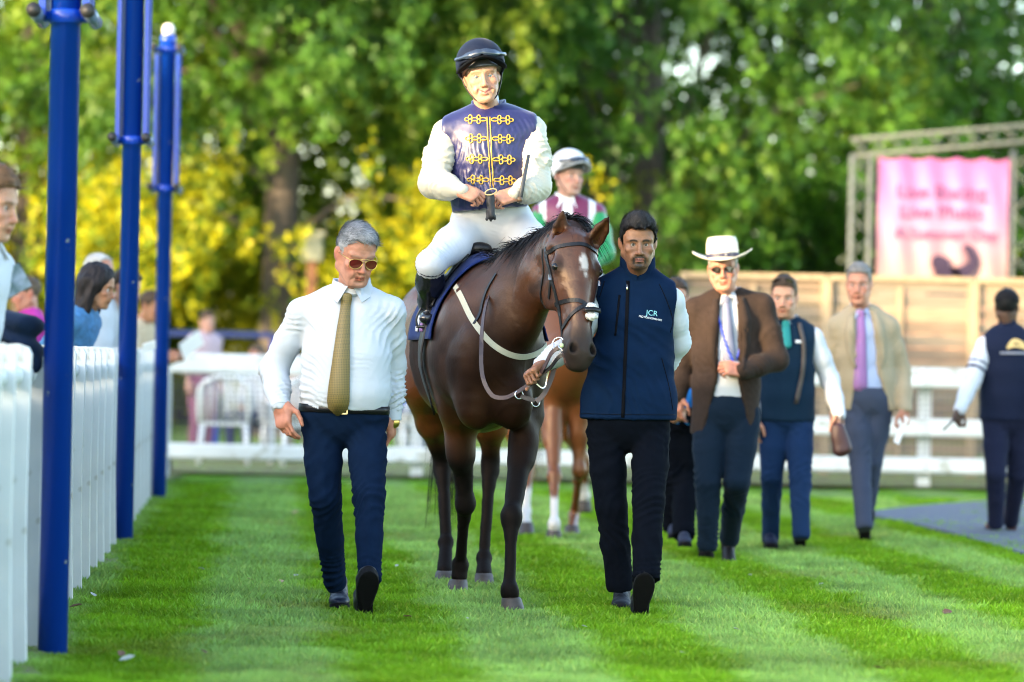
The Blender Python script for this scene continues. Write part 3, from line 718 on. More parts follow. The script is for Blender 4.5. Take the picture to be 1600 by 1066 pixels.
# ------------------------------------------------------------------ trees
bark = mat('bark', (0.075, 0.062, 0.055), 0.95, var=0.35, vscale=7, stretch=(3, 3, 0.5), bump=0.03, bscale=9)
LEAF = leaf_mat('lime_leaf', None, None, 0.38)
def leaves_mesh(name, C, D, size, cols):
    """one bent quad per leaf at C, drooping along D"""
    n = len(C)
    up = rng.standard_normal((n, 3)); s = np.cross(D, up); s /= np.linalg.norm(s, axis=1)[:, None] + 1e-9
    nn = np.cross(s, D)
    L = size * (0.5 + 0.9 * rng.random(n))[:, None]; W = L * 0.42
    Vv = np.stack([C - D * L * .4 + s * W, C - D * L * .4 - s * W, C + D * L * .65], 1).reshape(-1, 3)
    k = np.arange(n)[:, None] * 3 + np.array([[0, 1, 2]])
    return raw_mesh(name, Vv, k, False, np.repeat(cols, 3, 0))
def tree(x, y, label, height=10.0, crown_r=4.0, base=1.6, trunk_r=0.32, nclump=110, nstr=13, nleaf=34, pal=0, droop=1.0, trunk_lean=0.0, leaf=0.104, name='lime_tree', group='trees behind the paddock', low=0):
    root = thing(name, (x, y, 0), label, 'tree', group)
    H = height
    sp = [V3(x, y, -0.1), V3(x + .02, y, 0.5), V3(x + trunk_lean * .4, y, base + .8), V3(x + trunk_lean, y, H * 0.45), V3(x + trunk_lean * 1.1, y, H * 0.8)]
    pts = spline(sp, 22); zz = (pts[:, 2] + .1) / (H * .8)
    rr = trunk_r * (1.0 - 0.8 * np.clip(zz, 0, 1)) + trunk_r * 0.5 * np.exp(-np.clip(zz, 0, 1) * 25)
    v, f = tube_geo(pts, rr, 18); v = np.array(v)
    v += 0.06 * trunk_r * noise(v * np.array((4, 4, 1.2)))[:, None] * np.array((1, 1, 0))
    tr = mk('trunk', v, f, bark, root)
    # clump centres through the crown, denser towards its skin
    n = nclump
    dirs = rng.standard_normal((n, 3)); dirs /= np.linalg.norm(dirs, axis=1)[:, None]
    rad = (0.35 + 0.65 * rng.random(n) ** 0.5)[:, None]
    cz = base + (H - base) * 0.52
    cc = np.array((x + trunk_lean, y, cz)) + dirs * rad * np.array((crown_r, crown_r * 0.9, (H - base) * 0.52))
    cc[:, 2] = np.maximum(cc[:, 2], base + 0.3 + rng.random(n) * .9)
    if low:
        sx = np.where(rng.random(low) < .6, -1, 1); lc = np.stack([x + sx * (.95 + 2.0 * rng.random(low)), y - .3 - 1.8 * rng.random(low), 2.15 + 1.5 * rng.random(low)], 1); cc = np.vstack([cc, lc]); n += low
    mb = MB()
    for c in cc[::5]:
        t = 0.25 + 0.6 * rng.random(); a = pts[int(6 + t * 15)] if True else None
        if c[2] < a[2]: a = pts[max(5, int(np.argmin(np.abs(pts[:, 2] - c[2] + .3))))]
        mid = lerp(a, c, .5) + V3(0, 0, 0.35 * np.linalg.norm(c - a) * .5)
        mb.tube(spline([a, mid, c], 7), np.linspace(trunk_r * .18, 0.012, 7), 6, False)
    mb.obj('limb', bark, root, True)
    # hanging sprays
    S = n * nstr
    st = np.repeat(cc, nstr, 0) + rng.standard_normal((S, 3)) * np.array((0.55, 0.55, 0.34))
    out = st - np.array((x, y, 0)); out[:, 2] = 0; out /= np.linalg.norm(out, axis=1)[:, None] + 1e-6
    d0 = out * 0.6 + rng.standard_normal((S, 3)) * np.array((0.65, 0.65, 0.35))
    Ls = 0.45 + 0.75 * rng.random(S)
    t = rng.random((S, nleaf))
    pos = st[:, None] + d0[:, None] * (t * (1 - 0.35 * t))[..., None] * Ls[:, None, None] * 0.75
    pos[..., 2] -= (droop * 0.50 * t ** 1.6) * Ls[:, None]
    pos += rng.standard_normal(pos.shape) * 0.075
    D = d0[:, None] * (1 - t)[..., None] * .8 + np.array((0, 0, -1.0)) * (0.25 + .7 * t)[..., None] * droop + rng.standard_normal(pos.shape) * 0.55
    pos = pos.reshape(-1, 3); D = D.reshape(-1, 3); D /= np.linalg.norm(D, axis=1)[:, None]
    m = len(pos)
    g0, g1, sun_yellow = [(np.array((0.07, 0.15, 0.012)), np.array((0.14, 0.24, 0.014)), np.array((0.42, 0.40, 0.010))),  # third tone of each set is yellow, sunlight painted into the leaves
                  (np.array((0.034, 0.098, 0.020)), np.array((0.086, 0.200, 0.022)), np.array((0.27, 0.34, 0.030))),
                  (np.array((0.025, 0.08, 0.018)), np.array((0.045, 0.125, 0.024)), np.array((0.10, 0.17, 0.030)))][pal]
    q = np.clip(0.5 + 0.55 * noise(pos, 0.9) + 0.3 * rng.standard_normal(m), 0, 1)[:, None]
    c = g0 + (g1 - g0) * q
    yl = np.clip(noise(pos, 0.55, 3.0) * 1.5 + 0.25 * rng.standard_normal(m) - (0.22 if pal == 0 else .30) + (0.55 if pal == 0 else -.1) * np.exp(-((pos[:, 2] - base - .9) / 1.6) ** 2), 0, 1)[:, None]  # weight of the painted sunlit yellow, strongest low in the yellow crowns
    if low:
        k = (S - low * nstr) * nleaf; lw = np.clip(.55 + .45 * rng.standard_normal(m - k), 0, 1)[:, None]; c[k:] = c[k:] + (np.array((.50, .46, .010)) - c[k:]) * lw  # low sprays painted yellow for the glow of sunlit leaves
    c = c + (sun_yellow - c) * yl * (0.85 if pal == 0 else 0.6)
    me = leaves_mesh('crown', pos, D, leaf, c)
    obj('crown', me, LEAF, root)
    return root
def hedge(x0, x1, y, h, label):
    root = thing('hedge', ((x0 + x1) / 2, y, 0), label, 'hedge'); n = 70000
    pos = np.stack([x0 + (x1 - x0) * rng.random(n), y + rng.normal(0, .5, n), h * rng.random(n) ** .8], 1); pos[:, 2] *= 1 + .25 * noise(pos * np.array((1, 1, 0)), .6)
    D = rng.standard_normal((n, 3)); D /= np.linalg.norm(D, axis=1)[:, None]; q = np.clip(.5 + .8 * noise(pos, .8), 0, 1)[:, None]
    obj('foliage', leaves_mesh('foliage', pos, D, .16, np.array((.06, .12, .02)) + np.array((.36, .30, -.005)) * q), LEAF, root)
    mb = MB()
    for x in np.arange(x0, x1, .9): mb.tube([(x, y, -.05), (x + .1, y, h * .5), (x - .05, y, h * .9)], [.05, .035, .015], 5, False)
    mb.obj('stem', bark, root, True)
hedge(-14, 16, 61, 4.2, 'long leafy hedge closing the view behind all the trees')
def tx(px, d): return float(P(px, 560, d)[0])
tree(tx(436, 44), 44.0, 'big lime tree with a thick grey trunk behind the man in sunglasses', 11.0, 4.8, 3.7, 0.36, 150, 15, 36, 1, low=15)
tree(tx(40, 47), 47.0, 'yellow green lime tree behind the spectators at the left edge', 11, 3.6, 1.5, 0.3, 110, 14, 32, 0)
tree(tx(1010, 46), 46.0, 'broad drooping lime tree behind the groom in the navy gilet', 11, 4.2, 1.4, 0.36, 150, 14, 34, 1)
tree(tx(1440, 50), 50.0, 'dark green tree behind the pink banner', 12, 4.0, 2.0, 0.34, 140, 14, 32, 1, trunk_lean=-0.3)
tree(tx(745, 51), 51.0, 'sunlit lime tree behind the jockey in navy and gold silks', 11, 3.2, 1.2, 0.3, 110, 13, 32, 0)
tree(tx(1230, 56), 56.0, 'deep green tree in the gap between the drooping lime and the banner', 12.5, 4.2, 0.9, 0.34, 130, 14, 30, 2)
tree(tx(1720, 54), 54.0, 'dark tree rising beyond the right edge behind the truss', 13, 4.4, 0.9, 0.34, 120, 14, 30, 2)
tree(tx(285, 52), 52.0, 'lime tree with a slim orange-lit trunk between the last blue post and the big trunk', 11, 3.6, 1.8, 0.22, 100, 13, 30, 0)
tree(tx(610, 57), 57.0, 'pale lime tree far behind the shoulder of the man in sunglasses', 11, 4.2, 1.0, 0.28, 120, 14, 30, 0)
tree(tx(-330, 49), 49.0, 'lime tree standing beyond the left edge of the view', 11, 3.8, 1.4, 0.3, 80, 12, 26, 0, leaf=.13)
tree(tx(-760, 46), 46.0, 'outermost lime tree far beyond the left edge of the view', 11, 4.2, 1.4, 0.32, 80, 12, 26, 1, leaf=.13)
def shrub(x, y, r, h, label, pal):
    root = thing('shrub', (x, y, 0), label, 'shrub', 'shrubs under the trees')
    mb = MB()
    for i in range(7):
        a = rng.random() * 6.28; mb.tube([(x, y, -.05), (x + .3 * r * math.cos(a), y + .3 * r * math.sin(a), h * .5), (x + .6 * r * math.cos(a), y + .6 * r * math.sin(a), h * .85)], [.03, .02, .01], 5, False)
    mb.obj('stem', bark, root, True)
    n = int(2600 * r * h); p = rng.standard_normal((n, 3)); p /= np.linalg.norm(p, axis=1)[:, None]; p *= (0.4 + .6 * rng.random(n) ** .4)[:, None]
    pos = p * np.array((r, r, h * .55)) * (1 + .25 * noise(p, 3.0, x)[:, None]) + np.array((x, y, h * .5)); pos[:, 2] = np.abs(pos[:, 2])
    D = p + rng.standard_normal((n, 3)) * .6; D /= np.linalg.norm(D, axis=1)[:, None]
    g0, g1 = [((0.06, 0.13, 0.015), (0.32, 0.33, 0.014)), ((0.02, 0.06, 0.02), (0.05, 0.11, 0.03))][pal]
    q = np.clip(.5 + .6 * noise(pos, 1.5) + .2 * rng.standard_normal(n), 0, 1)[:, None]
    obj('foliage', leaves_mesh('foliage', pos, D, .10, np.array(g0) + (np.array(g1) - np.array(g0)) * q), LEAF, root)
for i, (px, d, r, h, pal, lb) in enumerate([
    (345, 50, 1.5, 2.8, 0, 'rounded green shrub just right of the farthest blue post'), (560, 50, 1.7, 3.0, 0, 'sunlit shrub behind the head of the man in sunglasses'),
    (150, 50, 1.7, 3.0, 0, 'yellowish shrub behind the spectators on the left'), (680, 53, 1.9, 3.2, 0, 'low shrub behind the saddle of the bay horse'),
    (930, 54, 1.8, 2.2, 1, 'dark shrub behind the second jockey'), (1120, 52, 1.6, 2.4, 1, 'dark shrub behind the white panama hat'),
    (20, 49, 1.2, 2.1, 0, 'leafy shrub at the far left edge'), (1310, 50, 1.6, 2.6, 1, 'dark shrub left of the banner tower')]):
    shrub(tx(px, d), d, r, h, lb, pal)
# ------------------------------------------------------------------ people
skin_mat = mat('skin', attr=True, rough=0.48, bump=0.0014, bscale=140, spec=0.35, var=.12, vscale=45)
eye_mat = mat('eyeball', attr=True, rough=0.12, spec=0.5)
def euler(yaw=0, pitch=0, roll=0): return rot('Z', yaw) @ rot('X', pitch) @ rot('Y', roll)
SKIN = {'fair': (0.42, 0.22, 0.145), 'ruddy': (0.39, 0.175, 0.115), 'brown': (0.20, 0.098, 0.056), 'tan': (0.31, 0.15, 0.085), 'dark': (0.06, 0.03, 0.019), 'pale': (0.45, 0.25, 0.19)}
def head_field(h, o):
    """face towards -y, chin at z -0.115, crown at z 0.125"""
    fw = o.get('fw', 1.0); jw = o.get('jaw', 1.0); sm = o.get('smile', 0.0); ns = o.get('nose', 1.0); op = o.get('eye_open', 1.0)
    f = Field((-.12, -.15, -.26), (.12, .15, .15), h)
    A = f.add
    A(ell((0, .018, .045), (.073 * fw, .094, .080)))
    A(ell((0, -.036, .042), (.061 * fw, .050, .058)), .03)
    A(ell((0, -.030, -.025), (.060 * fw, .058, .072)), .03)
    A(ell((0, -.045, -.070), (.040 * fw * jw, .040, .042)), .03)
    for s in (-1, 1):
        A(cap((s * .053 * fw * jw, .012, -.050), (s * .026 * jw, -.060, -.098), .018, .017), .03)
        A(cap((s * .056 * fw, .014, -.005), (s * .053 * fw * jw, .012, -.052), .018, .016), .025)
        A(ell((s * .042 * fw, -.064, -.022), (.021, .018, .016)), .022)
        A(cap((s * .012, -.084, .026), (s * .046 * fw, -.070, .027), .009, .010), .012)
        A(ell((s * .027, -.072, -.058), (.018 + .004 * sm, .020, .018)), .02)
    A(ell((0, -.070, -.100), (.024 * jw, .019, .017)), .018)
    for s in (-1, 1):
        f.sub(ell((s * .031, -.100, .004), (.017, .017, .011)), .012)
        A(ell((s * .031, -.070, .003), (.0155, .0145, .0135)), .006)
        f.sub(ell((s * .031, -.086, .002), (.0125, .012, .0048 * op)), .002)
        f.sub(ell((s * .031, -.071, .003), (.0125, .0125, .0115)), .001)
    A(cap((0, -.083, .020), (0, -.104, -.028), .0075, .0095 * ns), .010)
    A(ell((0, -.106, -.036), (.0115 * ns, .011, .010)), .008)
    for s in (-1, 1):
        A(ell((s * .0135 * ns, -.096, -.040), (.0085 * ns, .010, .008)), .006)
        f.sub(ell((s * .007, -.103, -.047), (.0035, .005, .004)), .002)
    # lips
    c = .006 * sm; mw = 1 + .18 * sm
    for s in (-1, 1):
        A(cap((0, -.0905, -.0645), (s * .021 * mw, -.080, -.068 + c), .0058, .0028), .006)
        A(cap((0, -.0895, -.0770), (s * .019 * mw, -.080, -.071 + c), .0070, .0030), .006)
        f.sub(cap((0, -.100, -.0705 - c * .3), (s * .022 * mw, -.086, -.0695 + c), .0022, .0016), .004)
        if sm: f.sub(cap((s * .024, -.098, -.045), (s * .031, -.088, -.068), .003, .003), .012)
    f.sub(ell((0, -.096, -.0885), (.02, .010, .005)), .010)
    ag = o.get('age', .3)
    for s in (-1, 1):
        f.sub(cap((s * .019, -.101, -.044), (s * .034, -.086, -.078), .0028 * ag + .0005, .0022 * ag + .0003), .010)
        f.sub(cap((s * .020, -.092, -.012), (s * .044, -.083, -.010), .002 * ag + .0003, .002 * ag), .008)
    if ag > .6:
        for zz in (.052, .064): f.sub(cap((-.035, -.088, zz), (.035, -.088, zz), .0022, .0022), .006)
        for s in (-1, 1): f.sub(cap((s * .006, -.098, .026), (s * .007, -.096, .040), .002, .0015), .006)
    # ears
    for s in (-1, 1):
        M = rot('Z', -s * 22) @ rot('X', -10)
        A(ell((s * .077 * fw, .020, .000), (.008, .019, .031), M), .006)
        f.sub(ell((s * .088 * fw, .014, .002), (.007, .010, .018), M), .004)
    # neck
    nk = o.get('neck', (0, .045, -.20)); nr = o.get('neck_r', .053)
    A(cap((0, .022, -.045), nk, nr * .98, nr * 1.08), .025)
    A(cap((0, -.02, -.085), lerp((0, -.02, -.085), nk, .7), .03, .04), .03)
    return f
def head_colors(v, o):
    b = np.array(SKIN[o.get('skin', 'fair')]); c = np.tile(b, (len(v), 1))
    red = b * np.array((1.06, .74, .70)); x, y, z = v[:, 0], v[:, 1], v[:, 2]
    def mixc(c, col, w): return c + (np.asarray(col) - c) * np.clip(w, 0, 1)[:, None]
    def g(cx, cy, cz, r): return np.exp(-((np.abs(x) - cx) ** 2 + (y - cy) ** 2 + (z - cz) ** 2) / r ** 2)
    rd = o.get('red', .6)
    c = mixc(c, red, rd * g(.042, -.075, -.025, .028)); c = mixc(c, red, rd * g(0, -.11, -.035, .018)); c = mixc(c, red * .9, rd * g(.08, .02, 0, .03))
    c = mixc(c, b * .82, .6 * g(.031, -.085, -.006, .016))
    c = c * (1 + .10 * noise(v, 75)[:, None] + .09 * noise(v, 30)[:, None] * np.array((.6, 1.0, 1.0)))
    lip = np.array(o.get('lip', b * np.array((.88, .58, .56))))
    smv = o.get('smile', 0); x_ = x; dz = (z + .0705 - smv * .006 * np.abs(x) / .022)
    c = mixc(c, lip, sstep(.023 * (1 + .18 * smv), .019 * (1 + .18 * smv), np.abs(x)) * sstep(.0115, .0085, np.abs(dz)) * (y < -.076))
    c = mixc(c, lip * .18, sstep(.022, .019, np.abs(x)) * sstep(.0028, .0012, np.abs(dz)) * (y < -.075))
    st = o.get('stubble', 0)
    if st:
        jaw = sstep(-.035, -.06, z) * sstep(.035, -.01, y) * sstep(-.16, -.13, z); jaw *= 1 - .85 * np.exp(-((np.abs(x) - .037) / .016) ** 2 - ((z + .045) / .02) ** 2)
        mo = np.exp(-((z + .0565) / .0065) ** 2) * sstep(.03, .022, np.abs(x)) * (y < -.075)
        gt = np.exp(-((z + .098) / .018) ** 2 - (x / .024) ** 2) * (y < -.05); ri = np.exp(-((np.abs(x) - .028) / .006) ** 2) * sstep(-.055, -.06, z) * sstep(-.1, -.085, z) * (y < -.06)
        inl = sstep(.0115, .0085, np.abs(dz)) * sstep(.023, .019, np.abs(x))
        w = (st * (.40 * jaw + o.get('goatee', 0) * np.maximum(np.maximum(mo, gt), ri))) * (1 - inl) * (.8 + .3 * noise(v, 300))
        c = mixc(c, o.get('beard', (.03, .022, .02)), w)
    br = o.get('brow', (.05, .03, .02)); bw = o.get('brow_w', .8); bt = o.get('brow_t', 1.0)
    arch = .0215 + .004 * np.sin(np.clip((np.abs(x) - .012) / .036, 0, 1) * math.pi)
    c = mixc(c, br, bw * sstep(.0062 * bt, .0025 * bt, np.abs(z - arch)) * sstep(.010, .015, np.abs(x)) * sstep(.052, .044, np.abs(x)) * (y < -.055))
    lid = np.exp(-((np.abs(x) - .031) / .013) ** 2 - ((z - .0078) / .0030) ** 2) * (y < -.07)
    c = mixc(c, b * .25, o.get('lash', .6) * lid)
    if o.get('scalp'):
        w = sstep(0.0, .004, hair_keep(v, o)) * sstep(.072, .068, np.abs(x)) ; c = mixc(c, o['scalp'], w * .85)
    return c
def hair_keep(v, o):
    """>0 where hair grows"""
    x, y, z = v[..., 0], v[..., 1], v[..., 2]
    hl = o.get('hairline', .074); rc = o.get('recede', .0)
    zz = z - (hl - .074) + rc * np.exp(-((np.abs(x) - .045) / .014) ** 2) * (y < -.02) * -1.0
    yl = np.interp(zz, [-.10, -.055, -.030, .000, .030, .052, .068, .078, .09], [.06, .045, .022, -.016, -.030, -.046, -.058, -.075, -.3])
    back = np.interp(y, [-.1, .03, .06, .1], [-.03, -.045, o.get('nape', -.07), o.get('nape', -.07)])
    return np.minimum(y - yl, z - back)
def hair_parts(o):
    """hair cap and loose strands in head coordinates"""
    tt, ts, tb = o.get('hair_t', (.020, .007, .012)); fw = o.get('fw', 1.0)
    h = o.get('hair_h', .004)
    f = Field((-.13, -.14, -.14), (.13, .15, .19), h)
    f.add(ell((0, .018, .045), (.073 * fw + ts, .094 + tb, .080 + tt * .6)))
    f.add(ell((0, .000 + o.get('quiff', 0), .075), (.062 * fw + ts, .085, .045 + tt)), .02)
    f.add(ell((0, -.036, .050), (.061 * fw + ts * .7, .052 + tb * .4, .052 + tt * .7)), .02)
    X, Y, Z = np.meshgrid(*f.ax, indexing='ij'); pts = np.stack([X, Y, Z], -1)
    kp = hair_keep(pts, o)
    for s in (-1, 1):
        d = np.sqrt(((X - s * .083 * fw) / .022) ** 2 + ((Y - .018) / .022) ** 2 + ((Z + .002) / .033) ** 2); kp = np.minimum(kp, (d - 1) * .02)
    f.F = np.maximum(f.F, -kp.astype(np.float32) * .8)
    v, q = f.mesh(); n = vnormals(v, q)
    comb = np.array(o.get('comb', (0, -.6, .3)))
    amp = o.get('hair_amp', .003)
    v = v + n * (amp * noise(v * np.array((1, .45, .8)), 90) + amp * noise(v, 45, 2))[:, None]
    N = o.get('strands', 7000)
    idx = rng.integers(0, len(q), N); p = v[q[idx, 0]]; nn = n[q[idx, 0]]
    t = comb + rng.standard_normal((N, 3)) * .28; t = t - nn * np.sum(t * nn, 1)[:, None]; t = t / (np.linalg.norm(t, axis=1)[:, None] + 1e-6) + nn * o.get('lift', .18)
    L = o.get('hair_len', .022) * (.5 + rng.random(N))[:, None] * np.where(p[:, 2] > .06, 1.0, .45)[:, None]
    sd = np.cross(t, nn); sd /= np.linalg.norm(sd, axis=1)[:, None] + 1e-6
    w = .0015
    sv = np.stack([p - sd * w, p + sd * w, p + t * L * .6 + sd * w * .7, p + t * L], 1).reshape(-1, 3); sf = np.arange(N)[:, None] * 4 + np.array([[0, 1, 2, 3]])
    V_ = np.vstack([v, sv]); Q = np.vstack([q, sf + len(v)])
    c0 = np.array(o.get('hair', (.04, .025, .015))); c1 = np.array(o.get('hair2', c0 * 1.6)); cs = np.array(o.get('hair_side', c0))
    sw = sstep(.07, .03, V_[:, 2])[:, None]
    m = np.clip(.5 + .7 * noise(V_ * np.array((1, .35, .7)), 120) , 0, 1)[:, None]; m[len(v):] = np.repeat(rng.random(N), 4)[:, None]
    C = c0 + (c1 - c0) * m; C = C + (cs * (.8 + .4 * m) - C) * sw
    return V_, Q, C
HAND_POSE = {'relax': ((18, 28, 18), (26, 34, 22), (32, 40, 26), (38, 42, 28)), 'fist': ((70, 88, 55), (74, 90, 55), (78, 90, 55), (82, 90, 55)),
             'hold': ((45, 55, 35), (50, 60, 38), (55, 62, 38), (58, 62, 40)), 'flat': ((8, 10, 8), (8, 12, 8), (10, 12, 8), (14, 16, 10))}
def hand_mesh(h, pose='relax', thumb=25, side=1):
    """wrist at the origin, fingers along +x, thumb on the +y*side edge, back of the hand +z"""
    f = Field((-.06, -.075, -.12), (.22, .095, .05), h); A = f.add
    A(rbx((.046, 0, 0), (.046, .040, .014), .013)); A(ell((.075, 0, .004), (.026, .038, .012)), .01)
    A(cap((-.028, 0, 0), (.012, 0, 0), .026, .026), .02); A(ell((.03, .03, -.008), (.033, .017, .016)), .012)
    ys = (.029, .010, -.009, -.027); ls = (.074, .082, .076, .060); rr = (.0088, .0090, .0086, .0076); bx = (.090, .094, .091, .084)
    for i in range(4):
        p = np.array((bx[i], ys[i], 0.0)); a = 0.0; sp = (ys[i]) * 1.2
        for j, (fr, cu) in enumerate(zip((.46, .31, .23), HAND_POSE[pose][i])):
            a += R(cu); d = np.array((math.cos(a), sp * math.cos(a) * (.6 if pose == 'relax' else .25), -math.sin(a))); q2 = p + d * ls[i] * fr
            r0 = rr[i] * (1 - .10 * j); A(cap(p, q2, r0, r0 * .9), .004 if j == 0 else .002); A(ell(p, (r0 * 1.08,) * 3), .002); p = q2
    p = np.array((.018, .034, -.008)); ang = R(thumb)
    d1 = unit((.72, .62 * math.cos(ang), -.55 * math.sin(ang) - .15)); q1 = p + d1 * .045; A(cap(p, q1, .0135, .0105), .01)
    d2 = unit((.93, .10, -.45 * math.sin(ang) - .12)); q2 = q1 + d2 * .032; A(cap(q1, q2, .0105, .0088), .003)
    d3 = unit((.95, -.10, -.25)); A(cap(q2, q2 + d3 * .024, .0090, .0076), .003)
    v, q = f.mesh()
    if side < 0: v = v * np.array((1, -1, 1)); q = q[:, ::-1]
    return v, q
def put_hand(wrist, axis, back, pose='relax', thumb=25, side=1, s=1.0, h=.0035):
    v, q = hand_mesh(h, pose, thumb, side)
    x = unit(axis); z = np.asarray(back, float); z = unit(z - x * (z @ x)); y = np.cross(z, x)
    M = np.stack([x, y, z], 1)
    return np.asarray(wrist) + (v * s) @ M.T, q
def join(parts):
    V_, Q, C = [], [], []; b = 0
    for v, q, c in parts:
        V_.append(v); Q.append(q + b); C.append(np.broadcast_to(np.asarray(c, float), (len(v), 3))); b += len(v)
    return np.vstack(V_), np.vstack(Q), np.vstack(C)
def shoe(root, heel, toe, up, m_upper, m_sole, s=1.0, h=.006, name='shoe', boot=0.0, sole_t=.016):
    f = Field((-.07, -.07, -.01), (.27, .07, .16 + boot), h); A = f.add
    A(ell((.0, 0, .045), (.043, .034, .045))); A(tub((.0, 0, .045), (.16, 0, .034), (.032, .040), (.045, .030), (0, 1, 0)), .02)
    A(ell((.185, .002, .030), (.058, .043, .026)), .02); A(cap((.0, 0, .05), (-.008, 0, .105 + boot), .036, .038), .02); A(ell((.09, 0, .068), (.07, .03, .022)), .02)
    f.cut((0, 0, -1), (0, 0, .012))
    v, q = f.mesh()
    x = unit(toe); z = np.asarray(up, float); z = unit(z - x * (z @ x)); y = np.cross(z, x); M = np.stack([x, y, z], 1)
    n = vnormals(v, q)
    for i in range(4): v = v + n * (.0022 * np.exp(-((v[:, 0] - .105 - i * .014) / .0045) ** 2) * (v[:, 2] > .045))[:, None]
    T = lambda a: np.asarray(heel) + (np.asarray(a) * s) @ M.T
    u = mk(name, T(v), q, m_upper, root)
    out = np.array([(-.046, 0), (-.036, .028), (0, .036), (.06, .034), (.12, .045), (.18, .049), (.225, .036), (.247, .004), (.228, -.03), (.18, -.042), (.12, -.040), (.06, -.033), (0, -.035), (-.036, -.028)])
    out = spline(np.vstack([np.c_[out, np.zeros(len(out))], [[-.046, 0, 0]]]), 44)[:-1, :2]; k = len(out); vv = []; ff = []
    for z0, sc in ((-sole_t, .97), (-sole_t + .003, 1.0), (.012, 1.0), (.015, .96)):
        arch = 0
        for a, b in out:
            zz = z0 + (sole_t * .62 * float(sstep(.035, .06, a) * sstep(.26, .10, a)) if z0 < 0 else 0) + .018 * max(0, (a - .14) / .11) ** 2
            vv.append(((a - .1) * sc + .1, b * sc, zz))
    ff = [list(range(k))[::-1], list(range(3 * k, 4 * k))] + [[r * k + i, r * k + (i + 1) % k, (r + 1) * k + (i + 1) % k, (r + 1) * k + i] for r in range(3) for i in range(k)]
    mk('sole', T(np.array(vv)), ff, m_sole, u, False)
    return u
def cloth(name, prims, m, root, h=.011, cuts=(), fold=(), seed=0.0, sm=1, sub=(), col=None, micro=.0012, k0=.04):
    f = shell_field([(p, k) for p, k in prims], h)
    for p, k in sub: f.sub(p, k)
    for n, p in cuts: f.cut(n, p)
    v, q = f.mesh(); v = smooth(v, q, sm)
    n = vnormals(v, q); v = folds(v, n, fold, seed)
    v = v + n * (micro * 2.4 * (.25 - np.abs(noise(v * np.array((1, 1, .55)), 11, seed))) + micro * 1.6 * (.25 - np.abs(noise(v * np.array((.6, 1, 1)), 21, seed + 2))) + micro * .6 * noise(v, 48, seed))[:, None]
    c = col(v) if col else None
    return mk(name, v, q, m, root, True, c)
def limb(pts, rad, k=.03, u=None, flat=1.0):
    out = []
    for i in range(len(pts) - 1):
        if u is None: out.append((cap(pts[i], pts[i + 1], rad[i], rad[i + 1]), k))
        else: out.append((tub(pts[i], pts[i + 1], (rad[i], rad[i] * flat), (rad[i + 1], rad[i + 1] * flat), u), k))
    return out
def torso(st, side, k=.05):
    return [(tub(st[i][0], st[i + 1][0], st[i][1:], st[i + 1][1:], side), k) for i in range(len(st) - 1)]
def arm_folds(sh, el, wr, amp=.006):
    ax = unit(wr - el); au = unit(el - sh)
    return [(el, .11, ax + .5 * au, .050, amp * 1.3), (lerp(el, wr, .65), .10, ax + V3(.3, 0, 0), .042, amp), (lerp(sh, el, .45), .12, au + V3(.5, 0, .2), .07, amp)]
def leg_folds(hp, kn, an, amp=.006):
    a = unit(an - kn); b = unit(kn - hp)
    return [(hp, .16, V3(.7, 0, .8), .085, amp), (lerp(hp, kn, .3) , .12, V3(-.7, 0, .8), .09, amp), (kn, .13, a + .6 * V3(1, 0, 0), .085, amp * 1.3), (lerp(kn, an, .88), .10, a + .25 * V3(1, 0, 0), .06, amp * 1.3), (lerp(kn, an, .4), .13, V3(1, 0, .35), .10, amp * .8)]
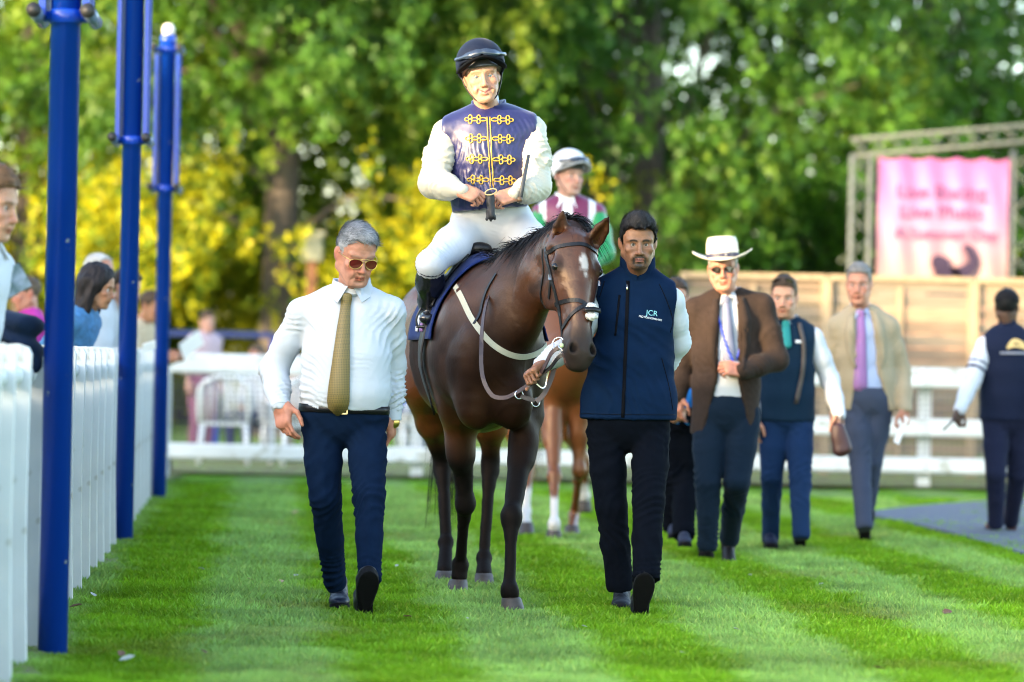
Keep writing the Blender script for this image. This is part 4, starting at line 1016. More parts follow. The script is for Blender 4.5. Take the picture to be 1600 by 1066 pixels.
class Person:
    """joints in world space; index 0 = the side on the left of the picture, 1 = the right"""
    def __init__(s, J, label, o, group=None, base=None, head_h=.0035):
        s.J = J; s.o = o; s.h = head_h
        b = base if base is not None else np.array((J['hip'][0], J['hip'][1], 0.0))
        s.root = thing('person', b, label, 'person', group)
        s.side = unit(J['sh'][1] - J['sh'][0]); s.fwd = unit(np.cross(s.side, (0, 0, 1))); s.fwd = s.fwd * J.get('front', 1)
    def hand(s, i, axis, back, pose='relax', thumb=25, side=1, sc=1.0):
        s.J.setdefault('hands', {})[i] = (axis, back, pose, thumb, side, sc)
    def body(s, legs=True):
        J, o = s.J, s.o; hs = J.get('hs', 1.0); HR = euler(*J.get('hrot', (0, 0, 0))); hc = np.asarray(J['head'])
        nkw = HR.T @ (np.asarray(J['neck']) - hc) / hs
        oo = dict(o); oo['neck'] = tuple(nkw)
        f = head_field(s.h, oo); v, q = f.mesh(); v = smooth(v, q, 1, .35); c = head_colors(v, oo)
        s.HM = lambda p: hc + (np.asarray(p, float) * hs) @ HR.T
        sk = np.array(SKIN[o.get('skin', 'fair')])
        parts = [(s.HM(v), q, c)]
        cr = [(cap(J['neck'], lerp(J['neck'], J['hip'], .25), .05, .10), .05), (cap(lerp(J['neck'], J['hip'], .25), J['hip'], .09, .09), .05)]
        for i in (0, 1):
            cr += limb([lerp(J['neck'], J['sh'][i], .3) - V3(0, 0, .05), J['sh'][i], J['el'][i], J['wr'][i]], [.05, .035, .028, .022])
            if legs: cr += limb([J['hp'][i], J['kn'][i], J['an'][i]], [.06, .04, .03])
        f = shell_field(cr, .02); v, q = f.mesh(); parts.append((v, q, sk))
        for i, (axis, back, pose, th, sd, sc) in J.get('hands', {}).items():
            v, q = put_hand(J['wr'][i], axis, back, pose, th, sd, sc * 1.0, max(.0038, s.h * .95))
            c = sk * (1 + .08 * noise(v, 70)[:, None]) * np.array((1.03, .93, .9)); parts.append((v, q, c))
        V_, Q, C = join(parts)
        s.bodyo = mk('body', V_, Q, skin_mat, s.root, True, C)
        if not o.get('no_eyes'):
            gz = unit(o.get('gaze', (0, -1, 0)))
            for sx in (-1, 1):
                th = np.linspace(0, math.pi, 13); ph = np.linspace(0, 2 * math.pi, 17)[:-1]
                u_, w_, n_ = frame(gz, (0, 0, 1))
                vv = np.array([n_ * math.cos(t) + (u_ * math.cos(p) + w_ * math.sin(p)) * math.sin(t) for t in th for p in ph]) * .0122
                ang = np.repeat(np.degrees(th), 16)
                cc = np.where((ang < 30)[:, None], np.array(o.get('iris', (.06, .035, .02))), np.array((.55, .50, .47))); cc = np.where((ang < 12)[:, None], np.array((.005, .005, .005)), cc)
                ff = np.array([(i * 16 + j, i * 16 + (j + 1) % 16, (i + 1) * 16 + (j + 1) % 16, (i + 1) * 16 + j) for i in range(12) for j in range(16)])[:, ::-1]
                mk('eye', s.HM(vv + np.array((sx * .031, -.0705, .003))), ff, eye_mat, s.root, True, cc)
        return s
    def long_hair(s, col=(.012, .009, .010)):
        f = Field((-.16, -.14, -.36), (.16, .20, .20), .007); f.add(ell((0, .022, .055), (.092, .116, .098)))
        for sx in (-1, 1): f.add(tub((sx * .078, .02, .03), (sx * .085, .035, -.24), (.030, .05), (.036, .045), (1, 0, 0)), .04)
        f.add(tub((0, .085, .02), (0, .085, -.27), (.085, .045), (.08, .04), (1, 0, 0)), .05)
        f.sub(ell((0, -.12, -.03), (.068, .115, .112)), .015)
        v, q = f.mesh(); n = vnormals(v, q); v = v + n * (.006 * noise(v * np.array((1, 1, .25)), 55) + .006 * noise(v, 14))[:, None]
        c = np.asarray(col) * (.7 + .6 * np.clip(.5 + noise(v * np.array((1, 1, .2)), 80), 0, 1))[:, None]
        mk('long_hair', s.HM(v), q, mat('hair_fibre', attr=True, rough=0.55, spec=.18), s.root, True, c); return s
    def hair(s, **kw):
        oo = dict(s.o); oo.update(kw); v, q, c = hair_parts(oo)
        m = mat('hair_fibre', attr=True, rough=0.55, spec=.18); mk('hair', s.HM(v), q, m, s.root, True, c); return s
    def shoulders(s, gr=0.0, rs=.060, rt=.044):
        J = s.J; out = []
        up = lerp(J['neck'], J['chest'], .35)
        for i in (0, 1):
            out.append((cap(up + (J['sh'][i] - up) * .35 - V3(0, 0, .015), J['sh'][i], .085 + gr, rs + gr), .05))
            out.append((cap(lerp(J['neck'], J['sh'][i], .12) + V3(0, 0, .012), J['sh'][i] + V3(0, 0, .012), rt + gr, rs * .8 + gr), .04))
        return out
    def stand_collar(s, m, r=.066, zl=-.045, zh=.098, drop=.062, gap=4, pw=2.2, name='collar'):
        c = np.asarray(s.J['neck']) + V3(0, .005, -.02); v = []; n = 44
        for i in range(n + 1):
            a = R(-90 + gap + (360 - 2 * gap) * i / n); fr = max(0, -math.sin(a)); dz = drop * fr ** pw; q = s.side * math.cos(a) - s.fwd * math.sin(a)
            for rr, z in ((r, zl + .015), (r * 1.06, zh - .006 - dz), (r * 1.13, zh - dz), (r * 1.22, zh - .006 - dz), (r * 1.34, zl)): v.append(c + q * rr * (1.04 if abs(math.sin(a)) > .7 else 1.0) + V3(0, 0, z))
        f = [(i * 5 + j, i * 5 + j + 1, (i + 1) * 5 + j + 1, (i + 1) * 5 + j) for i in range(n) for j in range(4)]
        return mk(name, np.array(v), [q[::-1] for q in f], m, s.root)
    def collar(s, m, sz=1.0, open_=0.0, name='collar'):
        """shirt collar: band and two points, in the frame of the neck"""
        J = s.J; c = np.asarray(J['neck']) + V3(0, 0, .012); X, Yb, Z = s.side, -s.fwd, V3(0, 0, 1)
        W = lambda p: c + (X * p[0] + Yb * p[1] + Z * p[2]) * sz
        v = []; f = []; n = 28
        for i in range(n):
            a = 2 * math.pi * i / n; fr = max(0, -math.sin(a))
            for r, z in ((.068, -.02 - .022 * fr), (.064, .030 - .030 * fr), (.071, .034 - .030 * fr), (.080, -.012 - .02 * fr)):
                v.append(W((r * math.cos(a), r * 1.05 * math.sin(a) + .008, z)))
        f = [(i * 4 + j, i * 4 + (j + 1) % 4, ((i + 1) % n) * 4 + (j + 1) % 4, ((i + 1) % n) * 4 + j) for i in range(n) for j in range(4)]
        for sx in (-1, 1):
            pts = [(sx * (.010 + open_), -.072, -.004), (sx * (.046 + open_), -.098, -.066), (sx * .078, -.045, -.042), (sx * .080, .0, .0), (sx * .066, -.02, .022), (sx * .036, -.058, .010)]
            b = len(v); ce = np.mean(pts, 0)
            v += [W(p) for p in pts] + [W(np.array(p) + np.array((0, -.0045, .003))) for p in pts]; k = len(pts)
            f += [tuple(b + i for i in range(k)), tuple(b + k + i for i in reversed(range(k)))] + [(b + i, b + (i + 1) % k, b + k + (i + 1) % k, b + k + i) for i in range(k)]
        mk(name, np.array(v), f, m, s.root, False); return s
def ring(bvh, c, up, r, n=40, off=.003, a0=0, a1=360):
    """points where a horizontal belt round c meets the body"""
    u, w, _ = frame(up, (1, 0, 0)); P_, N_ = [], []
    for a in np.radians(np.linspace(a0, a1, n)):
        d = u * math.cos(a) + w * math.sin(a); p, nn = cast(bvh, np.asarray(c) + d * r, -d, off)
        if p is None: continue
        P_.append(p); N_.append(d)
    return np.array(P_), np.array(N_)
def drape(bvh, pts, d, off=.004, back=.6):
    P_, N_ = [], []
    for p in pts:
        a, n = cast(bvh, np.asarray(p) - unit(d) * back, d, off)
        if a is None:
            a, n = snap(bvh, p, off)
        P_.append(a); N_.append(n)
    return np.array(P_), np.array(N_)
# ------------------------------------------------------------------ cloth materials
shirt_w = mat('white_cotton', (0.44, 0.47, 0.52), 0.85, sheen=.05, bump=.0004, bscale=500)
navy_wool = mat('navy_wool', (0.0030, 0.0095, 0.027), 0.95, spec=.05, sheen=.0, var=.15, vscale=20, bump=.0004, bscale=600)
blk_cloth = mat('black_twill', (0.0020, 0.0032, 0.0062), 0.95, spec=.05, sheen=.0, var=.15, vscale=20, bump=.0004, bscale=600)
navy_soft = mat('navy_softshell', (0.0018, 0.0105, 0.034), 0.9, spec=.08, sheen=.0, var=.12, vscale=14, bump=.0005, bscale=500)
blk_leather = mat('black_leather', (0.005, 0.005, 0.007), 0.38, spec=.3, bump=.0008, bscale=90)
navy_leather = mat('navy_leather', (0.005, 0.008, 0.02), 0.42, spec=.2, bump=.0008, bscale=90)
sole_m = mat('black_sole', (0.003, 0.003, 0.004), 0.8, spec=.15, bump=.002, bscale=60)
gold_m = mat('gold_metal', (0.7, 0.48, 0.16), 0.3, metal=1.0)
steel_m = mat('steel', (0.6, 0.6, 0.6), 0.25, metal=1.0)
def tie_mat(name, a, b, scale=160, kind='dot'):
    m = bpy.data.materials.new(name); m.use_nodes = True; N = m.node_tree.nodes; L = m.node_tree.links; p = N['Principled BSDF']; p.inputs['Roughness'].default_value = .55
    tc = N.new('ShaderNodeTexCoord'); mp = N.new('ShaderNodeMapping'); L.new(tc.outputs['Object'], mp.inputs[0]); mp.inputs['Rotation'].default_value = (0, R(45), 0)
    if kind == 'dot':
        v = N.new('ShaderNodeTexChecker'); v.inputs['Scale'].default_value = scale; L.new(mp.outputs[0], v.inputs[0]); fac = v.outputs['Fac']
    else:
        v = N.new('ShaderNodeTexWave'); v.inputs['Scale'].default_value = scale; L.new(mp.outputs[0], v.inputs[0])
        r = N.new('ShaderNodeMath'); r.operation = 'GREATER_THAN'; r.inputs[1].default_value = .55; L.new(v.outputs['Fac'], r.inputs[0]); fac = r.outputs[0]
    mx = N.new('ShaderNodeMix'); mx.data_type = 'RGBA'; mx.inputs[6].default_value = (*a, 1); mx.inputs[7].default_value = (*b, 1); L.new(fac, mx.inputs['Factor']); L.new(mx.outputs[2], p.inputs['Base Color']); return m
def make_tie(pr, surf, knot, end, m, w=.085, kw=.034):
    """a tie lying on the shirt from knot to end"""
    bv = bvh_of(*(surf if isinstance(surf, list) else [surf])); pts = [lerp(knot, end, t) for t in np.linspace(0, 1, 18)]
    q, n = drape(bv, pts, -pr.fwd, .009)
    ww = np.interp(np.linspace(0, 1, 18), [0, .08, .12, .8, .93, 1], [kw * 1.25, kw, kw * 1.15, w, w * 1.05, .012])
    for _ in range(2): q[1:-1] = (q[:-2] + q[1:-1] * 2 + q[2:]) / 4
    v, f = strap_geo(q, np.tile(pr.fwd, (18, 1)), ww, .006); t = mk('tie', np.array(v), f, m, pr.root)
    k = q[0] + V3(0, 0, .0); fl = shell_field([(tub(k + V3(0, 0, .012), k - V3(0, 0, .03), (kw * .62, .014), (kw * .45, .012), pr.side), 0)], .004); v, f = fl.mesh(); mk('knot', v + pr.fwd * .004, f, m, t)
def make_belt(pr, surf, c, m, w=.035, buckle=steel_m, up=(0, 0, 1)):
    bv = bvh_of(surf); q, n = ring(bv, c, up, .5, 61, .002)
    v, f = strap_geo(q, n, w, .005); b = mk('belt', np.array(v), f, m, pr.root)
    if buckle is not None:
        p, nn = cast(bv, np.asarray(c) + pr.fwd * .5, -pr.fwd, .008); mb = MB(); X = pr.side
        for s in (-1, 1): mb.beam(p + X * s * .022 - V3(0, 0, .02), p + X * s * .022 + V3(0, 0, .02), .006, .006, X); mb.beam(p - X * .022 + V3(0, 0, s * .02), p + X * .022 + V3(0, 0, s * .02), .006, .006)
        mb.obj('buckle', buckle, b)
def trousers(pr, top, hemL, hemR, m, hips, rad, h=.011, amp=.006, crease=True, seed=0):
    J = pr.J; pr_ = torso(hips, pr.side, .04); fo = []
    for i in (0, 1):
        kn = J['kn'][i]; an = J['an'][i]; hp = J['hp'][i]
        pts = [hp, lerp(hp, kn, .5), kn, lerp(kn, an, .5), an, an + unit(an - kn) * .06]
        pr_ += limb(pts, list(rad) + [rad[-1]], .014)
        if crease: pr_ += limb([p + pr.fwd * (r * .93) for p, r in zip(pts[1:], list(rad[1:]) + [rad[-1]])], [.010] * 5, .02)
        fo += leg_folds(hp, kn, an, amp * 1.5)
    cuts = [((0, 0, 1), top)]
    f = shell_field(pr_, h)
    f.cut((0, 0, 1), top)
    v0 = None
    # hems: only below the knees of that leg
    for i, hem in ((0, hemL), (1, hemR)):
        an, kn = J['an'][i], J['kn'][i]; n = unit(hem[1]) if isinstance(hem, tuple) else unit(an - kn); p = hem[0] if isinstance(hem, tuple) else hem
        X = f.ax[0][:, None, None]; Y = f.ax[1][None, :, None]; Z = f.ax[2][None, None, :]
        d = ((X - p[0]) * n[0] + (Y - p[1]) * n[1] + (Z - p[2]) * n[2]).astype(np.float32)
        near = (((X - an[0]) ** 2 + (Y - an[1]) ** 2 + (Z - an[2]) ** 2) < .19 ** 2)
        other = J['an'][1 - i]
        near &= (((X - an[0]) ** 2 + (Y - an[1]) ** 2) < ((X - other[0]) ** 2 + (Y - other[1]) ** 2))
        f.F = np.where(near, np.maximum(f.F, d), f.F)
    v, q = f.mesh(); v = smooth(v, q, 1); n = vnormals(v, q); v = folds(v, n, fo, seed); v = v + n * (.0045 * (.25 - np.abs(noise(v * np.array((1, 1, .5)), 9, seed))) + .0025 * (.25 - np.abs(noise(v * np.array((.6, 1, 1)), 19, seed))))[:, None]
    return mk('trousers', v, q, m, pr.root)
def PJ(d, **k):
    """joint table from places in the photograph at distance d (or their own distance)"""
    def one(t): return P(t[0], t[1], t[2] if len(t) > 2 else d)
    return {n: ([one(t) for t in v] if isinstance(v, list) else one(v)) for n, v in k.items()}
PX = 13.9 / 4800

# ------------------------------------------------------------------ the man in the white shirt and sunglasses
def man_left():
    d = 13.9
    J = PJ(d, hip=(538, 662), chest=(545, 520), neck=(549, 452, 13.88), head=(556, 400, 13.78), sh=[(472, 490), (611, 488)], el=[(428, 577, 13.98), (612, 572, 14.03)], wr=[(438, 632, 13.84), (613, 650, 14.02)],
           hp=[(504, 668), (572, 668)], kn=[(508, 778, 13.86), (577, 775, 13.72)], an=[(523, 905, 14.12), (577, 900, 13.60)])
    J['hs'] = 1.07; J['hrot'] = (24, 20, 2)
    o = dict(age=1.2, skin='ruddy', hair=(.10, .105, .12), hair2=(.40, .41, .43), hair_side=(.36, .36, .37), hair_t=(.020, .004, .008), hair_len=.03, comb=(.5, -.7, .3), hairline=.082, recede=.012, brow=(.25, .2, .17), brow_w=.5, lash=.3, jaw=1.06, red=.8,
             scalp=(.30, .27, .26), lift=.16, hair_amp=.004, stubble=.25, beard=(.3, .26, .25), no_eyes=True)
    p = Person(J, 'man in white shirt, gold patterned tie and red sunglasses walking beside the horse', o)
    p.hand(0, (.22, -.25, -.95), (-.65, -.75, 0), 'relax', 20, 1, 1.12); p.hand(1, (-.05, .1, -.98), (.9, -.2, 0), 'relax', 20, -1, 1.05)
    p.body(); p.hair()
    st = [(P(538, 640, d), .186, .135), (P(540, 608, d - .02), .196, .150), (P(541, 560, d - .02), .192, .146), (P(543, 510, d), .192, .132), (P(547, 484, d), .165, .105)]
    pr_ = torso(st, p.side) + p.shoulders(.002, .056, .042)
    for i in (0, 1): pr_ += limb([J['sh'][i], lerp(J['sh'][i], J['el'][i], .5), J['el'][i], lerp(J['el'][i], J['wr'][i], .55), J['wr'][i]], [.066, .062, .063, .057, .046], .03)
    fo = []
    for i in (0, 1): fo += arm_folds(J['sh'][i], J['el'][i], J['wr'][i], .007)
    fo += [(P(480, 520, d - .1), .12, (.8, 0, .5), .06, .007), (P(600, 520, d - .1), .12, (-.8, 0, .5), .06, .006), (P(540, 612, d - .12), .16, (.25, 0, 1), .045, .006), (P(590, 580, d - .12), .13, (-.6, 0, .8), .06, .006), (P(490, 590, d - .12), .13, (.6, 0, .8), .06, .006)]
    sh = cloth('shirt', pr_, shirt_w, p.root, .009, cuts=[((0, 0, -1), P(538, 641, d)), ], fold=[(c_, r_, d_, w_, a_ * 2.4) for c_, r_, d_, w_, a_ in fo], seed=1.0, sub=[(cap(J['neck'] - V3(0, -.02, .02), J['neck'] + V3(0, -.03, .15), .052, .075), .01)])
    for i, off in ((0, .0), (1, .0)):
        ax = unit(J['wr'][i] - J['el'][i]); f = shell_field([(cap(J['wr'][i] - ax * .05, J['wr'][i] + ax * .02, .046, .042), 0)], .006); f.cut(ax, J['wr'][i] + ax * .022); f.cut(-ax, J['wr'][i] - ax * .05); v, q = f.mesh(); mk('cuff', v, q, shirt_w, p.root)
    p.collar(shirt_w, 1.18)
    hips = [(P(538, 628, d), .190, .140), (P(538, 648, d), .194, .138), (P(538, 664, d), .19, .10)]
    tr = trousers(p, P(538, 633, d), J['an'][0] + V3(0, 0, -.055), (J['an'][1] + V3(0, 0, -.02), (-.3, -.6, -.9)), navy_wool, hips, [.092, .086, .072, .062, .052], .010, .006, True, 2.0)
    make_belt(p, tr, P(538, 639, d), blk_leather, .036, mat('brass_buckle', (.6, .5, .3), .3, metal=1), unit(V3(.02, 0, 1)))
    make_tie(p, [sh, tr], P(541, 468, d - .1), P(529, 648, d - .1), tie_mat('gold_tie', (.19, .135, .035), (.10, .078, .026), 190), .098, .042)
    shoe(p.root, G(527, 950) + V3(-.0, .12, .004), (.06, -1, 0), (0, 0, 1), navy_leather, sole_m, 1.03)
    shoe(p.root, G(563, 968) + V3(0.012, .06, .03), (.10, -.66, .75), (-.12, .75, .66), blk_leather, sole_m, 1.05, sole_t=.022)
    # sunglasses
    lens = mat('red_lens', (.10, .006, .010), .06, spec=.8, coat=.6)
    H = p.HM
    def lensm(sx):
        v, f = [], []; n = 20
        for k in range(2):
            for i in range(n):
                a = 2 * math.pi * i / n; x = .0285 * math.cos(a); z = (.0255 if math.sin(a) < 0 else .017) * math.sin(a) - .004 * math.cos(a) * sx * (math.sin(a) < 0)
                xx = sx * .034 + x; v.append((xx, -.102 + .28 * (abs(xx) - .03) ** 1 * (abs(xx) > .03) + k * .002 - .15 * z * 0, .0 + z))
        f = [list(range(n)), list(range(2 * n - 1, n - 1, -1))] + [[i, i + n, (i + 1) % n + n, (i + 1) % n] for i in range(n)]
        return np.array(v), [q[::-1] for q in f]
    sg = None
    mb = MB(); mb.tube([H((s * .012, -.104, .010)) for s in (-1, 0, 1)], .0014, 6); mb.tube([H((-.02, -.105, .019)), H((0, -.108, .020)), H((.02, -.105, .019))], .0014, 6)
    for s in (-1, 1): mb.tube([H((s * .060, -.094, .010)), H((s * .074, -.05, .012)), H((s * .078, .015, .010))], .0014, 6)
    for s in (-1, 1):
        v, f = lensm(s); mb.tube([H(q) for q in np.vstack([v[:20], v[:1]])], .0014, 6, False)
    sgo = mb.obj('sunglasses', gold_m, p.root, True)
    for s in (-1, 1):
        v, f = lensm(s); mk('lens', H(v), f, lens, sgo, False)
    # watch
    w = J['wr'][1]; ax = unit(J['wr'][1] - J['el'][1]); f = shell_field([(tub(w + ax * .022, w + ax * .03, (.034, .03), (.034, .03), (1, 0, 0)), 0)], .005); v, q = f.mesh(); mk('watch', v, q, gold_m, p.root)
man_left()

# ------------------------------------------------------------------ the groom in the navy gilet
def groom():
    d = 14.15
    J = PJ(d, hip=(982, 672), chest=(992, 520), neck=(996, 428, 14.15), head=(997, 381, 14.03), sh=[(938, 462), (1049, 468)], el=[(900, 535, 14.12), (1060, 535, 14.26)], wr=[(846, 570, 14.02), (1030, 585, 14.34)],
           hp=[(946, 674), (1018, 674)], kn=[(955, 792, 14.12), (1013, 786, 13.95)], an=[(968, 908, 14.18), (1010, 902, 13.80)])
    J['hs'] = .94; J['hrot'] = (3, 8, -1)
    o = dict(skin='brown', hair=(.004, .004, .005), hair2=(.026, .028, .035), hair_t=(.034, .008, .014), hair_amp=.006, quiff=-.012, hair_len=.026, comb=(.1, -.2, .9), hairline=.076, recede=.010, brow=(.012, .009, .008), brow_w=.95, brow_t=1.25, stubble=1.1, goatee=.95, beard=(.022, .016, .014),
             lash=.8, lip=(.22, .085, .07), nose=1.1, iris=(.02, .012, .008), fw=1.12, jaw=1.02, red=.3, lift=.3, eye_open=1.15, gaze=(-.02, -1, .16))
    p = Person(J, 'groom with dark hair and short beard in navy gilet leading the bay horse', o)
    p.hand(0, (-.55, -.72, -.42), (-.60, -.05, .80), 'fist', 40, -1, 1.08)
    p.body(); p.hair()
    st = [(P(981, 655, d), .226, .150), (P(983, 620, d), .212, .145), (P(987, 560, d), .186, .138), (P(991, 505, d), .186, .130), (P(995, 468, d), .160, .105)]
    vest_pr = torso(st, p.side) + p.shoulders(.012, .058, .050)
    # sleeves of the shirt below
    pr_ = []
    for i in (0, 1): pr_ += limb([J['sh'][i] - V3(0, 0, .01), lerp(J['sh'][i], J['el'][i], .5), J['el'][i], lerp(J['el'][i], J['wr'][i], .6), J['wr'][i]], [.062, .060, .056, .050, .040], .03)
    pr_ += [(cap(J['sh'][0], J['sh'][1], .05), .03)]
    fo = []
    for i in (0, 1): fo += arm_folds(J['sh'][i], J['el'][i], J['wr'][i], .006)
    cloth('shirt', pr_, shirt_w, p.root, .009, fold=[(c_, r_, d_, w_, a_ * .7) for c_, r_, d_, w_, a_ in fo], seed=4.0, micro=.0006)
    sub = []
    for i, s in ((0, -1), (1, 1)):
        a = J['sh'][i] + p.side * s * .062; sub.append((tub(a + V3(0, 0, .10), a - V3(0, 0, .15), (.040, .10), (.055, .12), p.side), .015))
    fo = [(P(1000, 580, d - .1), .18, (.6, 0, .9), .17, .010), (P(1030, 560, d - .1), .14, (.9, 0, .4), .14, .010), (P(950, 560, d - .1), .16, (-.5, 0, .8), .16, .009), (P(985, 640, d - .1), .2, (1, 0, .2), .18, .009)]
    vest = cloth('gilet', vest_pr, navy_soft, p.root, .009, cuts=[((0, 0, -1), P(981, 656, d))], sub=sub + [(cap(J['neck'] - V3(0, -.01, .03), J['neck'] + V3(0, -.03, .2), .054, .075), .01)], fold=fo, seed=6.0)
    p.stand_collar(navy_soft, .066, -.05, .105, .066)
    bv = bvh_of(vest); fw = p.fwd
    zipm = mat('zip_black', (.0015, .002, .004), .8, spec=.1)
    q, nn = drape(bv, [lerp(P(980, 440, d), P(971, 660, d), t) for t in np.linspace(0, 1, 26)], -fw, .001); v, f = strap_geo(q, nn, .016, .003); z = mk('zip', np.array(v), f, zipm, p.root)
    q0, n0 = drape(bv, [P(979, 447, d), P(978.4, 455, d)], -fw, .006); v, f = strap_geo(q0, n0, .007, .003); mk('zip_pull', np.array(v), f, steel_m, z)
    q, nn = drape(bv, [lerp(P(967, 462, d), P(960, 525, d), t) for t in np.linspace(0, 1, 12)], -fw, .001); v, f = strap_geo(q, nn, .010, .002); mk('pocket_zip', np.array(v), f, zipm, p.root)
    for pts in ([(1029, 445), (1040, 470), (1050, 500), (1046, 520)], [(1032, 560), (1043, 600), (1050, 640)], [(944, 440), (936, 465)]):
        q, nn = drape(bv, spline([P(a, b, d) for a, b in pts], 16), -fw, .0005); v, f = tube_geo(q, .0022, 5); mk('seam', np.array(v), f, zipm, p.root)
    q, nn = drape(bv, [lerp(P(908, 646, d), P(1055, 648, d), t) for t in np.linspace(0, 1, 30)], -fw, .0005); v, f = tube_geo(q, .0016, 5); mk('hem_seam', np.array(v), f, zipm, p.root)
    # stitched lettering
    def words(body, px, py, size, m, tilt=-7):
        c = bpy.data.curves.new('lettering', 'FONT'); c.body = body; c.size = size; c.align_x = 'CENTER'; o = bpy.data.objects.new('tmp', c); COL.objects.link(o)
        dg = bpy.context.evaluated_depsgraph_get(); me = bpy.data.meshes.new_from_object(o.evaluated_get(dg)); bpy.data.objects.remove(o)
        n = len(me.vertices); co_ = np.empty(n * 3, np.float32); me.vertices.foreach_get('co', co_); co_ = co_.reshape(-1, 3)
        cc = P(px, py, d); t = R(tilt); w = [cc + p.side * (x * math.cos(t) - y * math.sin(t)) + V3(0, 0, x * math.sin(t) + y * math.cos(t)) for x, y, _ in co_]
        q, nn = drape(bv, w, -fw, .0035); me.vertices.foreach_set('co', q.astype(np.float32).ravel()); me.update(); o = obj('lettering', me, m, p.root); o['kind'] = 'stuff'
    words('JCR', 1016, 494, .034, mat('thread_teal', (.20, .48, .52), .7), -4); words('MOTORHOMEHIRE', 1014, 499.5, .0125, mat('thread_white', (.7, .72, .75), .7), -7)
    hips = [(P(982, 640, d), .170, .125), (P(982, 660, d), .182, .125), (P(982, 672, d), .180, .10)]
    trousers(p, P(982, 642, d), J['an'][0] + V3(0, 0, -.045), (J['an'][1] + V3(0, 0, -.02), (0, -.5, -.9)), blk_cloth, hips, [.088, .084, .074, .068, .062], .010, .0065, False, 8.0)
    sneaker = mat('black_sneaker', (.006, .007, .010), .6, spec=.15, bump=.001, bscale=150)
    s0 = shoe(p.root, G(973, 955) + V3(0, .13, .004), (-.05, -1, 0), (0, 0, 1), sneaker, sole_m, 1.0)
    lw = mat('white_lace', (.6, .62, .65), .7); mb = MB(); b = G(973, 955) + V3(0, .13, .004)
    for i in range(4): mb.tube([b + V3(-.025, -.075 - i * .02, .088 - i * .008), b + V3(.0, -.082 - i * .02, .094 - i * .008), b + V3(.02, -.075 - i * .02, .088 - i * .008)], .0022, 5)
    mb.obj('lace', lw, s0, True)
    shoe(p.root, G(998, 970) + V3(.008, .06, .025), (.04, -.62, .78), (0, .78, .62), sneaker, sole_m, 1.04, sole_t=.024)
groom()
# ------------------------------------------------------------------ horses
coat_m = mat('horse_coat', attr=True, rough=0.30, spec=.45, tint=(1.0, .80, .62), bump=.0013, bscale=60, rough_attr=True)
hoof_m = mat('hoof_horn', (.040, .028, .020), .55, var=.3, vscale=18, stretch=(1, 1, 4), bump=.002, bscale=30)
mane_m = mat('mane_hair', attr=True, rough=.5, spec=.2)
def strands(root_pts, dirs, L, w, col, name, root, drop=.6, seg=4, jit=.15):
    """tapering hair ribbons that fall under their weight"""
    n = len(root_pts); p = np.array(root_pts, float); d = np.array(dirs, float) + rng.standard_normal((n, 3)) * jit
    d /= np.linalg.norm(d, axis=1)[:, None]; L = np.asarray(L) * np.ones(n); Vv = []; 
    side = np.cross(d, rng.standard_normal((n, 3))); side /= np.linalg.norm(side, axis=1)[:, None]
    for k in range(seg + 1):
        t = k / seg; q = p + d * (t * L)[:, None] + np.array((0, 0, -1)) * (drop * t * t * L)[:, None]; ww = w * (1 - t * .85)
        Vv += [q - side * ww, q + side * ww]
    Vv = np.stack(Vv, 1).reshape(-1, 3); m = 2 * (seg + 1); b = np.arange(n)[:, None] * m
    F_ = np.concatenate([b + np.array([[2 * k, 2 * k + 1, 2 * k + 3, 2 * k + 2]]) for k in range(seg)], 0)
    c = np.repeat(np.asarray(col) * (.6 + .8 * rng.random((n, 1))), m, 0)
    return mk(name, Vv, F_, mane_m, root, True, c)
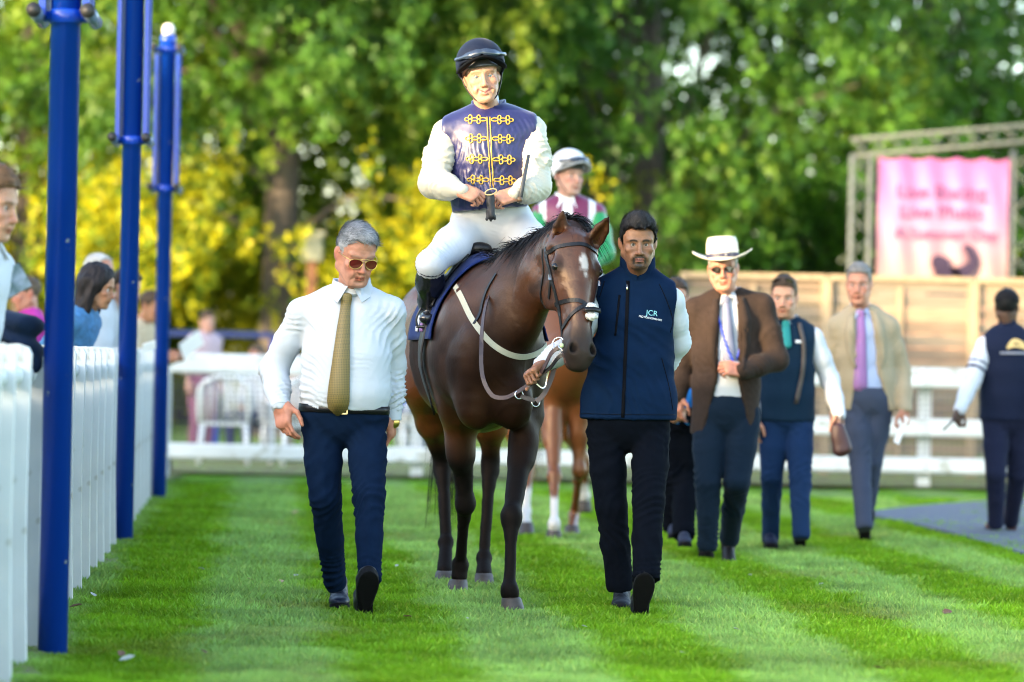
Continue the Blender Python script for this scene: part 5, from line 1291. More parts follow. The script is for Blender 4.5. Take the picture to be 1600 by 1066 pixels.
def horse(name, label, trunk, withers, neck, poll, muzzle, hyaw, ears, legs, colf, h, tailx, mane_side=1, mane_len=.16, group=None, grooves=(), bulges=()):
    base = np.array((trunk[3][0][0], trunk[3][0][1], 0.0)); root = thing(name, base, label, 'horse', group)
    ax = unit(trunk[-1][0] - trunk[0][0]); side = unit(np.cross((0, 0, 1), ax)); side = side if side[0] > 0 else -side
    pr = [(tub(trunk[i][0], trunk[i + 1][0], trunk[i][1:], trunk[i + 1][1:], side), .10) for i in range(len(trunk) - 1)]
    pr += [(cap(withers[0], withers[1], .075, .085), .14)]
    pr += [(tub(neck[i][0], neck[i + 1][0], neck[i][1:3], neck[i + 1][1:3], neck[i][3]), .12) for i in range(len(neck) - 1)]
    a = unit(muzzle - poll); n0 = V3(math.sin(R(hyaw)), -math.cos(R(hyaw)), 0.0); u, w, _ = frame(a, np.cross((0, 0, -1), n0) * -1)
    u = unit(np.cross(n0, a)); u = u if u[0] > 0 else -u; nv = unit(np.cross(a, u)); nv = nv if nv @ n0 > 0 else -nv
    W = lambda x, s, n_: poll + u * x + a * s + nv * n_
    HM = np.stack([u, a, nv], 1)
    HS = 1.18; W = lambda x, s, n_: poll + u * x * HS + a * s + nv * n_ * 1.14
    hs = [(-.02, -.03, .066, .070), (.06, -.012, .076, .085), (.13, -.015, .090, .098), (.21, -.022, .088, .104), (.30, -.014, .070, .088), (.40, -.002, .055, .066), (.50, .004, .052, .057), (.575, .002, .056, .052), (.612, -.006, .046, .044)]
    for i in range(len(hs) - 1):
        s0, n_0, w0, d0 = hs[i]; s1, n_1, w1, d1 = hs[i + 1]; pr.append((tub(W(0, s0, n_0), W(0, s1, n_1), (w0 * HS, d0 * 1.14), (w1 * HS, d1 * 1.14), u), .035))
    for sx in (-1, 1):
        pr += [(ell(W(sx * .056, .205, -.105), (.036, .112, .088), HM), .04), (ell(W(sx * .083, .165, .032), (.022, .036, .028), HM), .022), (cap(W(sx * .072, .235, .004), W(sx * .052, .37, .02), .014, .010), .02),
               (ell(W(sx * .034, .572, .036), (.031, .040, .030), HM), .02), (cap(W(sx * .03, .55, -.03), W(sx * .022, .615, -.03), .026, .022), .02)]
    pr += [(ell(W(0, .605, -.045), (.034, .030, .024), HM), .015), (ell(W(0, .575, -.058), (.028, .034, .024), HM), .02), (cap(W(0, .05, .06), W(0, .45, .045), .03, .028), .04)]
    for sx in (-1, 1): pr.append((cap(poll + u * sx * .04 + a * .06 - nv * .03, neck[-1][0], .07, .09), .08))
    subs = []
    for sx in (-1, 1):
        subs += [(ell(W(sx * .040, .575, .060), (.017, .027, .030), HM), .006), (cap(W(sx * .062, .565, -.018), W(sx * .030, .637, -.014), .004, .004), .006),
                 (ell(W(sx * .104, .10, .01), (.02, .03, .02), HM), .03), (ell(W(sx * .074, .42, .022), (.016, .09, .022), HM), .04)]
    for e0, e1, fr in ears:
        e0, e1 = np.asarray(e0), np.asarray(e1); ea = unit(e1 - e0); L = np.linalg.norm(e1 - e0); eu = unit(np.cross(ea, fr)); fr = unit(np.cross(eu, ea)); 
        fr = fr if fr @ np.array((0, -1, 0)) > 0 else -fr
        st = [(0, .034, .028), (.3, .044, .028), (.6, .040, .022), (.85, .018, .012), (1.0, .005, .005)]
        for i in range(4):
            pr.append((tub(lerp(e0, e1, st[i][0]), lerp(e0, e1, st[i + 1][0]), st[i][1:], st[i + 1][1:], eu), .018 if i == 0 else .008))
        subs.append((tub(lerp(e0, e1, .22) + fr * .026, lerp(e0, e1, .82) + fr * .016, (.030, .026), (.010, .010), eu), .006))
    hooves = []
    for g0, g1, gr in grooves: subs.append((cap(g0, g1, gr, gr * .8), .035))
    for L in legs:
        if L['kind'] == 'fore':
            sh, el, kn, fe, ho = L['sh'], L['el'], L['kn'], L['fe'], L['ho']
            pr += [(tub(sh, el, (.09, .15), (.070, .11), side), .08), (cap(el, lerp(el, kn, .45), .068, .056), .05), (cap(lerp(el, kn, .45), lerp(el, kn, .9), .056, .042), .03)]
            pr += [(ell(kn, (.052, .054, .066)), .025), (cap(kn, lerp(kn, fe, .25), .044, .033), .02), (cap(lerp(kn, fe, .2), lerp(kn, fe, .88), .030, .029), .015), (ell(lerp(el, kn, .28), (.062, .080, .15)), .05)]
            bk = V3(0, .018, 0); pr += [(cap(lerp(kn, fe, .12) + bk, lerp(kn, fe, .95) + bk * 1.2, .021, .020), .015)]
        else:
            sh, el, kn, fe, ho = L['hp'], L['st'], L['kn'], L['fe'], L['ho']   # hip, stifle, hock
            pr += [(tub(sh, el, (.135, .23), (.095, .15), side), .12), (cap(lerp(sh, el, .7) + V3(0, .1, -.02), lerp(el, kn, .45) + V3(0, .03, 0), .10, .07), .08), (cap(el, lerp(el, kn, .5), .105, .075), .08), (cap(lerp(el, kn, .5), lerp(el, kn, .92), .075, .044), .04)]
            pr += [(tub(kn + V3(0, .02, .055), kn + V3(0, 0, -.05), (.045, .058), (.048, .052), side), .03), (cap(kn, lerp(kn, fe, .25), .045, .036), .02), (cap(lerp(kn, fe, .2), lerp(kn, fe, .88), .032, .031), .015)]
            bk = V3(0, .022, 0); pr += [(cap(kn + V3(0, .045, .06), lerp(kn, fe, .95) + bk, .022, .021), .02), (cap(lerp(el, kn, .55) + V3(0, .06, 0), kn + V3(0, .055, .07), .03, .02), .03)]
        top = ho + unit(fe - ho) * .085
        pr += [(ell(fe, (.044, .045, .048)), .015), (ell(fe + V3(0, .03, -.008), (.022, .024, .028)), .02), (cap(fe, top, .034, .042), .015)]
        hooves.append((ho, fe))
    f = shell_field(pr, h, .04)
    for p, k in bulges: f.add(p, k)
    for p, k in subs: f.sub(p, k)
    v, q = f.mesh(); v = smooth(v, q, 2, .35); n = vnormals(v, q)
    near_head = np.linalg.norm(v - W(0, .3, 0), axis=1) < .42
    v = v + n * np.where(near_head, .0010 * noise(v, 40), .0035 * noise(v, 7) + .0016 * noise(v * np.array((1, .5, 1.4)), 22) + .0035 * np.clip(1 - np.abs(noise(v, 6.0, 8)) * 11, 0, 1) * np.clip(.3 + 1.2 * noise(v, 3.0, 5), 0, 1))[:, None]
    rel = v - poll; loc = np.stack([rel @ u / HS, rel @ a, rel @ nv / 1.14], 1)
    C = colf(v, loc, near_head, n)
    bo = mk('body', v, q, coat_m, root, True, C)
    for ho, fe in hooves:
        up = unit(fe - ho); fw = unit(V3(0, -1, 0)); prof = [(.058, -.025), (.058, -.008), (.046, .058), (.040, .066)]
        vv = []; ff = []; k = 22
        for r, z in prof:
            for j in range(k):
                t = 2 * math.pi * j / k; y_ = math.sin(t); cx = .03 * (.08 - z) / .08
                vv.append(ho + V3(r * math.cos(t), r * 1.12 * y_ - cx, z) + V3(*(up[:2] * z * .9), 0))
        for i in range(3): ff += [(i * k + j, i * k + (j + 1) % k, (i + 1) * k + (j + 1) % k, (i + 1) * k + j) for j in range(k)]
        ff += [tuple(reversed(range(k))), tuple(3 * k + j for j in range(k))]; mk('hoof', np.array(vv), ff, hoof_m, root)
    eyem = mat('horse_eye', (.004, .0025, .002), .18, spec=.4)
    for sx in (-1, 1):
        th = np.linspace(0, math.pi, 9); vv = [W(sx * .089, .176, .037) + .019 * (u * sx * math.cos(t) + (a * math.cos(p) * 1.1 + nv * math.sin(p)) * math.sin(t)) for t in th for p in np.linspace(0, 2 * math.pi, 13)[:-1]]
        ff = [(i * 12 + j, i * 12 + (j + 1) % 12, (i + 1) * 12 + (j + 1) % 12, (i + 1) * 12 + j) for i in range(8) for j in range(12)]; mk('eye', np.array(vv), ff, eyem, root)
    # mane along the crest
    crest = [neck[0][0] + V3(0, .12, neck[0][2] * .95)] if False else []
    bv = bvh_of(bo)
    cl = spline([withers[0] + V3(0, -.05, .0)] + [nk[0] + V3(0, 0, 0) for nk in neck[1:]] + [poll], 60)
    pts = []
    for c in cl:
        p, nn = cast(bv, c + V3(0, .12, .7), (0, -.12, -1), -.004)
        if p is not None: pts.append(p)
    pts = np.array(pts)
    idx = rng.integers(0, len(pts), 4200); p0 = pts[idx] + rng.standard_normal((4200, 3)) * .010
    sd = side * mane_side
    sgn = np.where(rng.random(4200) < .55, 1.0, -1.0)[:, None]
    strands(p0, sd * .8 * sgn + V3(0, -.1, .30), mane_len * (.45 + .7 * rng.random(4200)), .0030, colf('mane'), 'mane', root, .9, 5, .3)
    p0 = poll + u * .02 + rng.standard_normal((420, 3)) * np.array((.028, .02, .01)) + V3(0, 0, .035) - nv * .02
    strands(p0, nv * .5 + u * .45 + V3(0, 0, .1), .13 * (.4 + .7 * rng.random(420)), .002, colf('mane'), 'forelock', root, .9, 5, .35)
    # tail
    t0 = trunk[0][0] + V3(0, .16, .1); p0 = t0 + rng.standard_normal((700, 3)) * .025 + V3(tailx, 0, 0)
    strands(p0, (0, .12, -.9), .75 * (.6 + .5 * rng.random(700)), .003, colf('mane'), 'tail', root, .4, 5, .06)
    return root, bo, bv, W, (u, a, nv), side
def bay_cols(v, loc=None, nh=None, n=None):
    if isinstance(v, str): return np.array((.005, .004, .0045))
    z = v[:, 2]; dark = np.array((.0115, .0040, .0021)); red = np.array((.105, .031, .0085)); blk = np.array((.0042, .0034, .0038))
    m = np.clip(.20 + .55 * noise(v, 2.6) + .7 * sstep(15.3, 15.9, v[:, 1]) + .25 * sstep(.0, .12, v[:, 0]) * sstep(1.2, 1.5, z) + .12 * noise(v, 14), 0, 1)[:, None]; c = dark + (red - dark) * m
    lg = sstep(.82, .60, z + .05 * noise(v, 8)) ; c = c + (blk - c) * lg[:, None]
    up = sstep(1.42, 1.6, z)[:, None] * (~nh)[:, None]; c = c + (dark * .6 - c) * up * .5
    hd = (np.abs(loc[:, 0]) < .2) & (loc[:, 1] > -.02) & (loc[:, 1] < .68) & (np.abs(loc[:, 2]) < .22)
    face = np.array((.062, .023, .013)) * (1 + .25 * noise(v, 20)[:, None]); w = (hd * sstep(.0, .06, loc[:, 1]) * sstep(-.16, -.06, loc[:, 2]))[:, None]; c = c + (face - c) * w
    mz = (hd * sstep(.40, .54, loc[:, 1] + .02 * noise(v, 25)))[:, None]; c = c + (np.array((.020, .014, .013)) - c) * mz
    eyeblk = np.exp(-((np.abs(loc[:, 0]) - .088) / .03) ** 2 - ((loc[:, 1] - .175) / .032) ** 2)[:, None] * hd[:, None] * .9; c = c + (np.array((.016, .010, .009)) - c) * eyeblk
    sx = loc[:, 0] - .004 + .01 * noise(v, 40); st = np.exp(-(sx / .0125) ** 4 - ((loc[:, 1] - .165) / (.036)) ** 4) * (loc[:, 2] > .03) * hd; st = np.maximum(st, np.exp(-((loc[:, 0] - .012) / .006) ** 2 - ((loc[:, 1] - .225) / .012) ** 2) * (loc[:, 2] > .03) * .7)
    c = c + (np.array((.42, .38, .36)) - c) * np.clip(st * 1.6, 0, 1)[:, None]
    nos = hd * np.exp(-((np.abs(loc[:, 0]) - .040) / .016) ** 2 - ((loc[:, 1] - .577) / .022) ** 2) * (loc[:, 2] > .015); c = c + (np.array((.003, .0025, .0025)) - c) * np.clip(nos * 1.4, 0, 1)[:, None]
    pk = hd * np.exp(-((loc[:, 1] - .60) / .025) ** 2 - ((loc[:, 2] + .018) / .012) ** 2) * .5; c = c + (np.array((.30, .13, .10)) - c) * pk[:, None]
    ear = (v[:, 2] > 1.76)[:, None] & ((loc[:, 1] < -.03)[:, None]); c = np.where(ear, c * .45 + blk * .5, c)
    return c
T0 = lambda x, d, z: V3(x, d, z)
BAY_TRUNK = [(T0(-.335, 16.50, 1.27), .17, .20), (T0(-.305, 16.20, 1.29), .275, .29), (T0(-.25, 15.78, 1.255), .255, .31), (T0(-.195, 15.38, 1.205), .295, .355), (T0(-.15, 14.98, 1.205), .265, .375), (T0(-.122, 14.68, 1.21), .235, .335), (T0(-.11, 14.50, 1.14), .19, .25)]
poll_b = P(894, 372, 14.10); muz_b = P(905, 586, 13.84)
BAY_NECK = [(T0(-.10, 14.72, 1.34), .165, .30, (1, 0, 0)), (T0(.03, 14.46, 1.47), .105, .215, (1, .25, 0)), (T0(.15, 14.28, 1.58), .080, .155, (1, .3, 0)), (poll_b + V3(-.03, .09, -.05), .068, .105, (1, .3, 0))]
def bay():
    legs = [dict(kind='fore', sh=P(812, 560, 14.72), el=P(824, 650, 14.66), kn=P(799, 808, 14.27), fe=P(796, 922, 14.16), ho=G(802, 956) + V3(0, .0, .004)),
            dict(kind='fore', sh=P(706, 560, 14.78), el=P(716, 650, 14.84), kn=P(727, 786, 15.0), fe=P(719, 882, 15.25), ho=G(714, 927) + V3(0, 0, .004)),
            dict(kind='hind', hp=P(672, 500, 16.15), st=P(662, 600, 15.86), kn=P(691, 722, 16.2), fe=P(697, 848, 16.0), ho=G(694, 914) + V3(0, 0, .004)),
            dict(kind='hind', hp=P(748, 500, 16.15), st=P(766, 610, 15.8), kn=P(766, 722, 16.02), fe=P(756, 872, 15.84), ho=G(756, 918) + V3(0, 0, .004))]
    ears = [(P(872, 396, 14.10), P(880, 326, 14.05), (-.15, -1, .1)), (P(922, 388, 14.08), P(953, 337, 14.02), (.45, -.9, .1))]
    return horse('horse', 'dark bay racehorse with a white star walking beneath the navy and gold jockey', BAY_TRUNK, (T0(-.14, 14.98, 1.585), T0(-.17, 15.25, 1.50)), BAY_NECK, poll_b, muz_b, 20, ears, legs, bay_cols, .0102, .0, 1, .15, 'racehorses', [(P(772, 590, 14.22), P(768, 668, 14.26), .02), (P(738, 600, 14.30), P(752, 668, 14.36), .015), (P(806, 610, 14.30), P(795, 668, 14.34), .015), (P(800, 470, 14.16), P(770, 560, 14.20), .016)],
                 [(ell(P(744, 628, 14.46), (.10, .10, .13)), .06), (ell(P(800, 628, 14.44), (.10, .10, .13)), .06), (ell(P(710, 565, 14.66), (.09, .15, .16)), .06), (ell(P(704, 628, 14.80), (.055, .09, .09)), .05), (ell(P(826, 575, 14.62), (.08, .14, .16)), .07)])
BAY, BAY_BODY, BAY_BV, BW, BFR, BSIDE = bay()
# ------------------------------------------------------------------ tack on the bay horse
lea_blk = mat('bridle_leather', (.006, .0055, .006), .4, spec=.3, bump=.0006, bscale=120)
lea_brn = mat('rein_leather', (.045, .024, .024), .45, bump=.0006, bscale=120)
cream = mat('cream_web', (.38, .36, .27), .8, bump=.0005, bscale=300)
def torus(c, n, r, t, k=24):
    u, w, _ = frame(n, (0.3, .2, .9)); pts = [np.asarray(c) + r * (u * math.cos(a) + w * math.sin(a)) for a in np.linspace(0, 2 * math.pi, k + 1)[:-1]]
    return tube_geo(pts, t, 8, False, True)
def tack():
    u, a, nv = BFR
    br = thing('bridle', BW(0, .2, 0), 'black leather bridle with reins on the head of the bay horse', 'bridle')
    def strap(name, loc, w, m, t=.005, n=30, root=br, off=.001):
        pts = spline([BW(*q) for q in loc], n); q, nn = [], []
        for p in pts: x, y = snap(BAY_BV, p, off); q.append(x); nn.append(y)
        q = np.array(q)
        for _ in range(2): q[1:-1] = (q[:-2] + 2 * q[1:-1] + q[2:]) / 4
        v, f = strap_geo(q, nn, w, t); return mk(name, np.array(v), f, m, root, False)
    bb = strap('browband', [(-.105, .085, -.02), (-.075, .080, .06), (0, .078, .13), (.075, .085, .07), (.105, .095, -.02)], .018, lea_blk)
    for s in (-1, 1):
        strap('cheekpiece', [(s * .07, -.01, -.03), (s * .105, .09, -.02), (s * .115, .20, .0), (s * .095, .32, .0), (s * .078, .42, -.015), (s * .068, .50, -.03)], .017, lea_blk)
        strap('throatlash', [(s * .085, .05, -.05), (s * .11, .14, -.09), (s * .10, .24, -.16), (s * .05, .31, -.19)], .013, lea_blk)
        bk = BW(s * .118, .215, .0); p, n = snap(BAY_BV, bk, .006); mb = MB(); mb.box(p, (.02, .006, .026), np.stack([u, nv, a], 1)); mb.obj('buckle', steel_m, br)
    strap('noseband', [(-.085, .335, -.03), (-.07, .345, .04), (-.02, .355, .09), (.03, .385, .09), (.06, .42, .05), (.06, .45, -.02)], .019, lea_blk)
    strap('noseband', [(.085, .335, -.03), (.07, .35, .04), (.03, .37, .09), (-.02, .39, .09), (-.06, .43, .04), (-.065, .46, -.02)], .016, lea_blk, .0065)
    strap('keeper_strap', [(-.118, .215, .005), (-.125, .25, -.02), (-.12, .28, -.05), (-.115, .295, -.07)], .014, lea_blk)
    # sheepskin tuft on the noseband
    c = BW(.030, .405, .082); f = shell_field([(ell(c - a * .022, (.030, .028, .020)), 0), (ell(c + a * .022, (.030, .028, .020)), .004)], .005); v, q = f.mesh(); n = vnormals(v, q); v = v + n * (.004 * noise(v, 120))[:, None]
    mk('sheepskin', v, q, mat('sheepskin_white', (.5, .49, .45), .95, var=.25, vscale=90, bump=.003, bscale=160), br)
    q0 = [c + u * x + nv * (.030 - abs(x) * .35) for x in np.linspace(-.04, .035, 7)]; v, f = strap_geo(q0, nv, .022, .006); mk('tuft_strap', np.array(v), f, lea_blk, br)
    # bit
    for s in (-1, 1):
        c = BW(s * .070, .525, -.025); v, f = torus(c, unit(u * s + nv * .9), .030, .0036); mk('bit_ring', np.array(v), f, steel_m, br)
    mb = MB(); mb.tube([BW(-.072, .54, -.02), BW(-.04, .585, -.01), BW(0, .59, -.01), BW(.05, .56, -.02)], .006, 8); mb.obj('bit_bar', steel_m, br, True)
    c = BW(-.066, .545, .0); f = shell_field([(ell(c, (.011, .011, .012)), 0)], .004); v, q = f.mesh(); mk('bit_stop', v, q, mat('pale_rubber', (.45, .55, .30), .5), br)
    bit = BW(-.070, .545, -.02)
    def rein(name, pts, w, m, n=46, t=.005):
        s = spline(pts, n); tt = np.gradient(s, axis=0); nn = np.array([unit(np.cross(x, (0.25, .1, 1)) if abs(unit(x)[2]) < .9 else V3(0, -1, 0)) for x in tt]); nn = np.array([q if q[1] < 0 else -q for q in nn])
        nn = nn + V3(0, -.8, .2); v, f = strap_geo(s, nn, w, t); return mk(name, np.array(v), f, m, br, False)
    h1 = P(832, 600, 13.97)
    rein('rein', [P(783, 405, 14.74), P(771, 440, 14.52), P(757, 490, 14.32), P(752, 545, 14.22), P(754, 588, 14.18), P(768, 617, 14.14), P(788, 622, 14.10), P(804, 616, 14.06), P(820, 606, 14.0), P(838, 594, 13.97), P(852, 572, 13.93), P(862, 552, 13.90), bit], .019, lea_brn)
    rein('rein', [P(814, 619, 14.05), P(824, 623, 14.04), P(836, 626, 14.03)], .02, lea_blk, 12)
    rein('rein', [P(838, 628, 14.03), P(850, 616, 14.03), P(862, 590, 14.04), P(868, 565, 14.05), P(880, 545, 14.06)], .022, lea_brn, 20)
    rein('lead_rein', [P(842, 588, 13.96), P(860, 575, 13.93), P(872, 560, 13.9), BW(-.05, .575, -.03)], .016, lea_blk, 16)
    rein('lead_rein', [P(838, 600, 13.96), P(846, 606, 13.97), P(852, 603, 13.98), P(856, 585, 13.98), P(864, 565, 13.97), P(880, 548, 13.94)], .006, steel_m, 24, .004)
    for (x, y) in ((811, 617), (837, 629)): v, f = torus(P(x, y, 14.045), (.3, -1, .1), .019, .003); mk('martingale_ring', np.array(v), f, steel_m, br)
    # breastplate
    bp = thing('breastplate', P(770, 540, 14.5), 'cream webbing breastplate across the chest of the bay horse', 'breastplate')
    def body_strap(name, pix, w, m, root, d=14.6, t=.005, n=40):
        pts = spline([P(x, y, d) for x, y in pix], n); q, nn = [], []
        for p in pts:
            r_ = p - np.array((0, 0, CAM_H)); h, k = cast(BAY_BV, np.array((0, 0, CAM_H)) + unit(r_) * 13.0, r_, .002, 6)
            if h is None: h, k = snap(BAY_BV, p, .002)
            q.append(h); nn.append(k)
        q = np.array(q)
        for _ in range(4): q[1:-1] = (q[:-2] + 2 * q[1:-1] + q[2:]) / 4
        v, f = strap_geo(q, nn, w, t); return mk(name, np.array(v), f, m, root, False)
    body_strap('chest_strap', [(712, 448), (722, 466), (731, 486), (742, 506), (766, 536), (793, 553), (818, 558), (842, 551), (858, 538)], .027, cream, bp)
    body_strap('shoulder_strap', [(776, 428), (762, 452), (754, 474), (750, 492), (741, 507)], .014, lea_blk, bp)
    # saddle
    sd = thing('saddle', (-.18, 15.3, 1.55), 'small black racing saddle over a navy cloth on the bay horse', 'saddle')
    navy_c = mat('saddle_cloth_navy', (.005, .016, .085), .8, sheen=.05, spec=.2, bump=.0006, bscale=250); wht = mat('cloth_white', (.55, .56, .6), .8); pur = mat('cloth_purple', (.33, .17, .42), .8)
    ax = unit(BAY_TRUNK[4][0] - BAY_TRUNK[2][0])
    def patch(name, d0, d1, a0, a1, m, root, off, skew=0.0, nx=16, na=22, mirror=1):
        g = []
        for i in range(nx + 1):
            for j in range(na + 1):
                an = R(a0 + (a1 - a0) * j / na); dd = d0 + (d1 - d0) * i / nx + skew * (j / na)
                c = np.array((-.195 + (15.38 - dd) * .105, dd, 1.26)); dr = -BSIDE * math.sin(an) * mirror + V3(0, 0, math.cos(an))
                p, n = cast(BAY_BV, c + dr * .9, -dr, off)
                g.append(p if p is not None else c + dr * .33)
        g = np.array(g).reshape(nx + 1, na + 1, 3)
        for _ in range(3): g[1:-1, 1:-1] = (g[:-2, 1:-1] + g[2:, 1:-1] + g[1:-1, :-2] + g[1:-1, 2:] + g[1:-1, 1:-1] * 4) / 8
        g = g.reshape(-1, 3); k = np.arange(nx * (na + 1)).reshape(nx, na + 1)[:, :-1].ravel()
        F_ = np.stack([k, k + 1, k + na + 2, k + na + 1], 1)
        o = mk(name, g, F_ if mirror > 0 else F_[:, ::-1], m, root); md = o.modifiers.new('thick', 'SOLIDIFY'); md.thickness = .008; md.offset = 0
        return o
    for mi in (1, -1):
        cl = patch('saddle_cloth', 14.80, 15.50, -2, 92, navy_c, sd, .016, -.16, mirror=mi)
        patch('cloth_stripe', 14.96, 15.00, 46, 84, pur, cl, .026, -.06, 2, 10, mi); patch('cloth_number', 15.06, 15.22, 68, 84, wht, cl, .026, -.04, 4, 6, mi)
        patch('flap', 14.92, 15.20, 8, 58, lea_blk, sd, .034, -.10, 8, 14, mi); patch('number_cloth', 14.91, 14.97, 28, 46, wht, cl, .046, -.05, 4, 6, mi)
        # stirrup leather and girth
        patch('girth', 14.86, 14.95, 60, 150, lea_blk, sd, .020, -.02, 3, 16, mi)
    f = shell_field([(tub(V3(-.165, 14.98, 1.70), V3(-.185, 15.25, 1.655), (.06, .035), (.10, .03), BSIDE), 0), (tub(V3(-.185, 15.25, 1.655), V3(-.205, 15.45, 1.69), (.10, .03), (.09, .025), BSIDE), .03)], .01); v, q = f.mesh(); mk('seat', v, q, lea_blk, sd)
tack()
# ------------------------------------------------------------------ jockeys
satin_navy = mat('navy_satin', (.010, .012, .075), .40, spec=.5, sheen=.15, var=.25, vscale=10)
satin_cream = mat('cream_satin', (.44, .41, .33), .5, spec=.5, sheen=.2)
breech = mat('white_breeches', (.48, .495, .53), .8, sheen=.15)
gold_th = mat('gold_braid', (.46, .29, .035), .45)
boot_m = mat('boot_leather', (.009, .009, .011), .22, bump=.0008, bscale=60, coat=.3)
def helmet(p, m_cap, m_peak, m_band, tall=1.0, tilt=0, goggles=True, strap=True):
    H = p.HM; M = rot('X', tilt)
    f = Field((-.16, -.20, -.08), (.16, .17, .23), .005)
    f.add(ell((0, .008, .062), (.113, .134, .112 * tall)))
    X, Y, Z = np.meshgrid(*f.ax, indexing='ij'); rim = np.interp(Y, [-.14, -.06, .0, .06, .14], [.088, .070, .018, -.022, -.035]); f.F = np.maximum(f.F, (rim - Z).astype(np.float32) * .8)
    f.sub(ell((0, .008, .05), (.098, .118, .098)), .004)
    v, q = f.mesh(); v = smooth(v, q, 1); h = mk('helmet', H(v @ M.T), q, m_cap, p.root)
    # peak: a curved brim round the front
    pts = []; nn = []
    for t in np.radians(np.linspace(-170, -10, 34)):
        c, s = math.cos(t), math.sin(t); z = .088 - .062 * abs(c) ** 1.6
        pts.append(H(M @ np.array((.112 * c, .008 + .150 * s, z)))); nn.append(H(M @ np.array((.112 * c, .008 + .150 * s, z + .1))) - H(M @ np.array((.112 * c, .008 + .15 * s, z))))
    ww = np.interp(np.linspace(0, 1, 34), [0, .2, .5, .8, 1], [.012, .04, .056, .04, .012]); v, f = strap_geo(pts, nn, ww, .009); mk('peak', np.array(v), f, m_peak, h)
    # inner band over the brow
    f = Field((-.13, -.15, -.03), (.13, .15, .13), .005); f.add(ell((0, .004, .040), (.094, .112, .085)))
    X, Y, Z = np.meshgrid(*f.ax, indexing='ij'); rim = np.interp(Y, [-.13, -.07, -.02, .05], [.046, .044, .030, .0]); f.F = np.maximum(np.maximum(f.F, (rim - Z).astype(np.float32)), (Z - .11).astype(np.float32)); v, q = f.mesh(); b = mk('brow_band', H(v), q, m_band, h)
    if goggles:
        gm = mat('goggle_lens', (.020, .030, .055), .12, spec=.7); pts, nn = [], []
        for t in np.radians(np.linspace(-158, -22, 40)):
            c, s = math.cos(t), math.sin(t); q_ = np.array((.119 * c, .008 + .139 * s, .112 - .025 * abs(c))); pts.append(H(M @ q_)); nn.append(H(M @ (q_ * np.array((1.2, 1.2, 1.1)))) - H(M @ q_))
        v, f = strap_geo(pts, nn, np.interp(np.linspace(0, 1, 40), [0, .2, .28, .45, .5, .55, .72, .8, 1], [.014, .014, .032, .036, .022, .036, .032, .014, .014]), .012); mk('goggles', np.array(v), f, gm, h)
    if strap:
        mb = MB()
        for s in (-1, 1): mb.tube([H(q) for q in spline([(s * .094, .0, .012), (s * .080, -.02, -.04), (s * .050, -.06, -.095), (0, -.070, -.122)], 14)], .0035, 6)
        mb.obj('chin_strap', lea_blk, h, True)
    return h
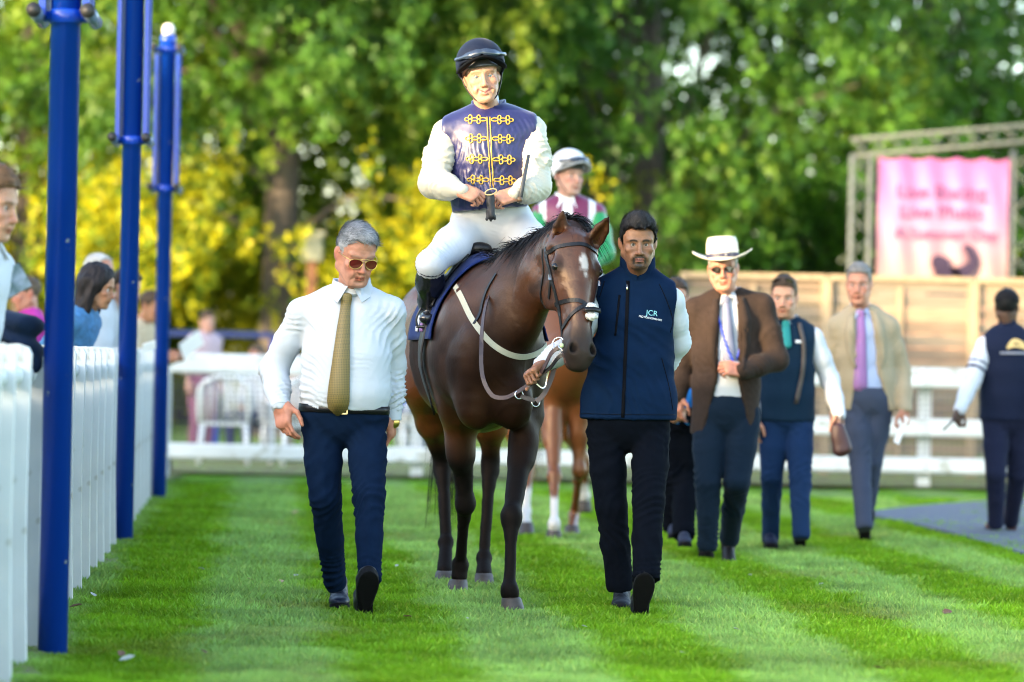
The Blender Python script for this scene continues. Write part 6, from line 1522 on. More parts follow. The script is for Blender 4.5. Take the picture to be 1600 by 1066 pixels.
def jockey():
    d = 15.1
    J = PJ(d, hip=(770, 352, 15.22), chest=(768, 240), neck=(763, 176, 15.1), head=(753, 121, 15.02), sh=[(697, 208), (832, 203)], el=[(676, 287, 15.0), (839, 292, 15.0)], wr=[(719, 297, 14.86), (806, 303, 14.86)],
           hp=[(738, 356, 15.18), (806, 356, 15.18)], kn=[(673, 412, 14.72), (872, 412, 14.70)], an=[(669, 484, 14.92), (898, 468, 14.92)])
    J['hs'] = 1.07; J['hrot'] = (5, 4, -8)
    o = dict(skin='fair', brow=(.20, .12, .06), brow_w=.55, smile=2.0, lash=.35, iris=(.10, .14, .16), eye_open=.7, jaw=.88, fw=1.0, age=.1, red=.6, lip=(.46, .17, .14))
    p = Person(J, 'jockey in navy and gold braided silks with cream sleeves riding the bay horse', o, base=np.array((-.1, 15.2, 1.6)))
    p.hand(0, (.85, -.35, -.35), (-.10, -.80, .60), 'hold', 35, 1, 1.0); p.hand(1, (-.85, -.35, -.32), (.10, -.80, .60), 'hold', 35, -1, 1.0)
    p.body()
    helmet(p, mat('velvet_navy', (.003, .007, .022), .7, sheen=.05, spec=.15), mat('velvet_black', (.002, .003, .005), .9, spec=.1), mat('band_leather', (.035, .033, .034), .3, bump=.002, bscale=25), 1.06)
    st = [(P(764, 330, d), .180, .130), (P(765, 300, d), .186, .135), (P(768, 250, d), .208, .138), (P(768, 215, d), .203, .125), (P(766, 195, d), .155, .100)]
    vp = torso(st, p.side) + p.shoulders(.012, .062, .050)
    sub = [(cap(J['neck'] - V3(0, -.01, .03), J['neck'] + V3(0, -.05, .2), .056, .08), .01)]
    for i, s in ((0, -1), (1, 1)):
        a = J['sh'][i] + p.side * s * .070; sub.append((tub(a + V3(0, 0, .10), a - V3(0, 0, .2) + p.side * s * -.01, (.042, .12), (.055, .14), p.side), .03))
    fo = [(P(740, 230, d - .13), .16, (.9, 0, -.25), .055, .009), (P(800, 230, d - .13), .16, (.9, 0, .3), .05, .009), (P(765, 300, d - .13), .18, (.95, 0, .1), .06, .009), (P(715, 280, d - .1), .14, (.5, 0, .8), .05, .008), (P(815, 280, d - .1), .14, (-.5, 0, .8), .05, .008), (P(735, 200, d - .1), .1, (.9, 0, .6), .04, .006)]
    bod = cloth('silks_body', vp, satin_navy, p.root, .008, cuts=[((0.1, 0, -1), P(764, 328, d))], sub=sub, fold=fo, seed=12.0, sm=1)
    for i in (0, 1):
        sh, el, wr = J['sh'][i], J['el'][i], J['wr'][i]
        pr_ = limb([sh, lerp(sh, el, .5), el, lerp(el, wr, .5), wr], [.070, .074, .066, .060, .036], .04)
        cloth('sleeve', pr_, satin_cream, p.root, .008, fold=arm_folds(sh, el, wr, .012) + [(lerp(sh, el, .3), .14, (.8, 0, .5), .07, .010), (el, .14, (.3, .2, 1), .045, .009)], seed=14.0 + i)
        ax = unit(wr - lerp(el, wr, .5)); f = shell_field([(cap(wr - ax * .02, wr + ax * .015, .035, .033), 0)], .005); v, q = f.mesh(); mk('cuff', v, q, satin_cream, p.root)
    p.stand_collar(satin_navy, .070, -.05, .085, .05, 14, 1.4)
    f = shell_field([(cap(J['neck'] - V3(0, 0, .03), J['neck'] + V3(-.01, -.012, .060), .066, .062), 0), (ell(J['neck'] + V3(0, -.05, -.01), (.035, .03, .05)), .02)], .006); v, q = f.mesh(); n = vnormals(v, q); v = v + n * (.004 * noise(v, 40))[:, None]
    mk('neck_scarf', v, q, mat('patterned_stock', (.55, .58, .66), .7, color2=(.08, .10, .26), vscale=60), p.root)
    # gold frogging
    bv = bvh_of(bod); rows = [(190, 764.5), (220, 765.5), (252, 767), (284, 768.5)]
    br = None
    def loop(cx, cy, rx, ry, root):
        q, n = drape(bv, [P(cx + rx * math.cos(a), cy + ry * math.sin(a), d) for a in np.linspace(0, 2 * math.pi, 15)[:-1]], -p.fwd, .003); v, f = tube_geo(q, .0030, 5, False, True); return v, f
    for (y, xc) in rows:
        mb = MB()
        for s in (-1, 1):
            for ox, oy, rx, ry in ((9, 0, 5.5, 2.6), (16, -3.2, 2.6, 3.6), (16, 3.2, 2.6, 3.6), (22, 0, 5, 2.6), (29, -3.4, 2.7, 3.6), (29, 3.4, 2.7, 3.6), (34, 0, 3.5, 2.6)):
                mb.put(*loop(xc + s * ox, y + oy + .02 * s * ox, rx, ry, None))
        mb.obj('frogging', gold_th, p.root, True)
    for off in (-2.2, 2.2):
        q, n = drape(bv, [lerp(P(763.5 + off, 186, d), P(769 + off, 296, d), t) for t in np.linspace(0, 1, 24)], -p.fwd, .003); v, f = tube_geo(q, .0028, 6); mk('braid', np.array(v), f, gold_th, p.root)
    # breeches
    hips = [(P(766, 326, 15.15), .178, .13), (P(768, 345, 15.2), .185, .15), (P(770, 362, 15.24), .175, .16)]
    pr_ = torso(hips, p.side, .05); fo = []
    for i in (0, 1):
        hp, kn, an = J['hp'][i], J['kn'][i], J['an'][i]; pr_ += limb([hp, lerp(hp, kn, .5), kn, lerp(kn, an, .3)], [.104, .086, .064, .054], .04)
        fo += [(lerp(hp, kn, .75), .15, V3(.8, .2, .55) * (1 if i == 0 else -1), .035, .005), (hp, .14, (.4, 0, 1), .04, .006), (kn, .09, (.6, 0, .8), .03, .005)]
    cloth('breeches', pr_, breech, p.root, .009, cuts=[((0, 0, 1), P(768, 318, 15.15))], fold=fo, seed=20.0)
    for i in (0, 1):
        kn, an = J['kn'][i], J['an'][i]; top = lerp(kn, an, .12)
        pr_ = limb([top, lerp(kn, an, .4), lerp(kn, an, .8), an], [.066, .066, .050, .046], .03)
        pr_ += [(tub(an + V3(0, .04, -.05), an + V3(.0, -.15, -.045), (.036, .042), (.040, .026), (1, 0, 0)), .03), (ell(an + V3(0, .035, -.05), (.037, .045, .045)), .02)]
        cloth('boot', pr_, boot_m, p.root, .008, cuts=[(unit(kn - an), top + unit(kn - an) * .02)], fold=[(lerp(kn, an, .55), .10, unit(an - kn) + V3(.4, 0, 0), .03, .004), (an, .07, unit(an - kn), .025, .004)], seed=23.0)
        v, f = torus(top + unit(kn - an) * .015, unit(an - kn), .066, .007); mk('boot_cuff', np.array(v), f, mat('navy_elastic', (.008, .010, .03), .7), p.root)
    # stirrups belong to the saddle, whip and gloves to nobody
    for i in (0, 1):
        an = J['an'][i]; c = an + V3(0, -.06, -.02); mb = MB(); mb.tube(spline([c + V3(-.052, 0, -.062), c + V3(-.05, 0, -.01), c + V3(0, 0, .065), c + V3(.05, 0, -.01), c + V3(.052, 0, -.062)], 20), .0055, 8); mb.tube([c + V3(-.055, 0, -.064), c + V3(.055, 0, -.064)], .007, 8)
        sdl = [o for o in bpy.data.objects if o.name == 'saddle'][0]; so = mb.obj('stirrup', mat('stirrup_black', (.012, .012, .013), .4), sdl, True)
        q = spline([c + V3(0, 0, .06), lerp(c + V3(0, 0, .06), P(715, 425, 14.95) if i == 0 else P(840, 420, 15.0), .5), P(742, 402, 15.0) if i == 0 else P(822, 405, 15.1)], 12); v, f = strap_geo(q, V3(-.6, -.8, 0), .02, .004); mk('stirrup_leather', np.array(v), f, lea_blk, sdl)
    wh = thing('whip', P(818, 280, 14.9), 'black riding whip tucked under the arm of the navy and gold jockey', 'whip')
    a, b = P(812.5, 311, 14.80), P(826, 243, 14.93); mb = MB(); mb.tube([a, lerp(a, b, .5), b], [.0115, .0095, .008], 10); mb.obj('shaft', mat('whip_grip', (.03, .034, .04), .5), wh, True)
    mb = MB(); mb.tube([a - unit(b - a) * .014, a + unit(b - a) * .004], .0135, 12); mb.obj('end_cap', mat('whip_cap', (.10, .06, .03), .4), wh, True)
    gl = thing('gloves', P(766, 318, 14.78), 'pair of black riding gloves held in the jockey\'s hands', 'gloves')
    f = shell_field([(cap(P(765, 306, 14.79), P(769, 338, 14.77), .022, .016), 0)] + [(cap(P(766 + x, 330, 14.775), P(767 + x * 1.5, 345 + abs(x) * -.6, 14.77), .0085, .0075), .006) for x in (-4, 0, 4)], .005); v, q = f.mesh(); n = vnormals(v, q); mk('glove', v + n * (.003 * noise(v, 60))[:, None], q, mat('glove_black', (.008, .008, .011), .6), gl)
    mb = MB(); mb.tube([P(767 + 9 * math.cos(t), 300 + 4.5 * math.sin(t) - 2.0 * math.cos(t), 14.765) for t in np.linspace(0, 6.28, 18)], .0035, 6); mb.obj('cuff_trim', mat('beige_trim', (.45, .36, .18), .5), gl, True)
jockey()
# ------------------------------------------------------------------ people further off
def cm(name, c, rough=.85, **k): return mat(name, c, rough, sheen=k.pop('sheen', .04), spec=.08, bump=.0006, bscale=300, **k)
HB = dict(hair_h=.006, hair=(.035, .022, .014), hair2=(.07, .045, .028), hair_t=(.022, .007, .012), strands=900, hair_len=.024)
def dress(p, kind, top, leg, w=1.0, sleeve=None, shirt=None, hem=None, h=.014, amp=.007, opening=(.05, .10), hipw=1.0, legr=None, seed=0.0, gap_low=True, collar=None, under=True, sr=None):
    """shirt / gilet / jacket with trousers on a person's joints"""
    J = p.J; sd = p.side; fw = p.fwd; z = V3(0, 0, 1); hip, neck = np.asarray(J['hip']), np.asarray(J['neck'])
    sp = neck - hip; L = np.linalg.norm(sp)
    at = lambda t: hip + sp * t
    lo = {'shirt': .10, 'gilet': -.10, 'jacket': -.22}[kind] if hem is None else hem
    g = {'shirt': 0, 'gilet': .012, 'jacket': .016}[kind]
    st = [(at(lo), (.178 + g) * w, (.128 + g) * w), (at(.22), (.165 + g) * w, (.122 + g) * w), (at(.5), (.168 + g) * w, (.125 + g) * w), (at(.75), (.172 + g) * w, (.118 + g) * w), (at(.92), .145 * w, .095 * w)]
    pr_ = torso(st, sd) + p.shoulders(g * .6, .058 * w, .046)
    sl = []; fo = []
    r = np.array(sr if sr else [.062, .058, .054, .046, .038]) * w + g * .6
    for i in (0, 1):
        sh, el, wr = J['sh'][i], J['el'][i], J['wr'][i]
        sl += limb([sh, lerp(sh, el, .5), el, lerp(el, wr, .55), wr], r, .03); fo += arm_folds(sh, el, wr, amp)
    fo += [(at(.3) + fw * .13, .2, unit(sd * .5 + z), .06, amp * .8), (at(.6) + fw * .1 + sd * .1, .14, unit(sd - z * .5), .06, amp * .8), (at(.6) + fw * .1 - sd * .1, .14, unit(sd + z * .5), .06, amp * .8)]
    nsub = [(cap(neck - V3(0, 0, .03) - fw * .01, neck + V3(0, 0, .2) + fw * .03, .052, .08), .01)]
    cut = [(-z, at(lo))]
    if kind == 'shirt':
        t = cloth('shirt', pr_ + sl, top, p.root, h, cuts=cut, sub=nsub, fold=fo, seed=seed)
    elif kind == 'gilet':
        s0 = []
        for i, s in ((0, -1), (1, 1)):
            a = J['sh'][i] + sd * s * .055; s0.append((tub(a + z * .1, a - z * .15, (.040, .12), (.055, .12), sd), .015))
        cloth('shirt', sl + [(cap(J['sh'][0], J['sh'][1], .05), .03)], sleeve, p.root, h, fold=fo, seed=seed)
        t = cloth('gilet', pr_, top, p.root, h, cuts=cut, sub=s0 + nsub, fold=fo[-3:], seed=seed)
    else:
        sub = list(nsub); f0, f1 = opening
        a = at(.98) + fw * .14; b = at(.30) + fw * .16; c = at(-.3) + fw * .16
        sub += [(tub(a, b, (f0, .115), (f1 * .55, .085), sd), .01)]
        if gap_low: sub += [(tub(b, c, (f1 * .5, .10), (f1 * 1.5, .12), sd), .01)]
        ins = [(tub(x[0][0], x[1][0], (x[0][1] - .03, x[0][2] - .026), (x[1][1] - .03, x[1][2] - .026), sd), .05) for x in zip([(at(.08), st[0][1], st[0][2])] + st[1:], st[1:])]
        cloth('shirt', ins + [(q[0], q[1]) for q in p.shoulders(-.016, .05, .040)], shirt, p.root, h * .9, cuts=[(-z, at(.08))], sub=nsub, fold=fo[-3:], seed=seed + 3)
        t = cloth('jacket', pr_ + sl, top, p.root, h * .85, cuts=cut, sub=sub, fold=fo, seed=seed)
        bv = bvh_of(t)
        for s in (-1, 1):
            e = [at(.97) + sd * s * (f0 + .022), at(.75) + sd * s * (f0 + .045), at(.5) + sd * s * (f0 * .3 + f1 * .55 + .02), at(.34) + sd * s * (f1 * .55 + .008)]
            q, n = drape(bv, spline(e, 14), -fw, .004, .4); v, f = strap_geo(q, n, np.interp(np.linspace(0, 1, 14), [0, .3, .45, 1], [.03, .075, .06, .012]), .005); mk('lapel', np.array(v), f, top, p.root)
    if collar is not None: p.collar(collar, 1.05)
    p.top = t
    lr = np.array(legr if legr else [.098, .090, .072, .064, .056]) * w
    hips = [(at(.14), .165 * w * hipw, .12 * w), (hip, .176 * w * hipw, .125 * w), (at(-.08), .165 * w * hipw, .118 * w)]
    def hemof(i):
        an = J['an'][i]; return an + unit(an - J['kn'][i]) * .045
    trousers(p, at(.13), hemof(0), hemof(1), leg, hips, list(lr), h, amp * .9, False, seed + 5)
    return p
def feet(p, specs, m, s=1.0, m_sole=None):
    for heel, toe, up in specs: shoe(p.root, heel, toe, up, m, m_sole or sole_m, s, .009)
def shoes_auto(p, m, toe=None, s=1.0):
    for i in (0, 1):
        an = p.J['an'][i]; t = toe if toe is not None else p.fwd; shoe(p.root, V3(an[0], an[1], max(.0, an[2] - .095) + .016) - unit(t) * .03, t, (0, 0, 1), m, sole_m, s, .01)
wht_shirt = cm('white_shirt_soft', (.48, .50, .55)); navy_j = cm('navy_jacket', (.012, .016, .035)); teal_tr = cm('dark_teal_trousers', (.005, .012, .024)); navy_g = cm('navy_gilet', (.005, .017, .036))
blue_tr = cm('blue_trousers', (.007, .022, .065)); tan_j = cm('tan_linen', (.30, .245, .165)); grey_tr = cm('grey_blue_trousers', (.040, .050, .082)); lt_blue = cm('light_blue_shirt', (.32, .38, .56)); brn_j = cm('brown_tweed', (.030, .020, .016), var=.15, vscale=40)
dk_leather = mat('dark_shoe', (.006, .005, .005), .5, spec=.2)
def panama(p):
    H = p.HM; m = mat('panama_straw', (.58, .53, .42), .8, bump=.001, bscale=120); v = []; f = []; k = 36
    prof = [(.178, .098, 1), (.173, .100, 1), (.128, .088, .4), (.098, .090, 0), (.096, .100, 0), (.092, .175, 0), (.082, .205, 0), (.055, .210, 0), (.02, .190, 0)]
    for r, z, b in prof:
        for j in range(k):
            a = 2 * math.pi * j / k; v.append(H(rot('X', -4) @ np.array((r * math.cos(a) * .93, .012 + r * math.sin(a) * 1.12, z - .03 + b * (.038 * abs(math.cos(a)) ** 2 - .022 * max(0, -math.sin(a)))))))
    n = len(prof)
    for i in range(n - 1): f += [(i * k + j, i * k + (j + 1) % k, (i + 1) * k + (j + 1) % k, (i + 1) * k + j) for j in range(k)]
    f.append(tuple((n - 1) * k + j for j in range(k))); o = mk('hat', np.array(v), f, m, p.root); md = o.modifiers.new('thick', 'SOLIDIFY'); md.thickness = .004
    v, f = [], []
    for z, r in ((.064, .0985), (.088, .0955)):
        for j in range(k): a = 2 * math.pi * j / k; v.append(H(rot('X', -4) @ np.array((r * math.cos(a) * .945, .012 + r * math.sin(a) * 1.13, z))))
    f = [(j, (j + 1) % k, k + (j + 1) % k, k + j) for j in range(k)]; mk('hat_band', np.array(v), f, mat('hat_ribbon', (.02, .02, .05), .6), o)
def glasses(p, m_l, z=.002, y=-.1, pitch=0):
    H = p.HM; mb = MB()
    for s in (-1, 1): mb.tube([H((s * .058, y + .008, z + .008)), H((s * .076, -.04, z + .01)), H((s * .08, .015, z + .008))], .0022, 6)
    mb.tube([H((-.012, y, z + .006)), H((.012, y, z + .006))], .002, 6); g = mb.obj('sunglasses', mat('dark_frame', (.01, .01, .012), .3), p.root, True)
    for s in (-1, 1):
        pts = [(s * .034 + .027 * math.cos(a), y + .010 * abs(math.cos(a)) * (1 if s * math.cos(a) > 0 else .2), z + .019 * math.sin(a)) for a in np.linspace(0, 2 * math.pi, 19)[:-1]]
        v = [H(q) for q in pts] + [H(np.array(q) + np.array((0, .003, 0))) for q in pts]; k = 18; f = [list(range(k)), list(range(2 * k - 1, k - 1, -1))] + [[i, i + k, (i + 1) % k + k, (i + 1) % k] for i in range(k)]; mk('lens', np.array(v), [q[::-1] for q in f], m_l, g, False)
dark_lens = mat('dark_lens', (.012, .008, .006), .08, spec=.7)

def hat_man():
    d = 17.9
    J = PJ(d, hip=(1134, 640), chest=(1136, 530), neck=(1137, 462), head=(1130, 421, 17.83), sh=[(1087, 487), (1190, 480)], el=[(1066, 565, 18.0), (1214, 562, 17.85)], wr=[(1060, 620, 17.95), (1160, 580, 17.66)],
           hp=[(1110, 650), (1162, 648)], kn=[(1106, 755, 17.8), (1152, 752, 17.78)], an=[(1106, 848, 17.85), (1140, 838, 18.15)])
    J['hs'] = 1.06; J['hrot'] = (-6, 4, -4)
    o = dict(skin='ruddy', hair=(.25, .24, .23), hair2=(.4, .4, .38), strands=800, brow_w=.4, red=.8, no_eyes=True, smile=.5)
    p = Person(J, 'older man in a white panama hat, dark glasses and open brown jacket', o, head_h=.005)
    p.hand(1, (-.93, -.25, .12), (.0, -.85, .5), 'hold', 30, -1, 1.1); p.hand(0, (0, 0, -1), (-.8, -.5, 0), 'relax', 20, 1, 1.0)
    p.body().hair(); panama(p); glasses(p, dark_lens)
    dress(p, 'jacket', brn_j, teal_tr, 1.06, shirt=wht_shirt, opening=(.052, .11), collar=wht_shirt, seed=31, h=.013)
    sh = [c for c in p.root.children if c.name.startswith('shirt')][0]
    make_tie(p, sh, P(1135, 470, d - .12), P(1141, 590, d - .14), tie_mat('striped_tie', (.25, .26, .34), (.02, .03, .10), 22, 'wave'), .085, .04)
    bv = bvh_of(sh); lan = mat('blue_lanyard', (.03, .06, .42), .6)
    for pts in ([(1118, 468), (1122, 500), (1132, 540), (1144, 566)], [(1155, 466), (1157, 500), (1153, 540), (1146, 566)]):
        q, n = drape(bv, spline([P(a, b, d) for a, b in pts], 20), -p.fwd, .016); v, f = strap_geo(q, n, .014, .002); l = mk('lanyard', np.array(v), f, lan, p.root)
    q, n = drape(bv, [P(1145, 566, d), P(1146, 588, d)], -p.fwd, .02); v, f = strap_geo(q, n, .075, .003); mk('badge', np.array(v), f, wht_shirt, p.root)
    feet(p, [(G(1106, 872) + V3(0, .12, .016), (-.1, -1, 0), (0, 0, 1)), (P(1137, 862, 18.22), (0.0, -.72, -.68), (0, -.66, .75))], dk_leather, 1.05)
hat_man()
def gilet_man():
    d = 19.3
    J = PJ(d, hip=(1228, 645), chest=(1228, 560), neck=(1228, 504), head=(1225, 466, 19.24), sh=[(1190, 530), (1270, 528)], el=[(1180, 600, 19.35), (1296, 592, 19.35)], wr=[(1178, 655, 19.25), (1311, 648, 19.2)],
           hp=[(1210, 655), (1248, 655)], kn=[(1206, 745, 19.25), (1250, 748, 19.15)], an=[(1204, 838, 19.45), (1252, 832, 19.05)])
    J['hs'] = 1.03; J['hrot'] = (-10, 6, 0)
    p = Person(J, 'bearded young man in navy gilet and teal tie carrying a dark brown bag', dict(HB, skin='fair', stubble=.8, goatee=.5, beard=(.16, .08, .04), red=.6), head_h=.0055)
    p.hand(1, (.1, -.1, -1), (.8, -.5, .1), 'fist', 30, -1, 1.0); p.hand(0, (0, 0, -1), (-.8, -.5, 0), 'relax', 20, 1, 1.0)
    p.body().hair(); glasses(p, dark_lens, .105, -.075)
    dress(p, 'gilet', navy_g, blue_tr, .98, sleeve=wht_shirt, collar=wht_shirt, seed=41)
    make_tie(p, p.top, P(1228, 508, d - .1), P(1228, 545, d - .12), cm('teal_tie', (.03, .22, .21)), .06, .04)
    bv = bvh_of(p.top); q, n = drape(bv, spline([P(a, b, d) for a, b in ((1246, 506), (1252, 540), (1250, 580), (1240, 630))], 20), -p.fwd, .008); v, f = strap_geo(q, n, .028, .004); mk('camera_strap', np.array(v), f, mat('strap_brown', (.05, .035, .03), .6), p.root)
    q, n = drape(bv, [P(1240 + 12 * t, 534 + 1 * t, d) for t in np.linspace(0, 1, 8)], -p.fwd, .003); v, f = strap_geo(q, n, .018, .002); mk('chest_logo', np.array(v), f, mat('thread_white', (.7, .72, .75), .7), p.root)
    feet(p, [(G(1203, 858) + V3(0, .12, .016), (0, -1, 0), (0, 0, 1)), (G(1250, 858) + V3(0, .02, .03), (.02, -.66, .75), (0, .75, .66))], mat('blue_shoe', (.008, .012, .03), .6, spec=.15), 1.0)
    bg = thing('bag', P(1312, 690, 19.15), 'dark maroon soft bag hanging from the hand of the man in the navy gilet', 'bag')
    f = shell_field([(tub(P(1308, 668, 19.15), P(1316, 702, 19.15), (.045, .03), (.062, .045), (1, 0, 0)), 0)], .01); v, q = f.mesh(); n = vnormals(v, q); mk('pouch', v + n * (.006 * noise(v, 18))[:, None], q, mat('maroon_leather', (.035, .010, .012), .55), bg)
    mb = MB(); mb.tube([P(1304, 664, 19.15), P(1308, 650, 19.16), P(1316, 650, 19.16), P(1316, 664, 19.15)], .006, 6); mb.obj('handle', mat('maroon_leather'), bg, True)
gilet_man()
def tan_man():
    d = 20.3
    J = PJ(d, hip=(1356, 622), chest=(1350, 545), neck=(1346, 486), head=(1342, 446, 20.24), sh=[(1312, 510), (1388, 512)], el=[(1300, 572, 20.4), (1408, 580, 20.35)], wr=[(1304, 640, 20.3), (1414, 640, 20.2)],
           hp=[(1338, 632), (1374, 632)], kn=[(1344, 722, 20.2), (1362, 720, 20.3)], an=[(1350, 818, 20.0), (1352, 815, 20.5)])
    J['hs'] = 1.08; J['hrot'] = (-12, 3, 0)
    p = Person(J, 'tall man in tan blazer and lilac tie holding folded white paper', dict(HB, skin='ruddy', hair=(.13, .12, .115), hair2=(.24, .23, .22), red=.5, fw=.95, jaw=.95, brow_w=.6), head_h=.0055)
    p.hand(1, (.05, -.1, -1), (.8, -.5, .1), 'hold', 30, -1, 1.05); p.hand(0, (0, 0, -1), (-.8, -.5, 0), 'relax', 20, 1, 1.0)
    p.body().hair()
    dress(p, 'jacket', tan_j, grey_tr, 1.0, shirt=lt_blue, opening=(.055, .13), collar=lt_blue, seed=51, hem=-.14)
    sh = [c for c in p.root.children if c.name.startswith('shirt')][0]
    make_tie(p, sh, P(1346, 492, d - .12), P(1345, 618, d - .14), cm('lilac_tie', (.30, .15, .34)), .09, .045)
    feet(p, [(G(1351, 848) + V3(0, .0, .04), (0, -.6, .8), (0, .8, .6)), (P(1350, 838, 20.62), (0, -.8, -.55), (0, -.5, .8))], dk_leather, 1.0)
    pp = thing('folded_paper', P(1408, 672, 20.15), 'folded white paper in the hand of the man in the tan blazer', 'paper')
    a = [P(1412, 648, 20.16), P(1419, 655, 20.14), P(1404, 695, 20.16), P(1396, 690, 20.18)]; v = a + [q + V3(0.004, .012, 0) for q in a]; mk('sheet', np.array(v), [(0, 1, 2, 3), (7, 6, 5, 4), (0, 4, 5, 1), (1, 5, 6, 2), (2, 6, 7, 3), (3, 7, 4, 0)], mat('paper_white', (.75, .76, .78), .7), pp, False)
tan_man()
def back_man():
    d = 21.3
    J = PJ(d, hip=(1572, 645), chest=(1576, 570), neck=(1574, 515), head=(1573, 482, 21.3), sh=[(1540, 540), (1614, 540)], el=[(1520, 592, 21.2), (1640, 595, 21.2)], wr=[(1500, 640, 21.05), (1640, 650, 21.05)],
           hp=[(1556, 655), (1592, 655)], kn=[(1556, 740, 21.2), (1590, 740, 21.4)], an=[(1556, 815, 21.35), (1580, 812, 21.7)])
    J['hs'] = .98; J['hrot'] = (170, 5, 0)
    p = Person(J, 'stable hand seen from behind in navy gilet with gold emblem and white sleeves', dict(HB, skin='dark', hair=(.006, .006, .007), hair2=(.012, .012, .014), nape=-.05, no_eyes=True), head_h=.007)
    p.fwd = -p.fwd
    p.hand(0, (-.35, -.3, -.9), (-.6, .7, .2), 'hold', 30, -1, 1.0)
    p.body().hair()
    f = Field((-.13, -.16, -.02), (.13, .15, .17), .007); f.add(ell((0, .012, .055), (.090, .112, .085))); f.add(tub((0, -.10, .062), (0, -.155, .055), (.075, .012), (.055, .006), (1, 0, 0)), .01); f.cut((0, 0, -1), (0, 0, .035)); v, q = f.mesh(); mk('cap', p.HM(v), q, cm('black_cap', (.008, .008, .010)), p.root)
    dress(p, 'gilet', cm('dark_navy_gilet', (.008, .012, .030)), cm('dark_navy_trousers', (.010, .013, .032)), .98, sleeve=wht_shirt, seed=61)
    f = shell_field([(cap(J['neck'] - V3(0, 0, .03), J['neck'] + V3(0, 0, .04), .068, .066), 0)], .01); v, q = f.mesh(); mk('collar', v, q, cm('dark_navy_gilet', (.008, .012, .030)), p.root)
    bv = bvh_of(p.top); gm = mat('gold_thread', (.55, .38, .14), .6)
    mb = MB()
    for pts, w in (([(1572, 541), (1580, 533), (1590, 536), (1596, 542)], .03), ([(1568, 544), (1582, 541), (1600, 545)], .02)):
        q, n = drape(bv, spline([P(a, b, d) for a, b in pts], 10), V3(0, 1, 0), .004); mb.put(*strap_geo(q, n, w, .002))
    mb.obj('emblem', gm, p.root)
    q, n = drape(bv, [P(1558 + 50 * t, 552, d) for t in np.linspace(0, 1, 12)], V3(0, 1, 0), .004); v, f = strap_geo(q, n, .016, .002); mk('back_lettering', np.array(v), f, mat('pale_thread', (.22, .23, .28), .7), p.root)
    for t in (.45, .62):
        c = lerp(J['sh'][0], J['el'][0], t); ax = unit(J['el'][0] - J['sh'][0]); v, f = torus(c + ax * .03, ax, .062, .010, 18); mk('arm_band', np.array(v), f, cm('band_navy', (.015, .02, .07)), p.root)
    brn = mat('brown_shoe', (.10, .035, .02), .45); feet(p, [(G(1553, 834) + V3(0, -.02, .016), (.05, 1, 0), (0, 0, 1)), (P(1580, 828, 21.75), (0, .85, .5), (0, -.5, .85))], brn, 1.0)
    st = thing('stick', P(1488, 660, 21.0), 'short dark stick in the hand of the stable hand seen from behind', 'stick'); mb = MB(); mb.tube([P(1502, 645, 21.04), P(1474, 672, 20.95)], .008, 8); mb.obj('shaft', blkc, st, True)
back_man()
def hidden_person():
    d = 18.7
    J = PJ(d, hip=(1062, 650), chest=(1060, 570), neck=(1058, 505), head=(1056, 468), sh=[(1025, 530), (1090, 530)], el=[(1020, 595), (1072, 592, 18.6)], wr=[(1040, 625, 18.5), (1066, 632, 18.5)],
           hp=[(1050, 655), (1074, 655)], kn=[(1054, 745), (1070, 745)], an=[(1052, 818, 18.8), (1068, 830, 18.5)])
    J['hs'] = .95; J['hrot'] = (0, 5, 0)
    p = Person(J, 'person in a bright blue jacket and black trousers half hidden behind the groom', dict(HB, skin='fair'), head_h=.005)
    p.hand(1, (-.2, -.2, -1), (.6, -.8, 0), 'hold', 30, -1, .95)
    p.body().hair()
    dress(p, 'shirt', cm('bright_blue', (.02, .16, .48)), blk_cloth, .9, seed=71, hem=-.1, legr=[.10, .095, .085, .08, .075])
    shoes_auto(p, mat('grey_trainer', (.02, .025, .045), .7, spec=.15), s=.92)
hidden_person()

